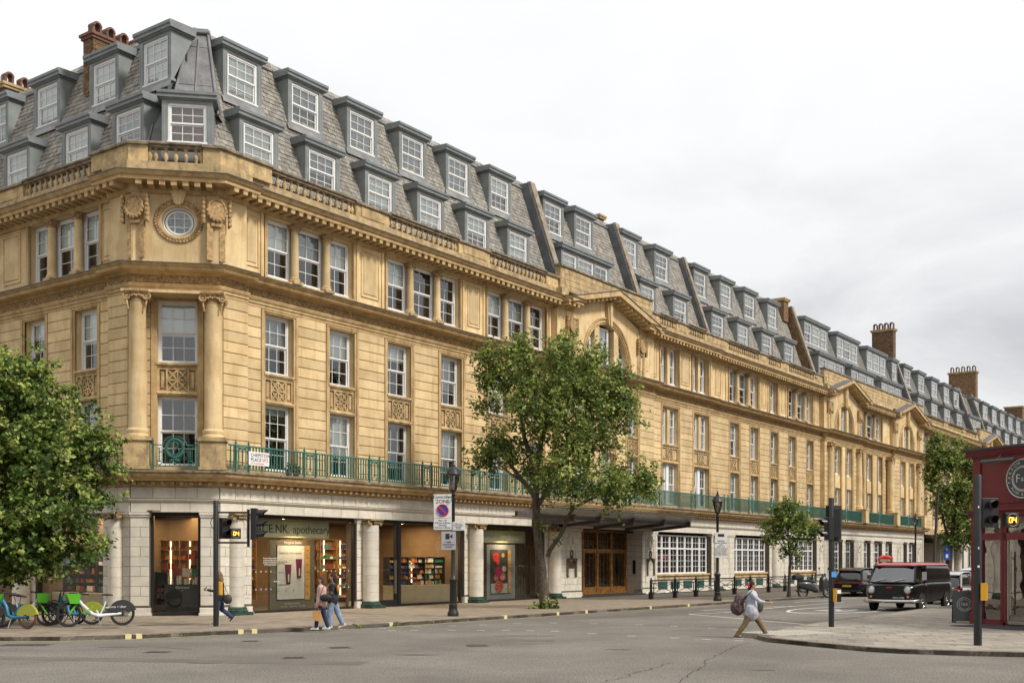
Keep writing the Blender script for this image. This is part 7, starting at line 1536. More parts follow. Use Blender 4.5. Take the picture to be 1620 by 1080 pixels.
# windscreen, pillars, side windows
q = MB(); zb, zt, xb, xt = 1.22, 1.95, NX-.1, NX-.62
def wsx(y, z): t = (z-zb)/(zt-zb); return xb+(xt-xb)*t-.16*(abs(y)/hw)**2.2
n = 14; vs = [(wsx(-hw*.9+hw*1.8*i/n*(1-.0), z), (-hw*.9+hw*1.8*i/n)*(1-.1*(z-zb)/(zt-zb)), z) for z in (zb+.04, zt-.06) for i in range(n+1)]
q.add(vs, [(i, i+1, n+2+i, n+1+i) for i in range(n)]); q.obj('windscreen', CGLASS, vn)
q = MB()
for sg in (-1, 1):
    q.tube([(wsx(hw*.93, zb)+.0, sg*hw*.93, zb), (wsx(hw*.9, zt), sg*hw*.82, zt)], .05, 6); q.tube([(NX-.85, sg*hw*.955, zb), (NX-1.05, sg*hw*.86, zt)], .03, 6)
q.tube([(wsx(y, zb+.02)+.02, y, zb+.02) for y in np.linspace(-hw*.92, hw*.92, 9)], .035, 6); q.tube([(wsx(y, zt-.04)+.02, y*.92, zt-.04) for y in np.linspace(-hw*.92, hw*.92, 9)], .035, 6)
for sg in (-1, 1): q.box(NX-1.6, NX-1.5, sg*hw*.93-.03, sg*hw*.93+.03, 1.2, 1.95)
q.obj('cab_pillars', CBLK, vn)
MB().box(NX-1.6, NX-.75, -hw*.92, hw*.92, 1.9, 1.97).obj('cab_roof_lining', CBLK, vn)
for sg in (-1, 1): MB().add([(NX-.35, sg*hw*.95, 1.24), (NX-1.52, sg*hw*.95, 1.24), (NX-1.52, sg*hw*.85, 1.92), (NX-.72, sg*hw*.85, 1.92)], [(0, 1, 2, 3)]).obj('side_window', CGLASS, vn)
MB().box(NX-1.5, NX-.5, -.8, .8, 1.0, 1.25).box(NX-1.5, NX-1.3, -.75, -.15, 1.2, 1.7).box(NX-1.5, NX-1.3, .15, .75, 1.2, 1.7).obj('seats', BLACKM, vn)
for sg in (-1, 1):
    h = MB().lathe(0, 0, [(.155, -.03), (.16, .03), (.13, .05), (.125, .035)], 24).xf(Matrix.Rotation(pi/2, 4, 'Y')).obj('headlight', CHROME, vn, (NX-.02, sg*hw*.73, .92), smooth=40); O('lens', MB().ball((0, 0, 0), (.04, .12, .12), 16, 10).mesh('lens', LAMPC, smooth=60), h, (.03, 0, 0))
    MB().ball((0, 0, 0), (.04, .055, .055), 10, 8).obj('indicator', LAMPO, vn, (NX-.0, sg*hw*.74, .62), smooth=60)
q = MB(); q.tube([(NX-.35, -hw*1.04, .46), (NX+.02, -hw*.98, .44), (NX+.12, -hw*.6, .44), (NX+.14, 0, .44), (NX+.12, hw*.6, .44), (NX+.02, hw*.98, .44), (NX-.35, hw*1.04, .46)], .075, 8); q.obj('front_bumper', CHROME, vn, smooth=50)
q = MB()
for i in range(8): z = .6+.035*i; q.box(NX-.0, NX+.015, -.55, .55, z, z+.012)
q.obj('grille', BLACKM, vn); MB().box(NX-.0, NX+.03, -.12, .12, 1.0, 1.05).obj('badge', M('red_badge', (.5, .04, .03), .3, metal=.3), vn)
for y0, y1 in ((-.75, -.2), (.05, .6)): MB().tube([(wsx(y0, 1.27)+.06, y0, 1.27), (wsx(y1, 1.42)+.05, y1, 1.4)], .014, 4).obj('wiper', CHROME, vn)
plate(vn, 'MXA 370E', (NX+.04, .42, .52), pi/2, M('black_plate', (.01, .01, .01), .4), .55, .13, SIGNW)
q = MB(); q.tube([(NX-.7, hw*.98, 1.3), (NX-.6, hw*1.2, 1.4)], .012, 4); q.box(NX-.62, NX-.58, hw*1.12, hw*1.3, 1.35, 1.7); q.obj('mirror', CHROME, vn)
q = MB(); q.tube([(NX-.7, -hw*.98, 1.3), (NX-.6, -hw*1.2, 1.4)], .012, 4); q.box(NX-.62, NX-.58, -hw*1.3, -hw*1.12, 1.35, 1.7); q.obj('mirror', CHROME, vn)
for x in (NX-.92, -NX+.95):
    for sg in (-1, 1):
        q = MB(); q.lathe(0, 0, [(0, 0), (.42, 0), (.42, .02)], 24); q.xf(Matrix.Rotation(-sg*pi/2, 4, 'X')); q.obj('wheel_arch', BLACKM, vn, (x, sg*hw*1.0, .36)); wheel(vn, x, sg*hw*1.03, .34, .2, True)
q = MB()
for x in (NX-.55, NX-1.6, .3): 
    for sg in (-1, 1): q.box(x-.006, x+.006, sg*hw*1.002-.004, sg*hw*1.002+.004, .45, 1.22)
q.obj('door_seams', BLACKM, vn); MB().tube([(NX-1.3, -hw*1.03, 1.12), (NX-1.45, -hw*1.03, 1.12)], .015, 5).tube([(NX-1.3, hw*1.03, 1.12), (NX-1.45, hw*1.03, 1.12)], .015, 5).obj('door_handle', CHROME, vn)
# modern cars
def car(label, loc, rz, paint, L=4.6, hw=.94, H=1.6, suv=True, plate_t=None, group=None):
    c = thing('parked_car', label, 'car', (*loc, 0), rz, group=group); N2 = L/2; sh = .92 if suv else .86
    loft([(-N2, .5, sh*.92, hw*.82, hw*.78, 3.5), (-N2+.12, .36, sh, hw*.93, hw*.88, 4), (-N2+.6, .26, sh+.04, hw, hw*.93, 4.5), (0, .24, sh+.02, hw, hw*.94, 5), (N2-1.2, .25, sh-.0, hw, hw*.92, 4.5), (N2-.4, .3, sh-.14, hw*.96, hw*.86, 4), (N2-.06, .36, sh-.28, hw*.86, hw*.74, 3.5), (N2, .42, sh-.34, hw*.78, hw*.68, 3)], 28).obj('body', paint, c, smooth=40)
    gx = [(-N2+.16, sh-.1, sh+.12, .86, .80), (-N2+.55, sh-.1, H-.12, .88, .72), (-N2+1.1, sh-.1, H-.02, .9, .72), (.0, sh-.1, H, .9, .72), (.7, sh-.1, H-.06, .9, .70), (N2-1.15, sh-.1, sh+.05, .88, .8)]
    loft([(x, a, b, hw*p, hw*q_, 4) for x, a, b, p, q_ in gx], 24).obj('windows', M('car_window_dark', (.012, .013, .014), .05, var=0, coat=1) if not bpy.data.materials.get('car_window_dark') else bpy.data.materials['car_window_dark'], c, smooth=40)
    loft([(-N2+.38, H-.2, H-.13, hw*.70, hw*.66, 3), (-N2+.6, H-.12, H-.07, hw*.74, hw*.7, 4), (-N2+1.1, H-.06, H+.015, hw*.74, hw*.68, 4), (0, H-.05, H+.03, hw*.74, hw*.68, 4), (.72, H-.12, H-.03, hw*.72, hw*.66, 4)], 20).obj('roof', paint, c, smooth=40)
    q = MB()
    for sg in (-1, 1):
        q.tube([(-N2+.5, sg*hw*.75, H-.1), (-N2+.14, sg*hw*.84, sh)], .05, 6); q.tube([(.72, sg*hw*.73, H-.08), (N2-1.1, sg*hw*.84, sh+.02)], .035, 6); q.tube([(-.15, sg*hw*.76, H-.05), (-.15, sg*hw*.9, sh)], .04, 6)
    q.obj('pillars', paint, c)
    for sg in (-1, 1):
        MB().box(-N2+.02, -N2+.16, sg*hw*.72-.2, sg*hw*.72+.2, sh-.14, sh-.02, bev=.02).obj('rear_light', LAMPR, c); MB().ball((0, 0, 0), (.16, .18, .07), 10, 6).obj('headlight', LAMPC, c, (N2-.2, sg*hw*.66, sh-.27)); MB().box(.5, .66, sg*hw*1.06-.09, sg*hw*1.06+.09, sh+.02, sh+.16, bev=.03).obj('mirror', paint, c)
        for x in (-N2+.85, N2-.9):
            q = MB(); q.lathe(0, 0, [(0, 0), (.39, 0), (.39, .02)], 24); q.xf(Matrix.Rotation(-sg*pi/2, 4, 'X')); q.obj('wheel_arch', BLACKM, c, (x, sg*hw*.985, .36)); wheel(c, x, sg*hw*1.0, .34, .22)
    MB().box(-N2-.01, -N2+.03, -hw*.7, hw*.7, sh-.12, sh-.09).obj('light_bar', LAMPR, c); MB().box(-N2+.0, -N2+.1, -hw*.8, hw*.8, .3, .45, bev=.03).obj('rear_bumper', BLACKM, c)
    if plate_t: plate(c, plate_t, (-N2-.02, .0, sh-.32), -pi/2, M('yellow_plate', (.75, .5, .03), .5, var=0), .52, .12)
    return c
pt = Wp(39.6, -10.9)
car('black suv parked at the kerb behind the scooter, yellow rear plate towards the camera', (21.45, 69.5), AR, CBLK, 4.8, 1.0, 1.72, True, 'TA 7 FHD')
car('silver car parked behind the black van, between it and the A-board', (22.6, 57.5), AR, CSIL, 4.5, .96, 1.62, False, None)
car('light grey hatchback parked further up the road behind the silver car', (28.6, 69.0), AR, CWHT, 4.2, .92, 1.75, True, None)
# silver car beyond the frame whose reflection shows in the shop glass
car('pale silver suv parked across the road, seen mostly as a reflection in glass', (20.5, 30.5), radians(120), CSIL, 4.5, .94, 1.6, True)
# scooter
sc = thing('motor_scooter', 'dark grey motor scooter with top box parked between the small tree and the suv', 'scooter', (17.55, 65.3, 0), radians(20))
def wheel2(parent, x, r=.28, w=.1, mt=TYRE, spokes=5, z=None):
    q = MB(); q.torus((0, 0, 0), r-.045, .05, 'y', 24, 6); wh = O('wheel', q.mesh('tyre', mt, smooth=60), parent, (x, 0, r if z is None else z)); q = MB(); q.torus((0, 0, 0), r-.095, .012, 'y', 24, 4)
    for i in range(spokes): a = 2*pi*i/spokes; q.bar((0, 0, 0), ((r-.09)*cos(a), 0, (r-.09)*sin(a)), .012)
    q.ball((0, 0, 0), .05, 8, 6); O('rim', q.mesh('rim', HUB), wh); return wh
wheel2(sc, -.68, .3); wheel2(sc, .72, .3)
SGRY = M('scooter_grey', (.035, .035, .038), .35, var=.05, coat=.2)
loft([(-.95, .55, .75, .05, .05, 3), (-.75, .45, .8, .15, .14, 3), (-.35, .35, .82, .2, .18, 3), (-.05, .3, .6, .18, .14, 3), (.1, .26, .4, .17, .16, 3)], 16).obj('rear_bodywork', SGRY, sc, smooth=50); MB().box(.0, .42, -.17, .17, .26, .34).obj('footboard', BLACKM, sc)
loft([(.34, .3, 1.0, .2, .16, 3), (.46, .35, 1.08, .22, .15, 3), (.6, .5, 1.0, .16, .12, 3), (.72, .6, .85, .07, .07, 3)], 16).obj('front_fairing', SGRY, sc, smooth=50); MB().tube([(.55, 0, .9), (.72, 0, .3)], .04, 6).tube([(.5, 0, .9), (.42, 0, 1.12)], .03, 6).tube([(.36, -.36, 1.12), (.44, -.1, 1.14), (.44, .1, 1.14), (.36, .36, 1.12)], .02, 6).obj('handlebar', BLACK, sc)
loft([(-.72, .8, .86, .1, .1, 3), (-.4, .8, .9, .15, .15, 3), (.0, .72, .8, .1, .1, 3)], 14).obj('seat', BLACKM, sc); loft([(-1.18, .88, 1.1, .16, .16, 4), (-.98, .86, 1.16, .2, .19, 4), (-.74, .88, 1.12, .18, .17, 4)], 16).obj('top_box', BLACKM, sc, smooth=50)
MB().tube([(-.3, .12, .28), (-.95, .2, .36)], .05, 8).obj('exhaust', HUB, sc); MB().tube([(.5, .25, 1.1), (.48, .34, 1.35)], .008, 4).ball((.48, .36, 1.4), (.02, .07, .05), 8, 6).tube([(.5, -.25, 1.1), (.48, -.34, 1.35)], .008, 4).ball((.48, -.36, 1.4), (.02, .07, .05), 8, 6).obj('mirrors', BLACK, sc)
sc.scale = (1.22, 1.22, 1.22)
# ---------------- hire bicycles
def bike(label, loc, rz, frame, fork, fender, basket=None, wb=1.45, r=.37, tyre=TYRE, step=True, group='dockless hire bicycles on the pavement', lean=0, words=None, guard=None):
    b = thing('hire_bicycle', label, 'bicycle', (*loc, .12), rz, group=group); b.rotation_euler = (lean, 0, rz); x0, x1 = -wb/2, wb/2
    for x, sp in ((x0, 20), (x1, 6)):
        q = MB(); q.torus((0, 0, 0), r-.028, .03, 'y', 36, 6); wh = O('wheel', q.mesh('tyre', tyre, smooth=60), b, (x, 0, r)); q = MB(); q.torus((0, 0, 0), r-.07, .016, 'y', 32, 4)
        for i in range(sp): a = 2*pi*i/sp; q.bar((0, (i % 2-.5)*.03, 0), ((r-.07)*cos(a), 0, (r-.07)*sin(a)), .004 if sp > 6 else .016, 4)
        q.ball((0, 0, 0), (.05, .06, .05), 8, 6); O('rim', q.mesh('rim', BLACKM), wh)
    hx, hz = x1-.30, .95      # head tube top
    q = MB(); q.tube([(hx, 0, hz), (hx+.06, 0, hz-.22), (x1-.0, .0, r)], [.035, .035, .025], 8); q.tube([(hx+.07, .05, hz-.25), (x1, .06, r)], .02, 6); q.tube([(hx+.07, -.05, hz-.25), (x1, -.06, r)], .02, 6); q.obj('fork', fork, b, smooth=50)
    q = MB(); q.tube([(hx+.02, 0, hz-.1), (hx-.12, 0, hz-.28), (.12, 0, .40), (-.08, 0, .33), (x0+.1, 0, .38), (x0, 0, r)], [.05, .055, .06, .06, .045, .03], 10); q.tube([(-.12, 0, .34), (-.25, 0, .62), (-.30, 0, .78)], .028, 8); q.tube([(-.12, -.03, .34), (-.02, -.03, .5)], .03, 6); q.obj('frame', frame, b, smooth=50)
    MB().tube([(-.28, 0, .7), (-.34, 0, .96)], .016, 8).obj('seat_post', HUB, b); loft([(-.5, .95, 1.0, .09, .08, 3), (-.36, .96, 1.02, .08, .07, 3), (-.16, .97, 1.01, .025, .02, 3)], 12).obj('saddle', BLACKM, b)
    q = MB(); q.tube([(hx, 0, hz-.05), (hx-.04, 0, hz+.12)], .02, 6); q.tube([(hx-.18, -.32, hz+.14), (hx-.04, -.1, hz+.12), (hx-.04, .1, hz+.12), (hx-.18, .32, hz+.14)], .016, 6); q.obj('handlebar', BLACKM, b)
    # rear fender/guard with a cover panel
    q = MB(); k = 14; R1, R2 = r+.05, r*.42; pts = [(x0+R1*cos(a), r+R1*sin(a)) for a in np.linspace(radians(10), radians(165), k)]+[(x0+R2*1.1*cos(a), r+R2*sin(a)*.6) for a in np.linspace(radians(165), radians(10), 5)]
    q.prism(pts, -.045, .045); q.obj('rear_guard', fender, b)
    if words: 
        for t_, s_, c_, p_ in words: O('lettering', text_mesh(t_, s_, c_, .002), b, p_[0], rot=(pi/2, p_[1], 0))
    q = MB(); q.torus((x1, 0, r), r+.045, .02, 'y', 14, 5, a0=radians(50), a1=radians(170)); q.obj('front_guard', guard or fender, b)
    q = MB(); q.tube([(-.08, .0, .33), (.06, .09, .2)], .014, 5); q.tube([(-.08, 0, .33), (-.2, -.09, .46)], .014, 5); q.torus((-.08, -.05, .33), .09, .012, 'y', 16, 4); q.box(.03, .12, .08, .15, .18, .21); q.box(-.24, -.15, -.15, -.08, .45, .48); q.obj('crank', BLACKM, b); MB().tube([(-.05, .05, .3), (-.1, .22, .0)], .014, 5).obj('kickstand', HUB, b)
    if basket:
        q = MB(); v = [(hx+.02, -.17, hz-.22), (hx+.28, -.15, hz-.22), (hx+.28, .15, hz-.22), (hx+.02, .17, hz-.22), (hx-.02, -.21, hz+.08), (hx+.40, -.2, hz+.08), (hx+.40, .2, hz+.08), (hx-.02, .21, hz+.08)]; q.add(v, [(3, 2, 1, 0), (0, 1, 5, 4), (1, 2, 6, 5), (2, 3, 7, 6), (3, 0, 4, 7)]); q.obj('basket', basket, b)
    return b
LIME = M('lime_green_plastic', (.09, .40, .02), .4, var=.08); BWHT = M('bicycle_white', (.60, .60, .58), .35, var=.05); BBLU = M('bicycle_blue', (.02, .16, .27), .35, var=.1); YGRN = M('yellow_green_guard', (.30, .32, .03), .45, var=.05); BRED = M('bicycle_red', (.4, .03, .02), .4); OTY = M('orange_edged_tyre', (.12, .035, .015), .8)
GT = M('lime_lettering', (.1, .4, .05), .5, var=0)
ang = atan2(36.1-35.0, 12.85-14.0+2*0+0)   # direction rear -> front
bf, brr = Vector((-13.78, 35.05)), Vector((-12.42, 35.95)); d = bf-brr; wb = d.length; c0 = (bf+brr)/2
bike('white hire bicycle with bright green basket and fork and black rear guard, nearest the corner', (c0.x, c0.y), atan2(d.y, d.x), BWHT, LIME, BLACKM, LIME, wb=wb, r=.385, words=[('on Lime + Uber', .09, PCOL[0], ((-.62, -.05, .58), 0))])
wl = kids_of(bpy.data.objects['hire_bicycle']); O('lettering', text_mesh('on Lime + Uber', .1, PCOL[0], .002), bpy.data.objects['hire_bicycle'], (-.6, .05, .6), rot=(pi/2, 0, pi)); O('lettering', text_mesh('Lime', .2, GT, .002), bpy.data.objects['hire_bicycle'], (.22, .066, .52), rot=(pi/2, radians(-52), pi))
bike('blue hire bicycle with yellow-green rear guard and orange-edged tyre, left of the white one', (-15.25, 34.3), radians(160), BBLU, BBLU, YGRN, None, wb=1.25, r=.35, tyre=OTY, lean=.06)
bike('second blue hire bicycle half hidden behind the white one, yellow-green guard', (-14.15, 36.3), radians(190), BBLU, BBLU, YGRN, None, wb=1.2, r=.35)
bike('hire bicycle with green basket in the middle of the crowded row at the left', (-15.3, 35.5), radians(25), BWHT, LIME, BLACKM, LIME, wb=1.25, r=.36, lean=-.05)
bike('hire bicycle with green basket at the far left edge of the row', (-16.4, 34.7), radians(15), BWHT, LIME, BLACKM, LIME, wb=1.25, r=.36, lean=.05)
bike('red hire bicycle with dark guard cut by the left edge, lowest in the row', (-16.3, 34.0), radians(195), BRED, BRED, BLACKM, None, wb=1.2, r=.35, lean=-.04)
bike('black hire bicycle behind the row with only its saddle and bars clear', (-14.7, 37.2), radians(150), BLACKM, BLACKM, BLACKM, None, wb=1.2, r=.35)
# ---------------- people
SKIN = M('skin', (.50, .27, .18), .55, var=.05); SKIN2 = M('skin_tan', (.42, .21, .12), .55, var=.05)
def surf(name, shapes, mt, parent, vox=.014, smooth_it=4):
    me = None; m = MB()
    for s_ in shapes:
        if s_[0] == 't': m.tube(s_[1], s_[2], 12); [m.ball(p, r_, 10, 8) for p, r_ in zip(s_[1], s_[2] if isinstance(s_[2], list) else [s_[2]]*len(s_[1]))]
        elif s_[0] == 'b': m.ball(s_[1], s_[2], 14, 10)
        elif s_[0] == 'x': m.box(*s_[1])
        elif s_[0] == 'l': loft(s_[1], 16, mb=m)
    me = m.mesh(name, mt); tmp = bpy.data.objects.new(name, me); COL.objects.link(tmp)
    md = tmp.modifiers.new('r', 'REMESH'); md.mode = 'VOXEL'; md.voxel_size = vox; md.use_smooth_shade = True
    if smooth_it: sm = tmp.modifiers.new('s', 'SMOOTH'); sm.iterations = smooth_it; sm.factor = .5
    bpy.context.view_layer.update(); me2 = bpy.data.meshes.new_from_object(tmp.evaluated_get(bpy.context.evaluated_depsgraph_get())); bpy.data.objects.remove(tmp)
    me2.name = name; me2.materials.clear(); me2.materials.append(mt); me2.polygons.foreach_set('use_smooth', [True]*len(me2.polygons)); return O(name, me2, parent)
V = Vector
def limb(p0, a1, l1, a2, l2, side):     # angles in the walking plane measured from straight down, forward positive
    p0 = V(p0); p1 = p0+V((sin(a1)*l1, side*.01, -cos(a1)*l1)); p2 = p1+V((sin(a2)*l2, 0, -cos(a2)*l2)); return [p0, p1, p2]
def person(label, loc, rz, H, legs, arms, hair, top, trousers, shoes, hairlen=.0, topm=None, trm=None, hairm=None, shoem=None, bell=1.0, topl=.0, lean=.0, skin=SKIN, wide=1.0, cap=None, sleeve=1.0, bun=False, flare=0.):
    P_ = thing('person', label, 'person', loc, rz); k = H/1.7; hipz = .90*k
    # foot heights: lower the hips so that the lower foot touches the ground
    def leg(sg, a1, a2): return limb((0, sg*.09*k, hipz), a1, .43*k, a2, .42*k, sg)
    LG_ = [leg(1, *legs[0]), leg(-1, *legs[1])]; low = min(l[2].z for l in LG_); dz = .085*k-low; hipz += dz; LG_ = [leg(1, *legs[0]), leg(-1, *legs[1])]
    sx = sin(lean)*.5*k; sh = hipz+.50*k; neck = V((sx*1.05, 0, sh+.06*k)); head = V((sx*1.15+.02*k, 0, sh+.25*k))
    AM = []
    for sg, (a1, a2) in zip((1, -1), arms): AM.append(limb((sx, sg*.185*k*wide, sh-.02*k), a1, .29*k, a2, .25*k, sg))
    body = [('t', [(0, 0, hipz), (sx*.5, 0, hipz+.25*k), (sx, 0, sh-.05*k)], [.14*k, .12*k, .14*k]), ('t', [(sx, -.13*k, sh), (sx, .13*k, sh)], [.07*k, .07*k]), ('t', [(sx, 0, sh), tuple(neck), tuple(head-V((0, 0, .06*k)))], [.06*k, .052*k, .05*k]),
            ('b', tuple(head), (.085*k, .072*k, .108*k)), ('b', tuple(head+V((.035*k, 0, -.055*k))), (.05*k, .05*k, .05*k)), ('b', tuple(head+V((.088*k, 0, -.01*k))), (.018*k, .014*k, .022*k)), ('b', tuple(head+V((0, .072*k, -.01*k))), (.018*k, .012*k, .028*k)), ('b', tuple(head+V((0, -.072*k, -.01*k))), (.018*k, .012*k, .028*k)), ('b', tuple(head+V((.078*k, 0, -.05*k))), (.012*k, .022*k, .009*k))]
    for l in LG_: body.append(('t', [tuple(p) for p in l], [.085*k, .055*k, .038*k])); body.append(('t', [tuple(l[2]), tuple(l[2]+V((.12*k, 0, -.04*k)))], [.04*k, .03*k]))
    for sg, a in zip((1, -1), AM):
        body.append(('t', [tuple(p) for p in a], [.045*k, .036*k, .026*k])); d = (a[2]-a[1]).normalized(); w = d.cross(V((0, 1, 0))).normalized(); c = a[2]+d*.045*k
        body.append(('b', tuple(c), (.03*k, .022*k, .036*k)))
        for j in range(4): b0 = c+d*.03*k+w*(j-1.5)*.017*k; b1 = b0+d*(.035+.006*(1.5-abs(j-1.5)))*k+V((0, -sg*.012*k, 0)); body.append(('t', [tuple(b0), tuple(b1), tuple(b1+d*.018*k+V((0, -sg*.02*k, 0)))], [.0095*k, .009*k, .008*k]))
        body.append(('t', [tuple(c+w*.02*k), tuple(c+w*.045*k+d*.03*k), tuple(c+w*.04*k+d*.055*k)], [.011*k, .010*k, .009*k]))
    surf('body', body, skin, P_, .010, 2)
    MB().ball(tuple(head+V((.077*k, .03*k, .012*k))), .009*k, 8, 6).ball(tuple(head+V((.077*k, -.03*k, .012*k))), .009*k, 8, 6).obj('eyes', BLACKM, P_)
    tr = [('t', [(0, 0, hipz+.06*k), (0, 0, hipz-.02*k)], [.15*k*wide, .16*k*wide])]
    for l in LG_: tr.append(('t', [tuple(l[0]+V((0, 0, .02))), tuple(l[1]), tuple(l[1]*.45+l[2]*.55), tuple(l[2]+V((0, 0, .0*k)))], [.115*k*wide, .08*k*(1+(bell-1)*.5), .066*k*(1+(bell-1)*.8), .055*k*bell]))
    surf('trousers', tr, trm, P_, .016, 3)
    tp = [('t', [(0, 0, hipz-topl*k), (sx*.2, 0, hipz+.1*k), (sx*.6, 0, hipz+.3*k), (sx, 0, sh-.06*k)], [(.165+flare)*k*wide, .16*k*wide, .145*k*wide, .15*k*wide]), ('t', [(-.03*k, .06*k, hipz-topl*k), (-.03*k, -.06*k, hipz-topl*k), (.06*k, 0, hipz-topl*k)], (.14+flare)*k), ('t', [(0, -(.05+flare)*k, hipz+.04*k), (0, (.05+flare)*k, hipz+.04*k)], .165*k*wide), ('t', [(.02*k, -(.05+flare)*k, hipz-.03*k), (.02*k, (.05+flare)*k, hipz-.03*k)], .165*k*wide), ('t', [(sx, -.15*k*wide, sh-.01), (sx, .15*k*wide, sh-.01)], [.075*k, .075*k]), ('t', [(sx, 0, sh), tuple(neck)], [.085*k, .066*k])]
    for a in AM: e_ = a[1]+(a[2]-a[1])*sleeve*.92; tp.append(('t', [tuple(a[0]), tuple(a[1]), tuple(e_)], [.072*k, .058*k, .048*k]))
    surf('top', tp, topm, P_, .014, 3)
    hr = [('b', tuple(head+V((-.018*k, 0, .022*k))), (.095*k, .084*k, .108*k))]
    if hairlen: hr.append(('t', [tuple(head+V((-.05*k, 0, 0))), tuple(head+V((-.09*k, 0, -.15*k))), tuple(head+V((-.11*k, 0, -hairlen*k)))], [.085*k, .08*k, .045*k]))
    if bun: hr.append(('b', tuple(head+V((-.10*k, 0, .0))), (.06*k, .07*k, .07*k)))
    ho = surf('hair', hr, hairm, P_, .012, 2)
    for l, (a1, a2) in zip(LG_, legs):
        p = l[2]; pitch = 0 if p.z < .12*k else max(-.5, min(.9, -(a2)*.9)); d = V((cos(pitch), 0, -sin(pitch))); u = V((sin(pitch), 0, cos(pitch)))
        surf('shoe', [('t', [tuple(p-d*.05*k-u*.045*k), tuple(p+d*.03*k-u*.04*k), tuple(p+d*.15*k-u*.055*k)], [.042*k, .05*k, .034*k])], shoem, P_, .012, 1)
        MB().prism([(p.x-d.x*.09*k-u.x*.085*k, p.z-d.z*.09*k-u.z*.085*k), (p.x+d.x*.19*k-u.x*.085*k, p.z+d.z*.19*k-u.z*.085*k), (p.x+d.x*.19*k-u.x*.07*k, p.z+d.z*.19*k-u.z*.07*k), (p.x-d.x*.09*k-u.x*.07*k, p.z-d.z*.09*k-u.z*.07*k)], p.y-.04*k, p.y+.04*k).obj('shoe_sole', PCOL[0], P_)
    return P_, dict(head=head, sh=sh, hip=hipz, AM=AM, k=k, sx=sx)
CL = lambda n, c, **k: M(n, c, .85, var=k.pop('var', .18), scale=k.pop('scale', 9), bump=.4, bscale=30, **k)
# crossing woman in grey jacket
ang = atan2(-.5, 1.0)
pw, J = person('woman in a light grey jacket and olive trousers striding across the road', (6.75, 31.85, 0), radians(-8), 1.62, [(.62, .52), (-.42, -.62)], [(-.15, .5), (.80, 1.42)], None, None, None, None,
     topm=CL('grey_jacket', (.40, .41, .46)), trm=CL('olive_trousers', (.16, .11, .05)), hairm=CL('dark_hair', (.02, .015, .012)), shoem=M('black_trainer', (.02, .02, .022), .5), bell=1.15, topl=.10, lean=.05, skin=SKIN2, wide=1.14, sleeve=.55, bun=True, flare=.035)
k = J['k']; h = J['head']; MB().ball((h.x-.13*k, -.05, h.z+.02), (.03, .03, .07), 8, 6).ball((h.x-.12*k, -.05, h.z-.04), (.025, .03, .04), 8, 6).obj('red_hair_clip', M('red_clip', (.6, .02, .02), .4), pw)
bg = thing('backpack', 'dark floral rucksack on the back of the crossing woman', 'backpack', (6.75, 31.85, 0), radians(-8)); surf('bag_body', [('t', [(-.36, 0, J['hip']+.02), (-.33, 0, J['hip']+.34)], [.17, .13]), ('b', (-.42, 0, J['hip']+.08), (.16, .16, .2))], M('floral_canvas', (.05, .03, .032), .8, var=.9, scale=18, col2=(.16, .085, .09)), bg, .02, 2)
MB().tube([(-.28, .15, J['hip']+.15), (-.12, .19, J['hip']+.42), (.0, .17, J['sh']+.06), (.14, .17, J['hip']+.3)], .02, 6).tube([(-.28, -.15, J['hip']+.15), (-.12, -.19, J['hip']+.42), (.0, -.17, J['sh']+.07), (.14, -.17, J['hip']+.3)], .02, 6).obj('strap', BLACKM, bg)
bg = thing('handbag', 'dark olive bag at the front hip of the crossing woman', 'handbag', (6.75, 31.85, 0), radians(-8)); surf('bag_body', [('b', (.24, .16, J['hip']+.1), (.12, .08, .17))], M('olive_bag', (.05, .045, .025), .7), bg, .016, 1)
# two women walking left
pk, J = person('woman in pink fleece and dark jeans with a black shoulder bag, walking left', (-5.78, 34.25, .1), radians(184), 1.54, [(.30, .12), (-.16, -.30)], [(.05, .35), (.15, .55)], None, None, None, None,
     topm=CL('pink_fleece', (.50, .33, .29), scale=25, var=.25), trm=CL('dark_jeans', (.018, .025, .06)), hairm=CL('brown_hair', (.06, .028, .015)), shoem=M('white_trainer', (.6, .6, .58), .6), bell=1.15, topl=.04, wide=1.08, hairlen=.30, bun=False)
bg = thing('shoulder_bag', 'black quilted shoulder bag hanging beside the pink fleece', 'handbag', pk.location, pk.rotation_euler.z); surf('bag_body', [('b', (-.16, .27, J['hip']+.14), (.20, .07, .12)), ('b', (-.30, .25, J['hip']+.24), (.08, .06, .1))], M('black_bag', (.012, .012, .014), .5), bg, .016, 1); MB().tube([(-.3, .25, J['hip']+.26), (-.1, .2, J['sh']+.08), (.02, .26, J['hip']+.2)], .012, 5).obj('strap', BLACKM, bg)
pb = thing('paper_bag', 'brown paper carrier bag held by the woman in pink', 'paper bag', pk.location, pk.rotation_euler.z); hnd = J['AM'][0][2]; x, y, z = hnd.x+.03, hnd.y+.03, hnd.z-.1
MB().prism([(x-.14, z-.44), (x+.1, z-.40), (x+.13, z-.12), (x-.1, z-.10)], y-.06, y+.06).obj('bag_body', M('kraft_paper', (.42, .22, .07), .8, var=.12), pb); MB().tube([(x-.05, y, z-.11), (x, y, z+.05), (x+.06, y, z-.12)], .006, 4).obj('handle', M('kraft_handle', (.35, .18, .06), .8), pb)
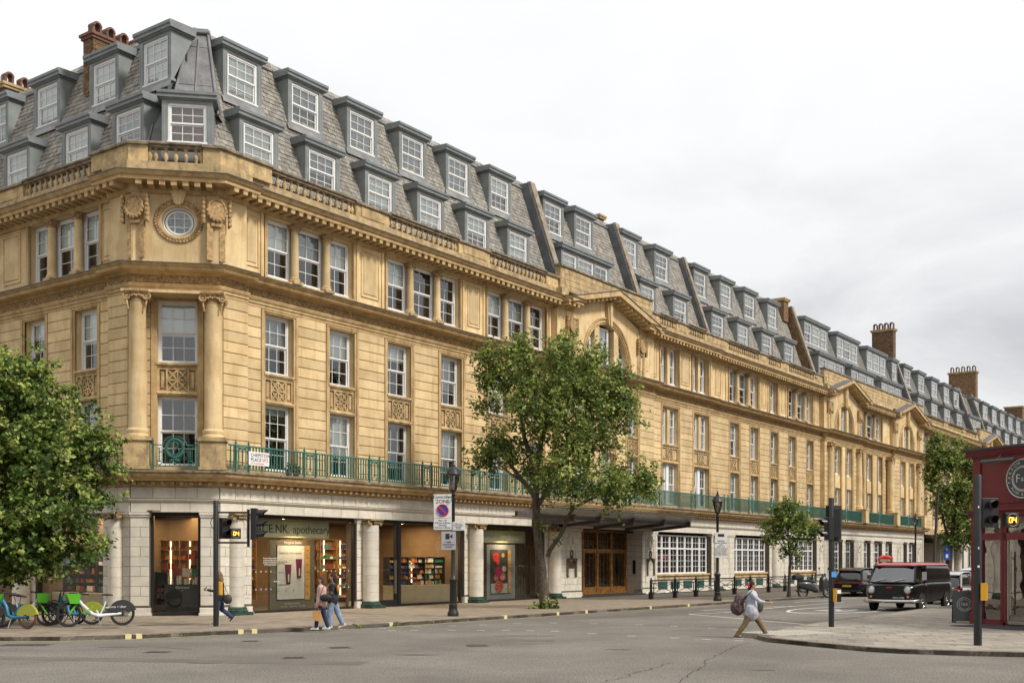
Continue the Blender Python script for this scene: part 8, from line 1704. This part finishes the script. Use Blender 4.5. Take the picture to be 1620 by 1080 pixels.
pk2, J = person('woman in black padded jacket and pale wide jeans beside the one in pink', (-5.52, 34.85, .12), radians(183), 1.58, [(.26, .0), (-.30, -.42)], [(.1, .6), (-.1, .2)], None, None, None, None,
     topm=CL('black_padded_jacket', (.018, .018, .02)), trm=CL('pale_jeans', (.20, .27, .36), var=.25), hairm=CL('black_hair', (.012, .01, .01)), shoem=M('white_shoe', (.6, .6, .58), .6), bell=1.45, topl=.0, wide=1.05, hairlen=.22)
bg = thing('sling_bag', 'orange sling bag on the back of the black padded jacket', 'handbag', pk2.location, pk2.rotation_euler.z); surf('bag_body', [('b', (-.16, .14, J['hip']+.34), (.06, .08, .13))], M('orange_bag', (.45, .17, .04), .6), bg, .016, 1)
# blonde woman walking behind the signal pole
py_, J = person('blonde woman in black jacket looking at a phone, half behind the signal pole', (-9.42, 36.3, .12), radians(178), 1.62, [(.12, .05), (-.15, -.95)], [(.35, 1.75), (-.2, .15)], None, None, None, None,
     topm=CL('black_jacket', (.015, .015, .017)), trm=CL('blue_jeans', (.025, .045, .10)), hairm=CL('blonde_hair', (.42, .27, .12), var=.3, scale=20), shoem=M('dark_shoe', (.03, .025, .02), .6), bell=1.2, topl=-.06, wide=1.1, hairlen=.34, sleeve=.95)
surf('white_hem', [('t', [(0, 0, J['hip']-.02), (0, 0, J['hip']+.06)], [.168, .168])], PCOL[0], py_, .014, 1)
ph = thing('mobile_phone', 'mobile phone held up by the blonde woman', 'phone', py_.location, py_.rotation_euler.z); hd_ = J['AM'][0][2]; q = MB().box(-.006, .006, -.036, .036, -.07, .08); q.obj('phone_body', BLACK, ph, (hd_.x+.06, hd_.y, hd_.z+.03)).rotation_euler = (0, -.5, 0)
bg = thing('handbag', 'dark brown bag swinging behind the blonde woman', 'handbag', py_.location, py_.rotation_euler.z); surf('bag_body', [('b', (-.30, .12, J['hip']-.06), (.15, .08, .16))], M('brown_bag', (.04, .028, .022), .6), bg, .016, 1); MB().tube([(-.35, .12, J['hip']+.05), (-.15, .16, J['hip']+.45), (-.2, .12, J['hip']+.05)], .012, 5).obj('strap', BLACKM, bg)
